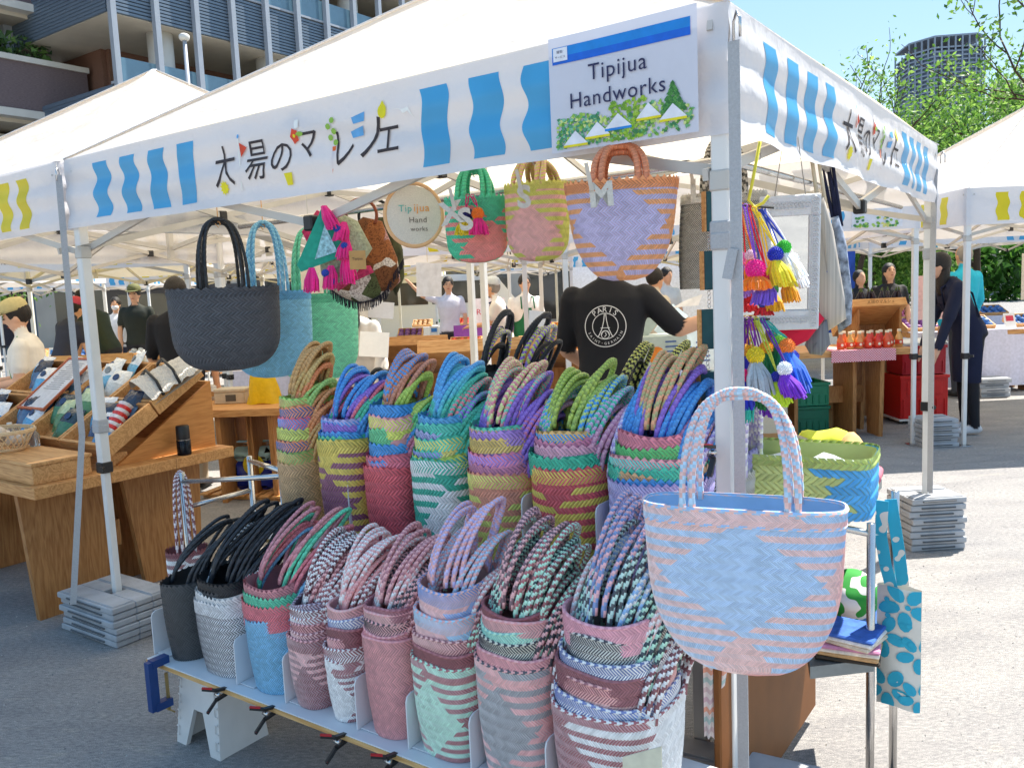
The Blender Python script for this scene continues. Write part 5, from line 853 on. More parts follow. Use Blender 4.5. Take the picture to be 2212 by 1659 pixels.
for _ in range(10):
    cu, cv_ = random.uniform(.1, .9), random.uniform(.1, .9); P_ = np.array([(cu + .07 * math.cos(w_), cv_ + .022 * math.sin(w_)) for w_ in np.linspace(0, 6.28, 9)[:-1]]); X = tf(P_[:, 0], P_[:, 1]); X[:, 1] -= .0045; fl_.add(X, [list(range(8))[::-1]])
fl_.build('flower_print', FLW, o)
for pts in ([(1908, 1075), (1905, 1150), (1915, 1215), (1930, 1275)], [(1922, 1075), (1938, 1180), (1948, 1262)]):
    b = MB(); Q = [L(*q, -.012 if pts[0][0] == 1908 else .012) for q in pts]
    for i in range(len(Q) - 1): b.bar(Q[i], Q[i + 1], .032, .003, up=(0, 1, 0))
    b.build('strap', print_mat('turquoise_strap', '#2fa6c4', '#d9d6cc', 30, .3), o)
# wooden panel and shawl under the cart
o = thing('brown_panel', 'brown board panel closing the side of the stall below the big blue bag', 'panel', SW(.02, -.06, 0), RZ); b = MB(); b.bbox(-.02, 0, .05, 0, .85, .62, .004); b.build('panel', pm('brown_hardboard', '#7c4a1c', .6, var=.12, scale=10), o)
o, L, k = cam_thing('striped_shawl', 'pale striped fringed shawl hanging beside the brown panel', 'shawl', (1545, 1480), -.05); b = MB(); cols = np.repeat(np.array([hx(['#e8dcd8', '#d8c0c0', '#e8dcd8', '#b8ccc8', '#e8dcd8', '#e8a890', '#e8dcd8', '#d8b8c0'][i % 8]) for i in range(16)])[None], 6, 0).reshape(-1, 3)
b.sheet(lambda u, v: np.stack([(-25 + 55 * u * (0.5 + .5 * v)) * k, .012 * np.sin(u * 14), (-120 + 180 * v) * k], -1), 6, 16, cols=cols); b.cur = (1, 1, 1); b.build('weave', pm('shawl_cotton', '#ffffff', .9, attr=True), o, True)
# ================================================================ people
M_BODY = pm('skin_and_clothes', '#ffffff', .75, attr=True, var=.10, scale=12, bump=.55, bscale=11); M_HAIR = pm('dark_hair', (.016, .012, .010), .5, var=.4, scale=120, bump=.6, bscale=160)
def capsule(b, a, c, ra, rc, n=12):
    a = np.asarray(a, float); c = np.asarray(c, float); d = c - a; L = np.linalg.norm(d); d /= L
    ts = [-ra * .98, -ra * .7, 0, L * .33, L * .66, L, L + rc * .7, L + rc * .98]; rs = [ra * .2, ra * .71, ra, ra * .67 + rc * .33, ra * .33 + rc * .67, rc, rc * .71, rc * .2]
    b.tube([a + d * t for t in ts], rs, n)
def person(label, loc, rz, H=1.7, shirt='#ffffff', pants='#30323a', shoes='#1a1a1a', skin='#d9a684', lean=0.0, arms=None, head=(0, 0), hair='short', cap=None, apron=None, sleeve=.62, voxel=.02, width=1.0, hand=False, extra=None, legs=True, face=False, belly=0.0, name='person', mask=False):
    k = H / 1.7; o = thing(name, label, 'person', loc, rz, 'people at the market'); o.scale = (k, k, k); b = MB(); S = []
    cl, sl_ = math.cos(lean), math.sin(lean)
    def up(x, y, z):                                             # bend the upper body about the hips
        z -= .95; return np.array([x, y * cl + z * sl_, .95 + z * cl - y * sl_])
    def cap_(a, c, ra, rc, tg): capsule(b, a, c, ra, rc); [S.append((*(np.asarray(a) * (1 - u) + np.asarray(c) * u), ra * (1 - u) + rc * u, tg)) for u in np.linspace(0, 1, 6)]
    # trunk as one loft
    prof = [(.86, .150, .105, 0), (.95, .165, .115, 0), (1.05, .150, .105, 0), (1.15, .160, .112, .01), (1.27, .182, .118, .012), (1.36, .190, .105, .0), (1.42, .135, .075, -.01), (1.46, .062, .058, -.01)]
    ring = []
    for z, rx, ry, yo in prof:
        rx *= width; ry = ry * (1 + belly); ring.append([up(rx * np.sign(math.cos(t)) * abs(math.cos(t)) ** .8, yo + ry * np.sign(math.sin(t)) * abs(math.sin(t)) ** .8, z) for t in np.linspace(0, 2 * math.pi, 21)[:-1]]); c_ = up(0, yo, z); [S.append((*up(q * rx * .62, yo, z), ry, 1 if z > .9 else 2)) for q in (-1, 0, 1)]
    v = np.array(ring).reshape(-1, 3); n = 20; m = len(prof); b.add(v, [[i * n + j, i * n + (j + 1) % n, (i + 1) * n + (j + 1) % n, (i + 1) * n + j] for i in range(m - 1) for j in range(n)] + [list(range(n))[::-1], [(m - 1) * n + j for j in range(n)]])
    hy, hp = head; nk = up(0, .005, 1.44); hc = nk + np.array([0, 0, 0]) + (up(0, .02, 1.60) - up(0, .005, 1.44)); cap_(nk, hc - [0, 0, .03], .052, .05, 0)
    HM = Matrix.Translation(hc) @ Matrix.Rotation(hy, 4, 'Z') @ Matrix.Rotation(-hp - lean * .4, 4, 'X')
    hd = MB(); hd.ball((0, -.005, .015), (.074, .092, .105), 16, 12); hd.ball((0, .018, -.055), (.056, .062, .058), 12, 8); hd.ball((0, .093, -.012), (.012, .018, .020), 8, 6); hd.ball((-.075, -.005, -.01), (.010, .02, .03), 8, 6); hd.ball((.075, -.005, -.01), (.010, .02, .03), 8, 6)
    for V_, C_ in zip(hd.V, hd.C): pass
    hv = xf(HM, np.vstack(hd.V)); b.add(hv, hd.F); S.append((*xf(HM, [[0, 0, .01]])[0], .098, 0)); S.append((*xf(HM, [[0, .02, -.06]])[0], .06, 0)); S.append((*xf(HM, [[0, .09, -.01]])[0], .02, 0))
    arms = arms or [((-.06, .02, -.28), (-.04, .10, -.52)), ((.06, .02, -.28), (.04, .10, -.52))]
    for sx, (e, w) in zip((-1, 1), arms):
        sh = up(sx * .178 * width, -.005, 1.375); el = sh + np.array(e); wr = sh + np.array(w); q = sh + (el - sh) * sleeve if sleeve < 1 else el
        cap_(sh, q, .062, .058, 1)
        if sleeve < 1: cap_(q, el, .044, .040, 0); cap_(el, wr, .040, .028, 0)
        else: cap_(el, wr, .048, .040, 1)
        d = (wr - el) / np.linalg.norm(wr - el); side = np.cross(d, [0, 0, 1]); side /= np.linalg.norm(side) + 1e-9; pe = wr + d * .085
        if hand:                                                 # palm, four curled fingers, thumb leaving the side of the palm
            for f_ in (-.024, 0, .024): cap_(wr + d * .01 + side * f_ * .5, wr + d * .075 + side * f_, .017, .015, 0)
            dn = np.cross(side, d) * (-sx if False else 1); dn = dn * np.sign(dn @ np.array([0, 0, -1.]) or 1)
            for i, f_ in enumerate((-.033, -.011, .011, .033)):
                l1 = (.036, .042, .039, .030)[i]; p0 = wr + d * .08 + side * f_; p1 = p0 + d * l1 * .9 + dn * .012; p2 = p1 + d * l1 * .35 + dn * .030; cap_(p0, p1, .0095, .009, 0); cap_(p1, p2, .009, .0075, 0)
            t0 = wr + d * .03 + side * .028; t1 = t0 + side * .028 + d * .028 + dn * .01; t2 = t1 + d * .03 + dn * .015 - side * .006; cap_(t0, t1, .012, .010, 0); cap_(t1, t2, .010, .008, 0)
        else:
            cap_(wr, pe, .028, .026, 0); cap_(pe, pe + d * .06 + np.array([0, 0, -.02]), .022, .014, 0); cap_(wr + d * .03 + side * .02, wr + d * .07 + side * .04, .012, .010, 0)
    for sx in (-1, 1):
        hp_ = np.array([sx * .088, 0, .90]); kn = np.array([sx * .098, .015, .49]); an = np.array([sx * .10, -.01, .085]); cap_(hp_, kn, .086, .062, 2); cap_(kn, an, .060, .045, 2); cap_(an + [0, -.03, -.035], an + [0, .13, -.045], .040, .034, 3)
    me = bpy.data.meshes.new('body'); me.from_pydata(np.vstack(b.V).tolist(), [], b.F); me.update(); tmp = bpy.data.objects.new('body', me); COL.objects.link(tmp)
    md = tmp.modifiers.new('r', 'REMESH'); md.mode = 'VOXEL'; md.voxel_size = voxel; sm = tmp.modifiers.new('s', 'SMOOTH'); sm.factor = .5; sm.iterations = 3 if voxel > .014 else 2
    bpy.context.view_layer.update(); nm = bpy.data.meshes.new_from_object(tmp.evaluated_get(bpy.context.evaluated_depsgraph_get())); bpy.data.objects.remove(tmp); bpy.data.meshes.remove(me); nm.name = 'body'
    co = np.zeros(len(nm.vertices) * 3); nm.vertices.foreach_get('co', co); co = co.reshape(-1, 3); A = np.array([s_[:4] for s_ in S]); tg = np.array([s_[4] for s_ in S])
    D = np.linalg.norm(co[:, None] - A[None, :, :3], axis=2) - A[None, :, 3]; T_ = tg[D.argmin(1)]
    pal = np.array([hx(skin), hx(shirt), hx(pants), hx(shoes)]); C = np.ones((len(co), 4)); C[:, :3] = pal[T_]; 
    if not legs: pass
    at = nm.color_attributes.new('Col', 'FLOAT_COLOR', 'POINT'); at.data.foreach_set('color', C.ravel()); nm.polygons.foreach_set('use_smooth', [True] * len(nm.polygons)); nm.materials.clear(); nm.materials.append(M_BODY)
    bo = bpy.data.objects.new('body', nm); COL.objects.link(bo); bo.parent = o
    if hair:
        h = MB(); h.ball((0, -.020, .030), (.086, .098, .104), 18, 12, .02)
        if hair == 'long': h.ball((0, -.06, -.10), (.085, .055, .16), 14, 10, .03)
        if hair == 'bun': h.ball((0, -.11, .03), (.045, .045, .045), 12, 8, .03)
        if hair == 'grey': h = MB(); h.ball((0, -.022, .018), (.080, .094, .100), 16, 12, .01)
        h.build('hair', M_HAIR if hair != 'grey' else pm('grey_hair', '#8a8580', .7), o, True, M=HM)
    if cap:
        c = MB(); c.lathe([(.094, 0), (.098, .02), (.094, .06), (.07, .095), (.02, .108)], 22, Matrix.Translation((0, -.008, .045)) @ Matrix.Diagonal((.92, 1.06, 1, 1))); co_ = c.build('cap', pm('cap_' + cap[1:], cap, .8, var=.1, scale=40), o, True, M=HM)
        c = MB(); n_ = 14; c.add([(.085 * math.cos(t), .075 + .085 * math.sin(t), .052 - .018 * math.sin(t) + zz) for zz in (0, .006) for t in np.linspace(0, math.pi, n_)], [list(range(n_)), list(range(n_, 2 * n_))[::-1]] + [[i, i + 1, n_ + i + 1, n_ + i] for i in range(n_ - 1)]); c.build('brim', pm('cap_' + cap[1:], cap), co_, False, M=HM)
    if face:
        for sx in (-1, 1):
            e = MB(); e.ball((sx * .030, .082, .008), (.014, .006, .006), 8, 6); e.build('eye', pm('eye_dark', (.03, .02, .018), .3), o, True, M=HM); e = MB(); e.ball((sx * .031, .083, .030), (.018, .006, .0035), 8, 6); e.build('eyebrow', M_HAIR, o, True, M=HM)
        e = MB(); e.ball((0, .080, -.058), (.022, .006, .006), 8, 6); e.build('mouth', pm('lip_colour', '#a8584c', .5), o, True, M=HM)
    if mask:
        e = MB(); e.ball((0, .045, -.045), (.058, .055, .048), 12, 8); e.build('face_mask', pm('mask_white', '#e8e8ea', .8), o, True, M=HM)
    if apron:
        a = MB(); rg = []
        for z, rx, ry in ((.48, .17, .125), (.75, .185, .14), (.98, .178, .136), (1.08, .165, .128), (1.28, .10, .138)):
            rg.append([up(rx * width * math.sin(t), .006 + ry * (1 + belly) * math.cos(t), z) if z > .9 else np.array([rx * width * math.sin(t), .006 + ry * (1 + belly) * math.cos(t), z]) for t in np.linspace(-1.9 if z < 1.2 else -.9, 1.9 if z < 1.2 else .9, 17)])
        v = np.array(rg).reshape(-1, 3); a.add(v, [[i * 17 + j, i * 17 + j + 1, (i + 1) * 17 + j + 1, (i + 1) * 17 + j] for i in range(4) for j in range(16)]); ao = a.build('apron', pm('apron_' + apron[1:], apron, .85, var=.15, scale=15), o, True)
        for sx in (-1, 1): a = MB(); a.tube([up(sx * .09, .14, 1.27), up(sx * .085, .10, 1.42), up(sx * .04, -.07, 1.44), up(-sx * .06, -.125, 1.25), up(-sx * .155, -.06, 1.05)], .010, 6); a.build('apron_strap', pm('apron_' + apron[1:], apron), ao, True)
    return o, up, HM
def facing(dx, dy): return math.atan2(-dx, dy)
# vendor in the printed black T-shirt, seen from behind
vo, vup, _ = person('vendor seen from behind in a black T-shirt with round white crest, holding papers', (.50, 4.25, 0), facing(.25, 1), 1.76, '#12131c', '#1b1c22', skin='#d8a88c', sleeve=.86, voxel=.0125, width=1.0, hand=True, head=(-.5, -.25), arms=[((-.05, .05, -.26), (.02, .22, -.36)), ((.16, .0, -.17), (.40, .02, -.09))], lean=.10)
WPR = pm('white_print', '#d8d8dc', .7)
def on_back(x, z):                                              # place flat print on the shirt's back
    x = np.asarray(x, float); z = np.asarray(z, float); zz = 1.225 + z; rx = .205; y = -.128 * (1 - np.clip(np.abs(x) / rx, 0, .98) ** 2.3) ** (1 / 2.3) - .012 + np.where(zz > 1.3, (zz - 1.3) * .15, 0)
    return np.array([vup(a_, b_, c_) for a_, b_, c_ in zip(x, y, zz)])
def ring_print(r, w, name, cz=0.0):
    b = MB(); th = np.linspace(0, 2 * math.pi, 61)[:-1]; n = 60; v = np.vstack([on_back(r * np.cos(th), cz + r * np.sin(th)), on_back((r - w) * np.cos(th), cz + (r - w) * np.sin(th))]); b.add(v, [[i, (i + 1) % n, n + (i + 1) % n, n + i] for i in range(n)]); b.build(name, WPR, vo)
ring_print(.100, .004, 'crest_ring'); ring_print(.063, .0035, 'crest_inner_ring')
def curved(word, r, a0, a1, size, name, inward=False):
    for ch, a in zip(word, np.linspace(a0, a1, len(word))):
        if ch == ' ': continue
        v, f = text_mesh(ch, size); 
        if not len(v): continue
        c = (v.max(0) + v.min(0)) / 2; v = v - c; rot = a - math.pi / 2 if not inward else a + math.pi / 2; x = v[:, 0] * math.cos(rot) - v[:, 1] * math.sin(rot) + r * math.cos(a); y = v[:, 0] * math.sin(rot) + v[:, 1] * math.cos(rot) + r * math.sin(a); b = MB(); b.add(on_back(x, y), f); b.build(name, WPR, vo)
curved('PARIS', .080, 2.25, .90, .038, 'crest_letter'); curved('SAINT-GERMAIN', .082, -2.75, -.39, .017, 'crest_letter', True)
def stroke(pts, w, name='crest_line'):
    P = np.array(pts, float); d = np.gradient(P, axis=0); nrm = np.stack([-d[:, 1], d[:, 0]], 1); nrm /= np.linalg.norm(nrm, axis=1)[:, None]; n = len(P); b = MB(); L_, R_ = P + nrm * w / 2, P - nrm * w / 2; v = np.vstack([on_back(L_[:, 0], L_[:, 1]), on_back(R_[:, 0], R_[:, 1])]); b.add(v, [[i, i + 1, n + i + 1, n + i] for i in range(n - 1)]); b.build(name, WPR, vo)
for sx in (-1, 1): stroke([(sx * .003, .058), (sx * .007, .025), (sx * .015, -.01), (sx * .030, -.042), (sx * .038, -.052)], .004); stroke([(sx * .020, -.045), (sx * .012, -.028), (0, -.022)], .003)
stroke([(-.022, -.008), (.022, -.008)], .003); th = np.linspace(0, 6.283, 25); stroke([(.020 * math.cos(t), -.040 + .019 * math.sin(t)) for t in th], .003); stroke([(0, -.030), (.005, -.042), (-.004, -.05)], .004)
o, L, k_ = cam_thing('paper_sheaf', 'white papers held by the vendor in black', 'paper', (1478, 662), None, 4.36); b = MB(); b.sheet(lambda u, v: np.stack([(-50 + 80 * u + 10 * v) * k_, .05 * v, (-14 + 18 * u + 24 * v * u) * k_ + .01 * np.sin(u * 4)], -1), 6, 5); b.build('sheet', pm('white_paper', '#e6e6ea', .6, trans=.3), o, True)
# man in the khaki cap behind the souvenir table
mo, mup, mh = person('man in khaki cap and white T-shirt with green lanyard, looking down', (*at_y(62, 690, 5.9)[:2], 0), facing(-1, -.30), 1.53, '#ece6dc', '#4a4a50', skin='#dfae90', lean=.10, cap='#c9bb86', hair='short', voxel=.0125, hand=True, face=True, head=(.1, .25), arms=[((-.05, .02, -.27), (.02, .24, -.30)), ((.04, .04, -.27), (-.02, .26, -.28))], belly=.1)
b = MB(); b.tube([mup(-.07, .02, 1.45), mup(-.085, .10, 1.36), mup(-.03, .135, 1.2), mup(0, .14, 1.10), mup(.03, .135, 1.2), mup(.085, .10, 1.36), mup(.07, .02, 1.45)], .008, 6); b.build('lanyard', pm('lanyard_green', '#3fa040', .6), mo, True); b = MB(); b.bbox(-.04, .145, 1.0, .04, .15, 1.1, .002); b.build('name_card', pm('white_paper', '#e6e6ea'), mo)
person('person in a black shirt with red neck strap, seen from behind', (*at_y(385, 700, 6.6)[:2], 0), facing(.1, 1), 1.66, '#14141a', '#b8ad98', hair='short', voxel=.015, sleeve=.9, width=1.1)
b = MB()
person('person in navy shirt and pink cap stooping over a table', (*at_y(130, 720, 9.5)[:2], 0), facing(.5, 1), 1.6, '#2f3348', '#2c3a38', cap='#c0486a', lean=.35, voxel=.02, apron=None)
person('man in dark green shirt and black cap leaning over crates', (*at_y(232, 720, 10.5)[:2], 0), facing(-1, .3), 1.72, '#26332e', '#2a2a30', cap='#1c1c20', lean=.45, voxel=.02)
person('man in sunglasses and olive cap facing the table', (*at_y(297, 700, 12)[:2], 0), facing(.1, -1), 1.72, '#20261f', '#2a2a30', cap='#6a6a40', face=True, voxel=.022)
person('woman in white top with dark shoulder strap and face mask', (*at_y(256, 720, 13)[:2], 0), facing(.2, -1), 1.58, '#dfe2ea', '#3a3f52', hair='long', mask=True, voxel=.022)
person('woman with long hair in a white blouse leaning over her stall', (*at_y(800, 720, 7.6)[:2], 0), facing(-.4, -1), 1.56, '#e6e1d8', '#40404a', hair='long', lean=.55, sleeve=1.0, voxel=.018, face=True, head=(0, -.4))
person('old man in white cap and white T-shirt with navy apron', (*at_y(1088, 660, 10.2)[:2], 0), facing(-1, .15), 1.6, '#e6e2de', '#8a8c90', cap='#cfd8de', hair='grey', lean=.2, apron='#232c52', voxel=.018, face=True, head=(0, -.2), arms=[((0, .1, -.24), (.02, .3, -.26)), ((0, .1, -.24), (-.02, .3, -.26))])
person('woman in white T-shirt with green apron looking this way', (*at_y(1134, 640, 10.8)[:2], 0), facing(.25, -1), 1.62, '#e8e4e0', '#3a3a42', hair='bun', apron='#1f6a44', voxel=.018, face=True)
person('man with glasses raising one arm behind the menu board', (*at_y(970, 660, 12.5)[:2], 0), facing(.1, -1), 1.66, '#d8d4dc', '#3a3a42', voxel=.022, face=True, arms=[((-.06, .02, -.28), (-.04, .10, -.5)), ((.22, .02, .08), (.38, .02, .26))])
person('person in beige clothing half hidden beside the vendor', (*at_y(1415, 660, 8.5)[:2], 0), facing(.8, .4), 1.6, '#d8cbb4', '#505058', voxel=.022)
person('woman in black top behind the slanted eggplant display', (*at_y(1920, 640, 10.3)[:2], 0), facing(-.05, -1), 1.56, '#1a1a1e', '#2a2a30', hair='long', voxel=.018, face=True, head=(0, -.25))
person('man in black behind the eggplant display, head bowed', (*at_y(1856, 650, 11)[:2], 0), facing(.2, -1), 1.5, '#1c1c22', '#2a2a30', voxel=.022, head=(0, -.4))
person('man in turquoise jacket seen from behind', (*at_y(2082, 610, 9.6)[:2], 0), facing(-.3, 1), 1.72, '#18a8c8', '#30343c', skin='#c89a78', hair='grey', voxel=.02, sleeve=1.0)
bp_, bup, bh = person('stooping vendor in navy shirt and long navy apron beside the red crates', (*at_z(2092, 935)[:2], 0), facing(-1, .12), 1.68, '#141a34', '#10121c', shoes='#c8c8cc', skin='#d8a88c', hair='long', lean=.44, sleeve=1.0, voxel=.0145, apron='#141a36', head=(0, -.3), arms=[((.0, .08, -.27), (.0, .16, -.52)), ((0, .08, -.27), (0, .16, -.52))])
person('person in grey at the far edge of the fair', (*at_y(1440, 640, 12)[:2], 0), facing(.5, -1), 1.65, '#d8d4cc', '#505058', voxel=.024)
# ================================================================ wooden market furniture
M_KRAFT = pm('corrugated_card', '#b98c5c', .85, var=.08, scale=20); M_WHITE = pm('white_card', '#dedcd8', .6, var=.04)
def plank_box(o, x0, y0, z0, x1, y1, z1, th=.018, mat=None, M=None, bottom=True, name='plank'):
    mat = mat or W_BOX
    for nm, q in (('side_board', (x0, y0, z0, x0 + th, y1, z1)), ('side_board', (x1 - th, y0, z0, x1, y1, z1)), ('end_board', (x0 + th, y0, z0, x1 - th, y0 + th, z1)), ('end_board', (x0 + th, y1 - th, z0, x1 - th, y1, z1))) + ((('floor_board', (x0 + th, y0 + th, z0, x1 - th, y1 - th, z0 + .008)),) if bottom else ()):
        b = MB(); b.bbox(*q, .002); b.build(nm, mat, o, M=M)
def market_table(label, loc_, rz, w, d, h, leg='A', group='wooden market tables', cloth=None):
    o = thing('wooden_table', label, 'table', loc_, rz, group); nb = 3
    for i in range(nb):
        b = MB(); b.bbox(-w / 2, -d / 2 + d * i / nb + .001, h - .055, w / 2, -d / 2 + d * (i + 1) / nb - .001, h, .003); b.build('top_plank', W_TABLE, o)
    for sx in (-1, 1):
        x = sx * (w / 2 - .28)
        b = MB(); b.add([(x - .018, -d * .42, 0), (x + .018, -d * .42, 0), (x + .018, -d * .10, 0), (x - .018, -d * .10, 0), (x - .018, -d * .46, h - .056), (x + .018, -d * .46, h - .056), (x + .018, -d * .02, h - .056), (x - .018, -d * .02, h - .056)], [[3, 2, 1, 0], [4, 5, 6, 7], [0, 1, 5, 4], [1, 2, 6, 5], [2, 3, 7, 6], [3, 0, 4, 7]]); b.build('leg', W_TLEG, o)
        b = MB(); b.add([(x - .018, d * .10, 0), (x + .018, d * .10, 0), (x + .018, d * .42, 0), (x - .018, d * .42, 0), (x - .018, d * .02, h - .056), (x + .018, d * .02, h - .056), (x + .018, d * .46, h - .056), (x - .018, d * .46, h - .056)], [[3, 2, 1, 0], [4, 5, 6, 7], [0, 1, 5, 4], [1, 2, 6, 5], [2, 3, 7, 6], [3, 0, 4, 7]]); b.build('leg', W_TLEG, o)
        b = MB(); b.bbox(x - sx * .20 - .018, -d * .3, 0, x - sx * .20 + .018, d * .3, h - .057, .003); b.build('leg', W_TLEG, o)
    b = MB(); b.bbox(-w / 2 + .3, -.015, h * .35, w / 2 - .3, .015, h * .55, .003); b.build('stretcher', W_TLEG, o); return o
# ---- souvenir table under the next tent
TZ = .695
market_table('long wooden table carrying slanted crates of packets', SW(4.05, .32), RZ, 1.82, 1.06, TZ)
rs = thing('riser_box', 'low wooden riser box at the front of the souvenir table', 'box', SW(4.0, -.04, TZ), RZ); b = MB(); b.bbox(-.78, -.14, 0, .80, .13, .085, .003); b.build('box', W_BOX, rs); b = MB(); b.bbox(-.785, -.145, .085, .805, .135, .10, .002); b.build('lid', W_BOX, rs)
sup = thing('display_stand', 'solid wooden stand under the slanted crates', 'stand', SW(3.25, .2, TZ), RZ); sl = math.atan2(.34, .56)
b = MB(); PL = [(.05, 0), (.62, 0), (.62, .36), (.10, .03)]; Mv = Matrix(((0, 0, 1, 0), (1, 0, 0, 0), (0, 1, 0, 0), (0, 0, 0, 1))); b.prism(PL, -.03, -.01, Mv); b.build('side_board', wood('stand_wood', '#b27640', '#c98d50', axis=1), sup); b = MB(); b.prism(PL, -1.6, -1.58, Mv); b.build('side_board', wood('stand_wood', '', ''), sup); b = MB(); b.bbox(-1.58, .60, 0, -.03, .62, .36, .002); b.build('back_board', W_BOX, sup)
b = MB(); b.bbox(-.07, .02, 0, -.03, .12, .06, .002); b.build('foot_block', W_BOX, sup)
CR = []
def slope(u): return .18 + u * math.cos(sl), TZ + .055 + u * math.sin(sl)
for r in range(2):
    for c in range(4):
        t0, z0 = slope(r * .335); o = thing('display_crate', 'slanted open wooden crate, %s row, %s from the tent leg' % (['lower', 'upper'][r], ['nearest', 'second', 'third', 'fourth'][c]), 'crate', SW(3.20 + c * .40, t0, z0), RZ, 'slanted display crates', rot=(sl, 0, RZ)); plank_box(o, -.39, 0, 0, 0, .325, .085); CR.append((o, r, c))
def wrapped(o, x, y, z, w, h, d, cols, tilt=0.0, M=None):
    b = MB(); b.col(cols[0]); b.bbox(-w / 2, 0, 0, w / 2, h, d, .006, M=TM(x, y, z) @ Matrix.Rotation(tilt, 4, 'X')); return b
FILM = pm('printed_film', '#ffffff', .25, attr=True, var=.25, scale=60, spec=.6, bump=.5, bscale=45)
def packet(s, t, z, w, h, d, rot, label, c1, c2, dot=None):
    o = thing('gift_packet', label, 'packet', SW(s, t, z), RZ, 'wrapped packets on the souvenir table', rot=rot); b = MB(); b.col(c1)
    def fn(u, v): return np.stack([(u - .5) * w * (1 - .06 * np.cos(v * 6.28)), v * h, d * (np.sin(np.pi * u) * np.sin(np.pi * v)) ** .45 + .004 * np.sin(u * 17 + v * 9)], -1)
    n = 8 * 8; cols = np.array([hx(c1) if (i % 8) > 3 else hx(c2) for i in range(n)]); b.sheet(fn, 8, 8, cols=cols); b.sheet(lambda u, v: np.stack([(u - .5) * w, v * h, u * 0], -1), 1, 1, flip=True); b.build('wrapper', FILM, o, True)
    if dot: bb = MB(); bb.lathe([(w * .16, d * 1.0), (w * .16, d + .003)], 16, TM(0, h * .68, 0)); bb.build('round_logo', pm('logo_' + dot[1:], dot, .5), o)
pk = 0; PC = [('#e6e8ec', '#5fa8d8', '#23406a', 'white and blue'), ('#dfe3e6', '#7ab4d0', '#7a8288', 'white and aqua'), ('#2c3f4a', '#3f7a58', '#23406a', 'dark green'), ('#26344c', '#4a6a90', None, 'navy'), ('#e2e4e4', '#c8cccc', '#23406a', 'clear white'), ('#b8c8a0', '#5a8a5a', None, 'pale green')]
for (r, c, n) in ((0, 0, 4), (0, 1, 5), (0, 2, 5), (1, 1, 4), (1, 2, 3), (1, 3, 3), (0, 3, 3)):
    t0, z0 = slope(r * .335)
    for i in range(n):
        cc = PC[(pk * 2 + i) % 6]; pk += 1; u = .03 + .055 * i; s_ = 3.22 + c * .40 + .06 + .29 * ((i * .37 + .15) % 1); tt, zz = slope(r * .335 + u)
        packet(s_, tt, zz + .035, .13, .19, .03, (sl + .35 + .1 * (i % 2), .12 * math.sin(i * 3 + c), RZ + random.uniform(-.3, .3)), '%s packet, %s in its crate, %s row, %s from the leg' % (cc[3], ['first', 'second', 'third', 'fourth', 'fifth'][i], ['lower', 'upper'][r], ['nearest', 'second', 'third', 'fourth'][c]), cc[0], cc[1], cc[2])
# tube of cups and white cooler pouch in the near crates
o = thing('paper_cup_sleeve', 'clear sleeve of red and white paper cups in the nearest lower crate', 'cups', SW(3.30, slope(.06)[0], slope(.06)[1] + .06), RZ, rot=(sl + .25, 0, RZ + .2)); b = MB(); 
for i in range(9): b.col(['#e8e6e4', '#d83a34'][i % 2]); b.lathe([(.036 - .0005 * i, 0), (.04, .016)], 14, TM(0, .02 + i * .02, 0) @ Matrix.Rotation(-math.pi / 2, 4, 'X'))
b.build('cups', FILM, o)
t0, z0 = slope(.36); o = thing('cooler_pouch', 'silver white insulated pouch with black trim in the nearest upper crate', 'pouch', SW(3.36, t0, z0 + .06), RZ, rot=(sl, .1, RZ - .25)); b = MB(); b.sheet(lambda u, v: np.stack([(u - .5) * .34, v * .30, .11 * np.sin(np.pi * np.clip(u, .02, .98)) ** .5 * (1 - .5 * v) + .008 * np.sin(u * 30) * np.sin(v * 26)], -1), 16, 16); b.sheet(lambda u, v: np.stack([(u - .5) * .34, v * .30, u * 0], -1), 1, 1, flip=True); b.build('shell', pm('silver_quilt', '#d2cec8', .35, var=.1, scale=50, bump=.8, bscale=120, metal=.15), o, True)
for y in (.06, .16): b = MB(); b.tube([(-.17, y, .015), (-.12, y + .02, .075), (0, y + .03, .12), (.12, y + .02, .08), (.17, y, .015)], .008, 6); b.build('black_trim', M_BLK, o, True)
# framed notice lying on the crates
P = SW(4.16, slope(.12)[0], slope(.12)[1] + .115); o = thing('framed_notice', 'red framed printed notice leaning on the crates', 'notice', P, RZ, rot=(sl + .12, 0, RZ)); b = MB()
for q in ((-.15, 0, 0, .15, .014, .012), (-.15, .40, 0, .15, .414, .012), (-.15, .014, 0, -.136, .40, .012), (.136, .014, 0, .15, .40, .012)): b.box(*q)
b.build('frame', pm('frame_redbrown', '#a85a3c', .5), o); b = MB(); b.box(-.136, .014, 0, .136, .40, .005); b.build('sheet', pm('white_paper', '#e6e6ea'), o)
for i in range(14):
    b = MB(); w_ = .10 * random.uniform(.6, 1.0); b.box(-w_, .16 + i * .016, .0052, w_, .164 + i * .016, .0062); b.build('text_line', pm('text_grey', '#8a8a90', .7), o)
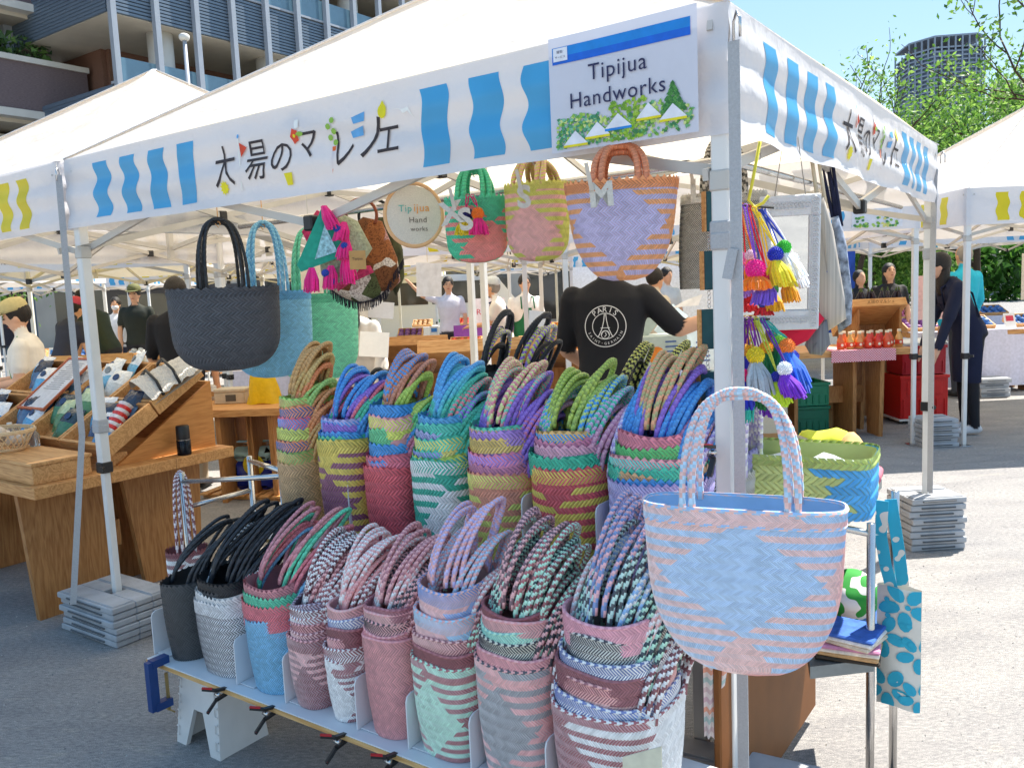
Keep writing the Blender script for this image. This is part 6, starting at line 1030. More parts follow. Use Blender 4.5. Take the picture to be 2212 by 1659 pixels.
# wicker basket of sachets, bottles
WICK = pm('wicker_cane', '#dcbf96', .6, var=.12, scale=60); Pb = SW(3.72, -.06, TZ + .10); o = thing('wicker_basket', 'small open-weave wicker basket with sachets on the riser box', 'basket', Pb, RZ)
for i in range(26):
    for dr in (-1, 1):
        b = MB(); a = i / 26 * 6.283; Q = []
        for u in np.linspace(0, 1, 7): r_ = .085 + .045 * u; an = a + dr * u * .42; Q.append((1.25 * r_ * math.cos(an), r_ * math.sin(an), .01 + .085 * u))
        b.tube(Q, .0024, 5); b.build('cane', WICK, o, True)
for z_, r_ in ((.01, .086), (.016, .088), (.095, .131), (.101, .132), (.107, .131)): b = MB(); b.tube([(1.25 * r_ * math.cos(t), r_ * math.sin(t), z_) for t in np.linspace(0, 6.283, 41)], .0038, 6, False); b.build('hoop', WICK, o, True)
for i in range(7):
    oo = thing('sachet', 'creamy paper sachet heaped in the wicker basket', 'sachet', Pb + np.array([.05 * math.cos(i * 2.2), .04 * math.sin(i * 2.2), .05 + .02 * (i % 3)]), i, 'sachets in the wicker basket'); crumple(oo, (0, 0, 0), (.05, .035, .03), pm('sachet_paper', '#dcd0c4', .6, trans=.2), 'wrap', i + 20)
M_CLEAR = pm('clear_plastic', '#eef4f8', .1, var=.02, transmission=.85, spec=.5)
for i in range(8):
    s_ = 3.70 + .10 * i; oo = thing('small_bottle', 'clear capped bottle, number %d counted from the basket, before the crates' % (i + 1) if False else 'clear capped bottle standing in the row behind the wicker basket', 'bottle', SW(s_, .075 + .02 * (i % 2), TZ + .10), 0, 'clear bottles behind the basket'); b = MB(); b.lathe([(.022, 0), (.024, .01), (.024, .06), (.012, .078), (.012, .085)], 14); b.build('bottle', M_CLEAR, oo, True); b = MB(); b.lathe([(.013, .085), (.013, .10)], 12); b.build('cap', M_WHITE, oo)
for i in range(5):
    oo = thing('sachet', 'creamy paper sachet lying loose beside the wicker basket', 'sachet', SW(4.02 + .09 * i, -.08, TZ + .125), i, 'loose sachets'); crumple(oo, (0, 0, 0), (.05, .04, .025), pm('sachet_paper', '#dcd0c4'), 'wrap', i + 40)
o = thing('tumbler', 'black metallic tumbler standing at the end of the souvenir table', 'tumbler', SW(3.19, .58, TZ), 0); b = MB(); b.lathe([(.034, 0), (.036, .004), (.036, .078), (.034, .08)], 24); b.build('body', pm('tumbler_blue_black', '#141a24', .25, metal=.4), o, True); b = MB(); b.lathe([(.034, .082), (.0345, .085), (.034, .15), (.031, .155)], 24); b.build('lid', M_BLK, o, True); b = MB(); b.lathe([(.0352, .080), (.0352, .082)], 24); b.build('seam_ring', M_STEEL, o)
o = thing('table_skirt', 'black pleated cloth hanging under the far end of the souvenir table', 'cloth', SW(4.9, .0, 0), RZ); b = MB(); b.sheet(lambda u, v: np.stack([-.75 + 1.15 * u, -.03 + .012 * np.sin(u * 190), .05 + .55 * v], -1), 160, 2); b.build('pleats', pm('black_cloth', (.02, .02, .024), .9), o)
o = thing('wooden_tray', 'shallow wooden tray on the ground behind the tent weights', 'tray', SW(2.62, .32, 0), RZ); plank_box(o, -.2, -.15, 0, .25, .15, .11)
# ---- second table with the yellow bag, cash box and cooler
t2 = at_z(540, 884, .70); market_table('wooden table with a yellow bag and cash box behind the hanging bags', (t2[0] - .05, t2[1] + .32, 0), -.06, .95, .62, .70)
o = thing('cash_box', 'beige steel cash box on the wooden table', 'box', (*at_z(505, 868, .705)[:2], .70), -.05); b = MB(); b.bbox(-.12, -.08, 0, .12, .08, .085, .006); b.build('case', pm('beige_steel', '#bcae98', .45), o); b = MB(); b.bbox(-.122, -.082, .086, .122, .082, .115, .006); b.build('lid', pm('beige_steel', '#bcae98'), o); b = MB(); b.bbox(-.03, -.0835, .02, .05, -.080, .07, .001); b.build('lock_plate', pm('dark_plate', '#55504a', .5), o)
o = thing('paper_cup', 'white lidded paper coffee cup beside the cash box', 'cup', (*at_z(462, 862, .705)[:2], .70), 0); b = MB(); b.lathe([(.028, 0), (.042, .105)], 20); b.build('cup', M_WHITE, o, True); b = MB(); b.lathe([(.045, .105), (.045, .113), (.038, .122)], 20); b.build('lid', pm('lid_white', '#e8e6e2', .4), o); b = MB(); b.lathe([(.0335, .03), (.0385, .07)], 20); b.build('sleeve', M_KRAFT, o)
o = thing('plastic_bag', 'crumpled yellow plastic bag standing on the wooden table', 'bag', (*at_z(572, 870, .705)[:2], .70), .1); b = MB(); b.sheet(lambda u, v: np.stack([(.13 - .045 * v) * np.cos(u * 6.283) * (1 + .07 * np.sin(u * 31 + v * 5)), (.07 - .03 * v) * np.sin(u * 6.283) * (1 + .1 * np.sin(u * 25)), .24 * v + .012 * np.sin(u * 19)], -1), 40, 12); b.build('film', pm('yellow_film', '#e8c820', .35, var=.08, trans=.35, bump=.4, bscale=40), o, True)
pl = at_z(548, 1075); o = thing('slatted_pallet', 'low slatted wooden pallet under the cooler', 'pallet', (pl[0], pl[1] + .15, 0), -.3)
for i in range(7): b = MB(); b.bbox(-.36 + i * .105, -.24, .03, -.29 + i * .105, .24, .045, .002); b.build('slat', W_OAK, o)
for y in (-.2, .17): b = MB(); b.bbox(-.36, y, 0, .41, y + .03, .029, .002); b.build('bearer', W_OAK, o)
o = thing('cooler_box', 'blue and yellow picnic cooler on the slatted pallet', 'cooler', (pl[0], pl[1] + .15, .046), -.15); b = MB(); b.bbox(-.15, -.11, 0, .15, .11, .22, .035); b.build('tub', pm('cooler_blue', '#1a2e9e', .35), o, True); b = MB(); b.bbox(-.16, -.12, .222, .16, .12, .33, .04); b.build('lid', pm('cooler_aqua', '#a9d2d8', .35), o, True); b = MB(); b.lathe([(.085, 0), (.08, .006)], 26, TM(.03, -.124, .20) @ Matrix.Rotation(math.pi / 2, 4, 'X')); b.build('yellow_panel', pm('cooler_yellow', '#e3cf2e', .35), o); b = MB(); b.lathe([(.022, 0), (.018, .010)], 20, TM(.06, -.131, .19) @ Matrix.Rotation(math.pi / 2, 4, 'X')); b.build('button', M_WHITE, o); b = MB(); b.tube([(-.15, -.0, .24), (-.15, -.0, .36), (.15, 0, .36), (.15, 0, .24)], .010, 8); b.build('handle', pm('cooler_aqua', '#a9d2d8'), o, True)
# a brown and white bag hung on the rack post
hx = lambda h: tuple(np.clip(np.array(_hx0(h)) * 1.12 + .04, 0, .86)); DUO = .3
hang_bag((362, 1190), (445, 1180), 1275, 0.02, 'plum and white woven bag hanging on the steel rack post', diamond('#8a4a52', '#e8e6ea', .75, 3, .14), ('#8a4a52', '#6a3440'), 9, (165, ('#7a404a', '#d8d0d4')), depth=.12, wb=.9, round_=.2, n=70, hspan=.1, rope_r=.0065); DUO = 0.0; hx = _hx0
# ---- slanted tray seen from behind, with vendor's goods
def slanted_tray(label, x0, x1, Y, ztop, name='slanted_display', fwd=.55, drop=.26, h=.10, legs=True, group='slanted displays', mark=None):
    w = x1 - x0; o = thing(name, label, 'display', ((x0 + x1) / 2, Y, 0), .02, group); a = -math.atan2(drop, fwd); M = TM(0, 0, ztop - h) @ Matrix.Rotation(a, 4, 'X'); L_ = math.hypot(drop, fwd); plank_box(o, -w / 2, 0, 0, w / 2, L_, h, .022, W_OAK, M)
    if legs:
        for sx in (-1, 1): b = MB(); b.prism([(.06, 0), (fwd, 0), (fwd, ztop - drop - h - .0), (.02, ztop - h - .03)], -.012, .012, Matrix(((0, 0, 1, sx * (w / 2 - .06)), (1, 0, 0, 0), (0, 1, 0, 0), (0, 0, 0, 1)))); b.build('side_leg', W_TLEG, o)
        b = MB(); b.bbox(-w / 2 + .08, .30, .02, w / 2 - .08, .32, ztop - h - .2, .002); b.build('shelf_back', W_TLEG, o)
    if mark: text_w(lambda q, z, oo: np.stack([np.asarray(q, float), np.full(np.shape(q), -.004), np.asarray(z, float) + ztop - h * .5], -1), mark, 0, 0, w * .5, pm('brand_burn', '#5a3a1c', .8), o)
    return o
slanted_tray('empty slanted wooden display seen from behind the vendor', -.78, .55, 7.0, 1.085, h=.11, fwd=.8, drop=.35)
slanted_tray('slanted wooden display with burnt lettering, holding the eggplants', *(at_y(1843, 640, 8.2)[0], at_y(1962, 640, 8.2)[0]), 8.2, 1.24, h=.085, fwd=.5, drop=.32, mark='太陽のマルシェ')
slanted_tray('slanted wooden display of meat cards behind the white blouse woman', -1.75, -.65, 8.7, 1.04); slanted_tray('slanted wooden crate display behind the khaki capped man', -5.0, -3.9, 8.6, 1.0); slanted_tray('slanted wooden display among the far stalls near the woman with green apron', .1, 1.2, 11.6, .95)
for i in range(9):
    x = at_y(1843 + 13 * i, 640, 8.25)[0]; o = thing('eggplant', 'dark glossy eggplant standing in the lettered wooden display', 'eggplant', (x, 8.28 + .04 * (i % 2), 1.15), i, 'eggplants in the display'); b = MB(); b.lathe([(.012, 0), (.03, .03), (.028, .08), (.018, .13), (.008, .155)], 12, Matrix.Rotation(.25 * math.sin(i * 2), 4, 'X')); b.build('fruit', pm('eggplant_skin', (.018, .008, .016), .25), o, True); b = MB(); b.lathe([(.012, .15), (.009, .165), (.004, .185)], 8, Matrix.Rotation(.25 * math.sin(i * 2), 4, 'X')); b.build('stalk', pm('stalk_green', '#4a5a2a', .7), o)
# ---- juice table
jt = at_y(1745, 768, 7.45); market_table('wooden table with juice bottles and pink gingham cloth', (2.85, 7.80, 0), .02, 1.5, .75, .80)
def gingham():
    m = bpy.data.materials.new('pink_gingham'); m.use_nodes = True; n = m.node_tree; b = n.nodes['Principled BSDF']; b.inputs['Roughness'].default_value = .85; tc = n.nodes.new('ShaderNodeTexCoord'); ck = n.nodes.new('ShaderNodeTexChecker'); ck.inputs['Scale'].default_value = 90; ck.inputs['Color1'].default_value = (*hx('#e6c4ca'), 1); ck.inputs['Color2'].default_value = (*hx('#c8506a'), 1); n.links.new(tc.outputs['Object'], ck.inputs['Vector']); n.links.new(ck.outputs['Color'], b.inputs['Base Color']); return m
gx0, gx1 = at_y(1795, 770, 7.42)[0], at_y(1935, 770, 7.42)[0]; o = thing('gingham_cloth', 'pink gingham cloth draped over the table corner', 'cloth', ((gx0 + gx1) / 2, 7.42, .80), .02); w = gx1 - gx0; b = MB(); b.sheet(lambda u, v: np.stack([(u - .5) * w, .0 + .55 * np.clip(v - .25, 0, 1) - .006 + .004 * np.sin(u * 30) * (v < .25), np.where(v < .25, -.10 * (1 - v / .25), .004 + 0 * v)], -1), 30, 12); b.build('fabric', gingham(), o)
JC = ['#d8642a', '#dba050', '#d88a4a', '#d8442c', '#d0301f', '#d85a30', '#e0a860']
for i in range(7):
    for r in range(2):
        x = at_y(1818 + 20 * i, 745, 7.5 + r * .09)[0]; 
        if i == 6 and r == 0: continue
        o = thing('juice_bottle', '%s juice bottle, %s in the %s row on the gingham' % (['orange', 'pale amber', 'apricot', 'red', 'deep red', 'tangerine', 'honey'][i], ['first', 'second', 'third', 'fourth', 'fifth', 'sixth', 'seventh'][i], ['front', 'back'][r]), 'bottle', (x + r * .03, 7.52 + r * .10, .806), 0, 'juice bottles'); b = MB(); b.lathe([(.030, 0), (.034, .006), (.034, .075), (.030, .09), (.017, .115), (.016, .135)], 16); b.build('glass', pm('juice_' + JC[i][1:], JC[i], .12, var=.05, spec=.6), o, True); b = MB(); b.lathe([(.018, .135), (.018, .155)], 14); b.build('cap', pm('cap_cream', '#e8dcc0', .5), o); b = MB(); b.lathe([(.0343, .02), (.0343, .06)], 16); b.build('label_band', pm('label_orange', '#d8482c', .5), o); b = MB(); b.lathe([(.012, 0), (.012, .001)], 12, TM(0, -.0348, .04) @ Matrix.Rotation(math.pi / 2, 4, 'X')); b.build('label_disc', pm('label_cream', '#f0e4c8', .5), o)
def crate(label, loc_, rz, w, d, h, col, ribs=6, name='plastic_crate', lid=None, group='plastic crates'):
    o = thing(name, label, 'crate', loc_, rz, group); m = pm('crate_' + col[1:], col, .4, var=.06); plank_box(o, -w / 2, -d / 2, 0, w / 2, d / 2, h, .012, m)
    for sy in (-1, 1):
        for i in range(ribs): x = -w / 2 + .03 + i * (w - .06) / (ribs - 1); b = MB(); b.bbox(x - .006, sy * d / 2 - .010, .02, x + .006, sy * d / 2 + .010, h * .45, .002); b.build('rib', m, o)
    b = MB(); b.bbox(-w / 2 - .012, -d / 2 - .012, h - .03, w / 2 + .012, -d / 2 + .0, h, .003); b.bbox(-w / 2 - .012, d / 2, h - .03, w / 2 + .012, d / 2 + .012, h, .003); b.build('rim', m, o); b = MB(); b.bbox(-w / 2 + .06, -d / 2 - .006, h * .55, w / 2 - .06, -d / 2 + .006, h * .85, .002); b.build('panel', m, o)
    if lid: b = MB(); b.bbox(-w / 2 - .02, -d / 2 - .02, h + .001, w / 2 + .02, d / 2 + .02, h + .05, .02); b.build('lid', lid, o, True)
    return o
rc = at_z(1998, 915); crate('lower red plastic crate on the wheeled board', (rc[0], rc[1] + .2, .05), 0, .46, .36, .42, '#c81c1c'); crate('upper dark red tub with white lid below the stooping vendor', (rc[0], rc[1] + .2, .48), 0, .42, .34, .28, '#a81426', 4, lid=pm('lid_white', '#e8e6e2'))
o = thing('wheeled_board', 'grey wheeled board under the red crates', 'dolly', (rc[0], rc[1] + .2, 0), 0); b = MB(); b.bbox(-.25, -.2, .03, .25, .2, .048, .003); b.build('deck', M_WHITE, o)
for x in (-.2, .2):
    for y in (-.15, .15): b = MB(); b.lathe([(.015, -.012), (.015, .012)], 12, TM(x, y, .015) @ Matrix.Rotation(math.pi / 2, 4, 'X')); b.build('wheel', M_BLK, o)
gc = at_z(1790, 925); crate('green plastic folding crate on the ground under the juice table', (2.72, 7.95, 0.0), .02, .48, .36, .26, '#0f6a50', 8); crate('green plastic folding crate stacked on another', (2.72, 7.95, .265), .02, .48, .36, .22, '#128060', 8)
def carton(label, p, rz, w, d, h, flap=False, mark=None):
    o = thing('cardboard_box', label, 'box', p, rz, 'cardboard boxes'); b = MB(); b.bbox(-w / 2, -d / 2, 0, w / 2, d / 2, h, .003); b.build('carton', M_KRAFT, o); b = MB(); b.box(-.025, -d / 2 - .001, h * .1, .025, d / 2 + .001, h + .001); b.build('tape', pm('tape_tan', '#c9a06c', .3), o)
    if flap:
        for sy in (-1, 1): b = MB(); b.bar((0, sy * d * .5, h + .004), (0, sy * d * .08, h + .05), w * .98, .004, up=(0, 0, 1)); b.build('flap', M_KRAFT, o)
    if mark: text_w(lambda q, z, oo: np.stack([np.asarray(q, float), np.full(np.shape(q), -d / 2 - .003), np.asarray(z, float) + h * .6], -1), mark, w * .15, 0, w * .5, M_INK, o)
    return o
cb = at_z(1790, 925); carton('lower cardboard box on the ground beside the juice table', (cb[0], cb[1] + .15, 0), .05, .36, .30, .17); carton('upper cardboard box with open flaps beside the juice table', (cb[0] + .01, cb[1] + .15, .171), .03, .35, .29, .17, True); carton('cardboard box marked W180 under the juice table', (2.42, 7.72, .42), 0, .30, .2, .22, mark='W180'); carton('flat cardboard box lying under the white tote', (2.15, 7.5, 0), 0, .5, .3, .10)
o = thing('canvas_tote', 'natural canvas tote standing on a flat box under the juice table', 'bag', (2.2, 7.4, .10), 0); b = MB(); b.sheet(lambda u, v: np.stack([.26 * np.cos(u * 6.283) * (1 - .08 * v), .05 * np.sin(u * 6.283), .42 * v + .008 * np.sin(u * 12)], -1), 30, 6); b.build('body', CREAM, o, True); b = MB(); b.tube([(-.1, -.05, .42), (-.08, -.06, .55), (.08, -.06, .55), (.1, -.05, .42)], .01, 6); b.build('handle', CREAM, o, True)
# ---- orange carton and pale blue carton near the vendor
for lab, px, w, h, c1, mk, Y in (('grey green carton with orange slice print beside the vendor', (1425, 760), .26, .20, '#b8c4bc', '#e8862c', 4.9), ('white blue printed carton beside the tent leg', (1490, 755), .28, .26, '#dbe8ee', '#5a9ad0', 5.2)):
    P = at_y(*px, Y); o = thing('printed_carton', lab, 'box', (P[0], P[1], P[2] - h / 2), .1); b = MB(); b.bbox(-w / 2, -.12, 0, w / 2, .12, h, .003); b.build('carton', pm('carton_' + c1[1:], c1, .6), o); b = MB(); b.lathe([(.05, 0), (.05, .002)], 24, TM(-w * .2, -.1205, h * .45) @ Matrix.Rotation(math.pi / 2, 4, 'X')); b.build('printed_slice', pm('slice_' + mk[1:], mk, .6), o)
    for i in range(5): b = MB(); b.box(.0, -.1225, h * .25 + i * .028, w * .4 * random.uniform(.6, 1), -.1215, h * .25 + i * .028 + .008); b.build('text_line', pm('carton_ink', '#3a5a9a', .6), o)
    b = MB(); b.bar((-w * .25, .0, h + .002), (-w * .6, -.02, h + .08), .2, .004, up=(0, 1, 0)); b.build('flap', pm('carton_' + c1[1:], c1), o)
    q = thing('support_crate', 'wooden crate under the ' + lab.split(' beside')[0], 'crate', (P[0], P[1], 0), .1, 'support crates'); plank_box(q, -.2, -.15, 0, .2, .15, P[2] - h / 2 - .002, .02)
# ---- goods that fill the further stalls
FT = [(-4.4, 9.3, 1.9), (-2.2, 9.0, 1.5), (-1.2, 10.4, 1.7), (.9, 10.0, 1.6), (2.0, 9.6, 1.4), (-6.0, 12.0, 2.0), (-3.4, 13.2, 1.9), (-.8, 13.6, 2.0), (1.6, 13.4, 1.9), (3.6, 12.9, 1.8), (5.6, 10.2, 1.7), (6.6, 12.8, 1.8), (-5.2, 16.8, 2.0), (-1.0, 17.5, 2.0), (2.2, 18.0, 2.0), (5.8, 17.0, 2.0)]
WHR = ['near the green shirted man', 'behind the hanging blue bag', 'behind the hoop sign', 'behind the vendor in black', 'by the carved mirror', 'far behind the khaki capped man', 'behind the sunglasses man', 'far behind the navy apron man', 'far behind the chartreuse bag', 'behind the woman in black', 'near the turquoise jacket man', 'far behind the turquoise jacket man', 'far off by the brick building', 'far behind the raised arm man', 'far behind the black shirted vendor', 'far off below the tower']
gi = 0; ADJ = ['pale', 'honey', 'brown', 'worn']
for (x, y, w), wh in zip(FT, WHR):
    random.seed(int(x * 100 + y * 10)); c = random.choice([None, '#e2e0dc', '#d8d4e4'])
    market_table('wooden stall table ' + wh, (x, y, 0), random.uniform(-.08, .08), w, .7, .74, group='wooden market tables')
    if c: o = thing('tablecloth', 'pale cloth over the stall table ' + wh, 'tablecloth', (x, y, 0), 0, 'pale tablecloths'); b = MB(); b.sheet(lambda u, v: np.stack([(u - .5) * (w + .03), -.365 - .012 * np.sin(u * 40) * (1 - v), .08 + .672 * v], -1), 30, 3); b.sheet(lambda u, v: np.stack([(u - .5) * (w + .03), -.365 + .73 * v, .752 + 0 * u], -1), 1, 1); b.build('cloth', pm('cloth_' + c[1:], c, .85), o)
    for i in range(3):
        cx = x - w / 2 + .2 + i * (w - .4) / 2; o = thing('display_crate', 'open wooden crate, %s on the table %s' % (['first', 'middle', 'last'][i], wh), 'crate', (cx, y - .05, .756), 0, 'goods crates on far tables', rot=(.35, 0, random.uniform(-.1, .1))); plank_box(o, -.2, -.16, 0, .2, .16, .10, .016)
        col = random.choice(['#d84a30', '#e0a030', '#6a9a40', '#e8e4dc', '#7a4a8a', '#c86a8a', '#3a6aa8', '#caa070'])
        b = MB(); b.col(col)
        for j in range(12): b.ball((-.15 + .1 * (j % 4), -.1 + .1 * (j // 4), .06 + .02 * random.random()), .045 * random.uniform(.8, 1.1), 8, 6, .04)
        g_ = b.build('goods', pm('goods_colour', '#ffffff', .5, attr=True, var=.2, scale=40), None); g_.location = o.location; g_.rotation_euler = o.rotation_euler; g_.name = 'market_goods'; tag(g_, 'goods heaped in the %s crate %s' % (['first', 'middle', 'last'][i], wh), 'goods', 'heaped goods', 'stuff')
    for i in range(2):
        px_ = x - w / 2 + w * (.3 + .4 * i); o = thing('menu_card', 'white price card, %s on the table %s' % (['first', 'second'][i], wh), 'card', (px_, y - .28, .757), random.uniform(-.2, .2), 'price cards'); b = MB(); b.bar((0, 0, 0), (0, .05, .17), .14, .004, up=(0, 1, 0)); b.build('card', M_WHITE, o)
        cc = random.choice(['#c83a4a', '#3a7ac0', '#4a9a5a', '#e0a030']); b = MB(); b.bar((0, .018, .08), (0, .036, .14), .09, .005, up=(0, 1, 0)); b.build('picture', pm('cardpic_' + cc[1:], cc, .6), o)
random.seed(11)
# hanging banners, cloth walls that close the far stalls
def banner(label, p0, p1, z0, z1, col, name='cloth_wall', cat='cloth wall', group='cloth walls', marks=None):
    p0 = np.array([*p0, 0.]); p1 = np.array([*p1, 0.]); d = p1 - p0; L_ = np.linalg.norm(d); o = thing(name, label, cat, p0, math.atan2(d[1], d[0]), group); b = MB(); b.sheet(lambda u, v: np.stack([u * L_, .03 * np.sin(u * L_ * 6) * (1 - v * .5), z0 + (z1 - z0) * v], -1), 24, 3); b.build('cloth', pm('wallcloth_' + col[1:], col, .8, trans=.3), o, True)
    if marks: text_w(lambda q, z, oo: np.stack([np.asarray(q, float) + L_ / 2, np.full(np.shape(q), -.04), np.asarray(z, float) + (z0 + z1) / 2], -1), marks[0], 0, 0, L_ * .6, pm('bannerink_' + marks[1][1:], marks[1], .6), o)
banner('white cloth wall behind the woman in the white blouse', (-2.2, 8.6), (-1.35, 8.1), .3, 1.8, '#e0d8cc'); banner('white cloth wall in the far row below the mirror', (1.2, 15.8), (4.8, 15.5), .0, 1.8, '#d8dce8'); banner('blue cloth wall behind the woman in black', (3.9, 12.6), (5.2, 12.6), .6, 1.8, '#2a4a9c')
banner('pink price banner reading 400 beside the juice stall', (4.35, 9.0), (4.72, 9.0), .95, 1.42, '#e8c0c0', 'price_banner', 'banner', 'printed banners', ('400', '#c8303a')); banner('white and pink printed banner beside the raised arm man', (-.55, 11.9), (-.05, 11.9), .95, 1.35, '#e8dce0', 'price_banner', 'banner', 'printed banners', ('Rouge', '#d8304a')); banner('purple cloth below the pink printed banner', (-.8, 12.0), (.6, 12.0), .75, .98, '#8a4a9c', 'price_banner', 'banner', 'printed banners')
banner('white printed poster hanging at the juice stall post', (5.0, 8.2), (5.35, 8.2), 1.15, 1.6, '#d8cfc0', 'price_banner', 'banner', 'printed banners')
o = thing('suitcase', 'grey ribbed suitcase standing behind the stooping vendor', 'suitcase', (*at_z(2165, 815)[:2], 0), .1); b = MB(); b.bbox(-.22, -.13, .04, .22, .13, .62, .03); b.build('shell', pm('suitcase_grey', '#5a554e', .4), o)
for i in range(7): b = MB(); b.bbox(-.17 + i * .052, -.136, .08, -.15 + i * .052, -.128, .58, .002); b.build('rib', pm('suitcase_grey', '#5a554e'), o)
for x in (-.16, .16): b = MB(); b.lathe([(.025, -.015), (.025, .015)], 12, TM(x, 0, .025) @ Matrix.Rotation(math.pi / 2, 4, 'X')); b.build('wheel', M_BLK, o)
b = MB(); b.tube([(-.07, 0, .62), (-.07, 0, .66), (.07, 0, .66), (.07, 0, .62)], .009, 8); b.build('handle', M_BLK, o, True)
# white plates and lids leaning on the near background table
for px, Y, w, h, lab in (((805, 745), 6.9, .24, .20, 'cream board leaning on the table near the white blouse woman'), ((815, 670), 8.3, .3, .16, 'white card leaning above the meat display'), ((1165, 690), 7.6, .20, .14, 'black framed white board on the slanted display')):
    P = at_y(*px, Y); o = thing('notice_board', lab, 'board', (P[0], P[1], P[2] - h / 2), .1, 'leaning boards'); b = MB(); b.bar((0, 0, 0), (.02, .08, h), w, .006, up=(0, 1, 0)); b.build('board', M_WHITE, o); b = MB(); b.bar((0, .03, .0), (0, .14, 0), .02, .006); b.build('prop', M_BLK, o)
# ================================================================ buildings
M_CONCR = pm('pale_concrete', '#c9c2b4', .8, var=.06, scale=2); M_LOUV = pm('blue_grey_louvre', '#667688', .45, var=.06, scale=3, metal=.2); M_FIN = pm('grey_blue_fin', '#9aa2ae', .45, var=.05, scale=3); M_COLM = pm('white_render', '#d0cfcb', .7, var=.05, scale=3); M_BRK = pm('brown_tile', '#7c5c4e', .7, var=.25, scale=14, stretch=(1, 1, 4)); M_BRK2 = pm('purple_brown_brick', '#6f6266', .75, var=.3, scale=10, stretch=(1, 1, 5)); M_GLASS = pm('window_glass', '#3a3a36', .08, var=.3, scale=1.5, spec=.8); M_RAIL = pm('balcony_glass', '#5f7f93', .08, var=.12, scale=2, spec=.9); M_DARK = pm('dark_metal', '#22232a', .5)
S0 = st_of(at_y(240, 25, 30.0))[0]; T0 = st_of(at_y(240, 25, 30.0))[1]; Z0 = float(at_y(240, 25, 30.0)[2])
bl = thing('louvre_building', 'tall civic building with blue grey louvre balconies, fins and round columns', 'building', SW(S0, T0, 0), RZ)   # local: x = -s offset (towards us positive), y along facade
def bbx(name, mat, x0, y0, z0, x1, y1, z1, par): b = MB(); b.box(x0, y0, z0, x1, y1, z1); return b.build(name, mat, par)
FH = 4.15; LH = 1.75; LEN = 46
for f in range(-2, 4):
    zb = Z0 + f * FH                                            # bottom of the louvre band
    if zb + LH < 0: continue
    bbx('slab', M_CONCR, -7.5, -.05, zb - .02, -.10, LEN, zb + .35, bl)
    bb = MB()
    for i in range(14): z = zb + .02 + i * (LH - .04) / 14; bb.box(-.12, 0, z, 0, LEN, z + .085)
    bb.box(-.16, 0, zb, -.10, LEN, zb + LH); lo_ = bb.build('louvre_band', M_LOUV, bl); bb = MB()
    for i in range(14): z = zb + .02 + i * (LH - .04) / 14; bb.box(-7.0, -.12, z, -.125, 0, z + .085)
    bb.box(-7.0, -.10, zb, -.16, -.06, zb + LH); bb.build('louvre_band', M_LOUV, bl)
    bbx('coping', M_FIN, -.18, -.14, zb + LH, .04, LEN, zb + LH + .08, bl)
    for j in range(27): y = .1 + j * 1.65; g_ = bbx('balcony_pane', M_RAIL, -.10, y, zb + LH + .09, -.07, y + 1.55, zb + LH + .95, bl); bbx('pane_post', M_FIN, -.12, y - .09, zb + LH + .09, -.04, y - .01, zb + LH + 1.0, g_)
    bbx('back_wall', M_BRK, -4.3, 2.2, zb + .35, -4.1, LEN, zb + FH, bl); bbx('back_wall', M_BRK, -7.4, 2.0, zb + .35, -4.3, 2.2, zb + FH, bl)
    for j in range(13): y = 2.9 + j * 3.3; w_ = bbx('window', M_GLASS, -4.08, y, zb + LH + .1, -4.05, y + 2.3, zb + FH - .35, bl); bbx('window_frame', M_FIN, -4.04, y + 1.1, zb + LH + .1, -4.0, y + 1.2, zb + FH - .35, w_); bbx('curtain', pm('curtain_gold', '#9a8a5a', .9, var=.3, scale=8, stretch=(1, 6, .2)), -4.045, y + .2, zb + LH + .12, -4.042, y + .9, zb + FH - .4, w_)
    for j in range(9): y = 2.5 + j * 4.95; b = MB(); b.lathe([(.46, zb + .3), (.46, zb + FH)], 24, TM(-1.1, y, 0)); b.build('column', M_COLM, bl, True)
for j in range(28):
    y = -.15 + j * 1.65; bbx('fin', M_FIN, .02, y, 0, .24, y + .2, Z0 + 4 * FH, bl)
bbx('fin', M_FIN, -6.95, -.45, 0, -6.65, -.13, Z0 + 4 * FH, bl); bbx('core_wall', M_BRK, -9, 3.0, 0, -4.4, LEN, Z0 + 3.9 * FH, bl); bbx('ground_wall', M_DARK, -8, .5, 0, -1.0, LEN, 3.6, bl)
# flat flagpole lamp in front
o = thing('lamp_post', 'slim pale lamp post in front of the louvre building', 'lamp post', (*at_y(408, 200, 22)[:2], 0), 0); zt_ = float(at_y(405, 88, 22)[2]); b = MB(); b.tube([(0, 0, 0), (0, 0, zt_)], [.09, .05], 10); b.build('pole', M_FIN, o, True); b = MB(); b.lathe([(.10, zt_), (.13, zt_ + .05), (.13, zt_ + .12), (.08, zt_ + .16)], 14); b.build('lamp_head', M_COLM, o, True)
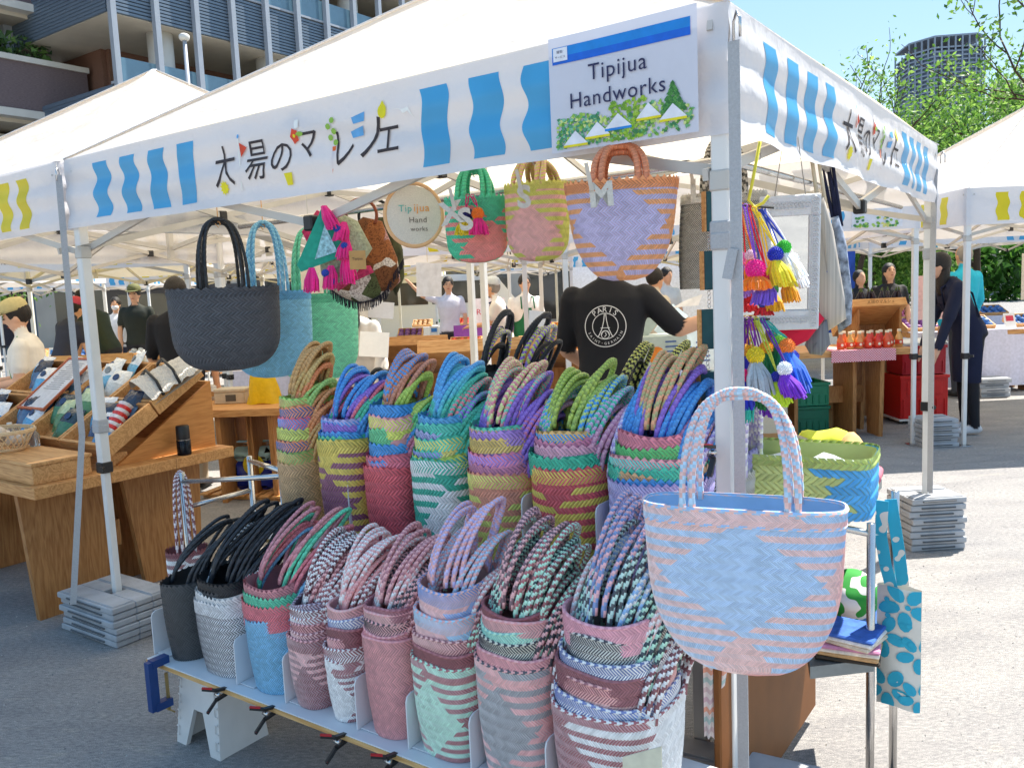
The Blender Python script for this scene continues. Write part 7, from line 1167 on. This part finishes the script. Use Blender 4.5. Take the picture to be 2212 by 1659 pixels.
# brick wing
P = at_y(190, 200, 34.0); s_, t_ = st_of(P); bw = thing('brick_building', 'purple brown brick wing with white ledges and planted balcony', 'building', SW(s_ + .3, t_, 0), RZ)
for f in range(-1, 5):
    z = float(at_y(190, 255, 34)[2]) + f * 3.9
    bbx('brick_band', M_BRK2, -.4, -26, z, 0, .2, z + 1.75, bw); bbx('ledge', M_COLM, -.45, -26, z - .28, .12, .25, z, bw); bbx('ledge', M_COLM, -.45, -26, z + 1.75, .10, .25, z + 1.95, bw); bbx('recess_wall', M_BRK if f > 0 else M_DARK, -3.2, -26, z + 1.9, -3.0, .2, z + 3.7, bw); bbx('soffit', M_CONCR, -3.2, -26, z - .42, -.4, .2, z - .26, bw)
    for j in range(7): y = -23.5 + j * 3.4; w_ = bbx('window', M_GLASS, -2.98, y, z + 2.1, -2.95, y + 2.2, z + 3.4, bw); bbx('window_frame', M_FIN, -2.94, y + 1.05, z + 2.1, -2.91, y + 1.13, z + 3.4, w_)
bbx('core_wall', M_BRK2, -9, -26, 0, -3.3, .2, 24, bw)
bb = MB(); 
for _ in range(900):
    c = np.array([random.uniform(-.9, -.2), random.uniform(-7, -1), float(at_y(190, 255, 34)[2]) + 3.9 * 1 + 1.95 + random.random() ** 1.5 * .9 - 3.9]); d = rng.normal(size=(3, 3)) * .09; bb.col(random.choice(['#3f5f30', '#5a7a3c', '#2f4a28'])); bb.add(c + d, [[0, 1, 2]])
tag(bb.build('balcony_plants', CA('plant_leaf', rough=.7), bw), 'green plants on the balcony ledge')
for i in range(2): y = -7.5 + i * 4.5; q = bbx('condenser', M_COLM, -2.6, y, float(at_y(190, 255, 34)[2]) - 3.9 + 2.2, -1.9, y + 1.6, float(at_y(190, 255, 34)[2]) - 3.9 + 3.3, bw)
# brown apartment block
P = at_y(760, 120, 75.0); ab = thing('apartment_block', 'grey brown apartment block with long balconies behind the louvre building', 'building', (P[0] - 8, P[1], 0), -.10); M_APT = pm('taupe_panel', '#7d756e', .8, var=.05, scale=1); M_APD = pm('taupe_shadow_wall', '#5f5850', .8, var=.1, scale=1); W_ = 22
for f in range(14):
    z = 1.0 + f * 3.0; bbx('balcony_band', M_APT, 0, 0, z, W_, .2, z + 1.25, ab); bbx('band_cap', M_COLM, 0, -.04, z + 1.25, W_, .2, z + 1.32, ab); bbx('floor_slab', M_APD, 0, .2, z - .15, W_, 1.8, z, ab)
    for j in range(5):
        x = 1.2 + j * 4.1; bbx('divider', M_APT, x + 3.4, .2, z + 1.3, x + 3.55, 1.5, z + 2.85, ab)
        if 4 < f < 12: w_ = bbx('window', pm('flat_window', '#7f98ac', .1, spec=.8), x, 1.46, z + .3, x + 2.4, 1.49, z + 2.3, ab); bbx('window_frame', M_COLM, x + 1.15, 1.42, z + .3, x + 1.27, 1.45, z + 2.3, w_)
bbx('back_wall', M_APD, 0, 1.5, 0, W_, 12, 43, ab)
# residential tower
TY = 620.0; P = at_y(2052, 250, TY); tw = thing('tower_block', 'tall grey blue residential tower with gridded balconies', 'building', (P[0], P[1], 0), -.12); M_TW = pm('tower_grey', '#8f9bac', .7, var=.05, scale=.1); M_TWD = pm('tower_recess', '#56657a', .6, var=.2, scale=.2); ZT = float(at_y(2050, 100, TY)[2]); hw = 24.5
poly = [(-hw, 12), (-hw + 12, -4), (hw - 9, -4), (hw, 4), (hw, 42), (-hw, 42)]
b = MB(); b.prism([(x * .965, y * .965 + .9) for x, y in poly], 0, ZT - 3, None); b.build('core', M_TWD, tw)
FHT = 2.95; nf = int(ZT / FHT)
for f in range(nf - 26, nf + 1):
    b = MB(); z = f * FHT; b.prism(poly, z, z + 1.05); b.build('floor_band', M_TW, tw)
for i in range(5):
    (xa, ya), (xb, yb) = poly[i], poly[i + 1]; n_ = max(2, int(math.hypot(xb - xa, yb - ya) / 4.6))
    for j in range(n_ + (i == 4)):
        u = j / n_; x, y = xa + (xb - xa) * u, ya + (yb - ya) * u; b = MB(); b.box(x - .5, y - .5, ZT - 85, x + .5, y + .5, ZT + (6 if i < 3 else 4)); b.build('pier', M_TW, tw)
b = MB(); b.prism([(x * 1.015, y * 1.015 - .3) for x, y in poly], ZT + 5.6, ZT + 6.8); b.build('crown_ring', M_TW, tw)
P = at_y(2200, 300, 45.0); o = thing('beige_building', 'beige flat roofed building behind the leafy trees', 'building', (P[0] + 4, P[1], 0), -.5); bbx('wall', pm('beige_render', '#b8a896', .8, var=.06), -4.5, 0, 0, 8, 8, float(at_y(2170, 180, 45)[2]), o); bbx('roof_edge', M_CONCR, -4.8, -.3, float(at_y(2170, 180, 45)[2]), 8.3, 8.3, float(at_y(2170, 180, 45)[2]) + .5, o)
for i in range(4): w_ = bbx('window', M_GLASS, -3.5 + i * 2.8, -.03, 6, -2.0 + i * 2.8, -.005, 8, o); bbx('window_frame', M_COLM, -2.8 + i * 2.8, -.06, 6, -2.7 + i * 2.8, -.035, 8, w_)
# low dark shops and parked van that close the far side of the square
o = thing('shop_row', 'low dark shop fronts across the square behind the far tents', 'building', (-14, 25, 0), .0); bbx('wall', pm('shop_wall', '#a8a29a', .7, var=.2, scale=1), 0, 0, 0, 17, 3, 3.4, o)
for i in range(6): w_ = bbx('shop_window', M_GLASS, .6 + i * 2.8, -.03, .5, 2.8 + i * 2.8, -.005, 2.4, o); bbx('window_frame', M_FIN, 1.66 + i * 2.8, -.06, .5, 1.74 + i * 2.8, -.035, 2.4, w_)
def van(label, x, y, rz, col):
    o = thing('parked_van', label, 'van', (x, y, 0), rz); m = pm('van_' + col[1:], col, .3, var=.03, spec=.6); b = MB(); b.prism([(-1.9, .35), (1.6, .35), (1.9, .6), (1.75, 1.15), (1.2, 1.85), (-1.85, 1.9), (-1.95, .6)], -.8, .8, Matrix(((1, 0, 0, 0), (0, 0, 1, 0), (0, 1, 0, 0), (0, 0, 0, 1)))); b.build('body', m, o)
    for x0, x1 in ((-1.6, -.5), (-.4, .5), (.6, 1.25)): b = MB(); b.box(x0, -.815, 1.15, x1, -.803, 1.7); b.build('window', M_GLASS, o)
    for xx in (-1.2, 1.15):
        for yy in (-.7, .7): w_ = MB(); w_.lathe([(.31, -.09), (.31, .09)], 20, TM(xx, yy, .31) @ Matrix.Rotation(math.pi / 2, 4, 'X')); wo_ = w_.build('wheel', M_BLK, o); w_ = MB(); w_.lathe([(.18, -.10), (.18, .10)], 16, TM(xx, yy, .31) @ Matrix.Rotation(math.pi / 2, 4, 'X')); w_.build('rim', M_STEEL, wo_)
    b = MB(); b.lathe([(.09, 0), (.09, .04)], 12, TM(1.86, -.55, .75) @ Matrix.Rotation(math.pi / 2, 4, 'Y')); b.build('headlight', M_WHITE, o)
van('white van parked behind the far tents near the menu board', -1.6, 22, .1, '#e0e2e4'); van('silver van parked behind the far tents near the dried flowers', 3.6, 22.5, -.05, '#b8bcc0'); van('dark van parked behind the green shirted man', -7.5, 20.5, .1, '#2a2c34')
# ================================================================ trees
M_BARK = pm('bark', '#4a3c30', .9, var=.3, scale=20, bump=.6, bscale=40); M_LEAF = pm('cherry_leaf', '#ffffff', .5, attr=True, var=.1, scale=3, trans=.45, spec=.3)
def tree(label, base, H, crown_z, spread, n_leaf, seed, lean=(0, 0), lsize=.09, twigs=5, crown=(1, 1, 1), trunk=.11, dense=1.0, bare=False):
    rg = np.random.default_rng(seed); o = thing('leafy_tree', label, 'tree', base, 0, 'trees beside the square'); w = MB(); tips = []
    def grow(p, d, L_, r, lv):
        n = 5; P = [p]; dd = d.copy()
        for i in range(n): dd = dd + rg.normal(0, .13, 3) + np.array([0, 0, .03]); dd /= np.linalg.norm(dd); P.append(P[-1] + dd * L_ / n)
        w.tube(P, np.linspace(r, r * .6, n + 1), 7 if lv < 2 else 5)
        if lv >= twigs - 1 - (n_leaf > 20000): tips.extend(P[1:])
        if lv >= twigs: return
        for q in range(3 if lv else 4):
            a = rg.uniform(0, 6.28); e = dd * .55 + np.array([math.cos(a) * crown[0], math.sin(a) * crown[1], rg.uniform(-.1, .55) * crown[2]]) * .75; e /= np.linalg.norm(e); grow(P[-1 - (q % 3)], e, L_ * rg.uniform(.62, .8), r * .58, lv + 1)
    grow(np.zeros(3), np.array([lean[0], lean[1], 1.0]) / math.sqrt(1 + lean[0] ** 2 + lean[1] ** 2), crown_z, trunk, 0); w.build('trunk', M_BARK, o, True)
    T_ = np.array(tips); c = T_[rg.integers(0, len(T_), n_leaf)] + rg.normal(0, spread, (n_leaf, 3)); ax = rg.normal(size=(n_leaf, 3)); ax[:, 2] -= .5; ax /= np.linalg.norm(ax, axis=1)[:, None]; sd = np.cross(ax, rg.normal(size=(n_leaf, 3))); sd /= np.linalg.norm(sd, axis=1)[:, None]; L_ = lsize * rg.uniform(.6, 1.25, (n_leaf, 1)); nr = np.cross(ax, sd)
    V = np.stack([c, c + ax * L_ * .5 + sd * L_ * .24 + nr * L_ * .05, c + ax * L_, c + ax * L_ * .5 - sd * L_ * .24 + nr * L_ * .05], 1).reshape(-1, 3); F = (np.arange(n_leaf)[:, None] * 4 + np.arange(4)); pal = np.array([hx(q) for q in ('#6b9440', '#7fa84a', '#4f7a34', '#9abf5e', '#5f8a3c')]); C = pal[rg.integers(0, 5, n_leaf)] * rg.uniform(.75, 1.15, (n_leaf, 1)); l = MB(); l.add(V, F, C); l.build('crown', M_LEAF, o)
def at_base(x, Y): P = at_y(x, 600, Y); return (P[0], P[1], 0)
tree('dense cherry tree in front of the tower, spreading over the yellow striped tent', at_base(2250, 15), 6, 2.25, .42, 46000, 3, (-.10, 0), .105, 4, (1.15, 1, .6)); tree('second dense cherry tree farther behind the yellow striped tent', at_base(2120, 20), 6, 2.5, .48, 36000, 9, (.05, 0), .115, 4, (1.1, 1, .5)); tree('open twiggy young tree between the striped valance and the tower', at_base(1835, 17), 6.4, 2.45, .15, 2600, 21, (.02, 0), .11, 4, (.6, .6, 1.1), .07); tree('low bushy tree between the twiggy tree and the tower', at_base(1870, 24), 5, 1.5, .5, 8000, 5, (0, 0), .18, 4, (1.2, 1, .4))
tree('tall tree whose twig tip enters at the sky corner', at_base(2600, 13), 7, 3.0, .16, 3500, 14, (-.05, 0), .12, 4, (.6, .6, .9), .07)
tree('small leafy shrub tree before the brick building', at_base(-30, 20), 3.6, 1.4, .2, 2500, 31, (0, 0), .12, 3); tree('bushy tree closing the square far behind the vendor', at_base(1500, 34), 5, 1.5, .5, 6000, 41, (0, 0), .25, 4, (1.4, 1, .4)); tree('bushy tree closing the square far behind the juice stall', at_base(1850, 33), 5, 1.5, .5, 6000, 43, (0, 0), .25, 4, (1.4, 1, .4))
hb = MB(); rg = np.random.default_rng(5)
n_ = 16000; c = np.stack([rg.uniform(1, 40, n_), 36 + rg.normal(0, .6, n_), rg.random(n_) ** .8 * 2.4], -1); d = rg.normal(0, .16, (n_, 3, 3)); pal = np.array([hx(q) for q in ('#3f6a28', '#527f30', '#345a24')]); hb.add((c[:, None] + d).reshape(-1, 3), np.arange(n_ * 3).reshape(-1, 3), pal[rg.integers(0, 3, n_)]); tag(hb.build('hedge', M_LEAF), 'long clipped green hedge along the far side of the square', 'hedge', kind='stuff')
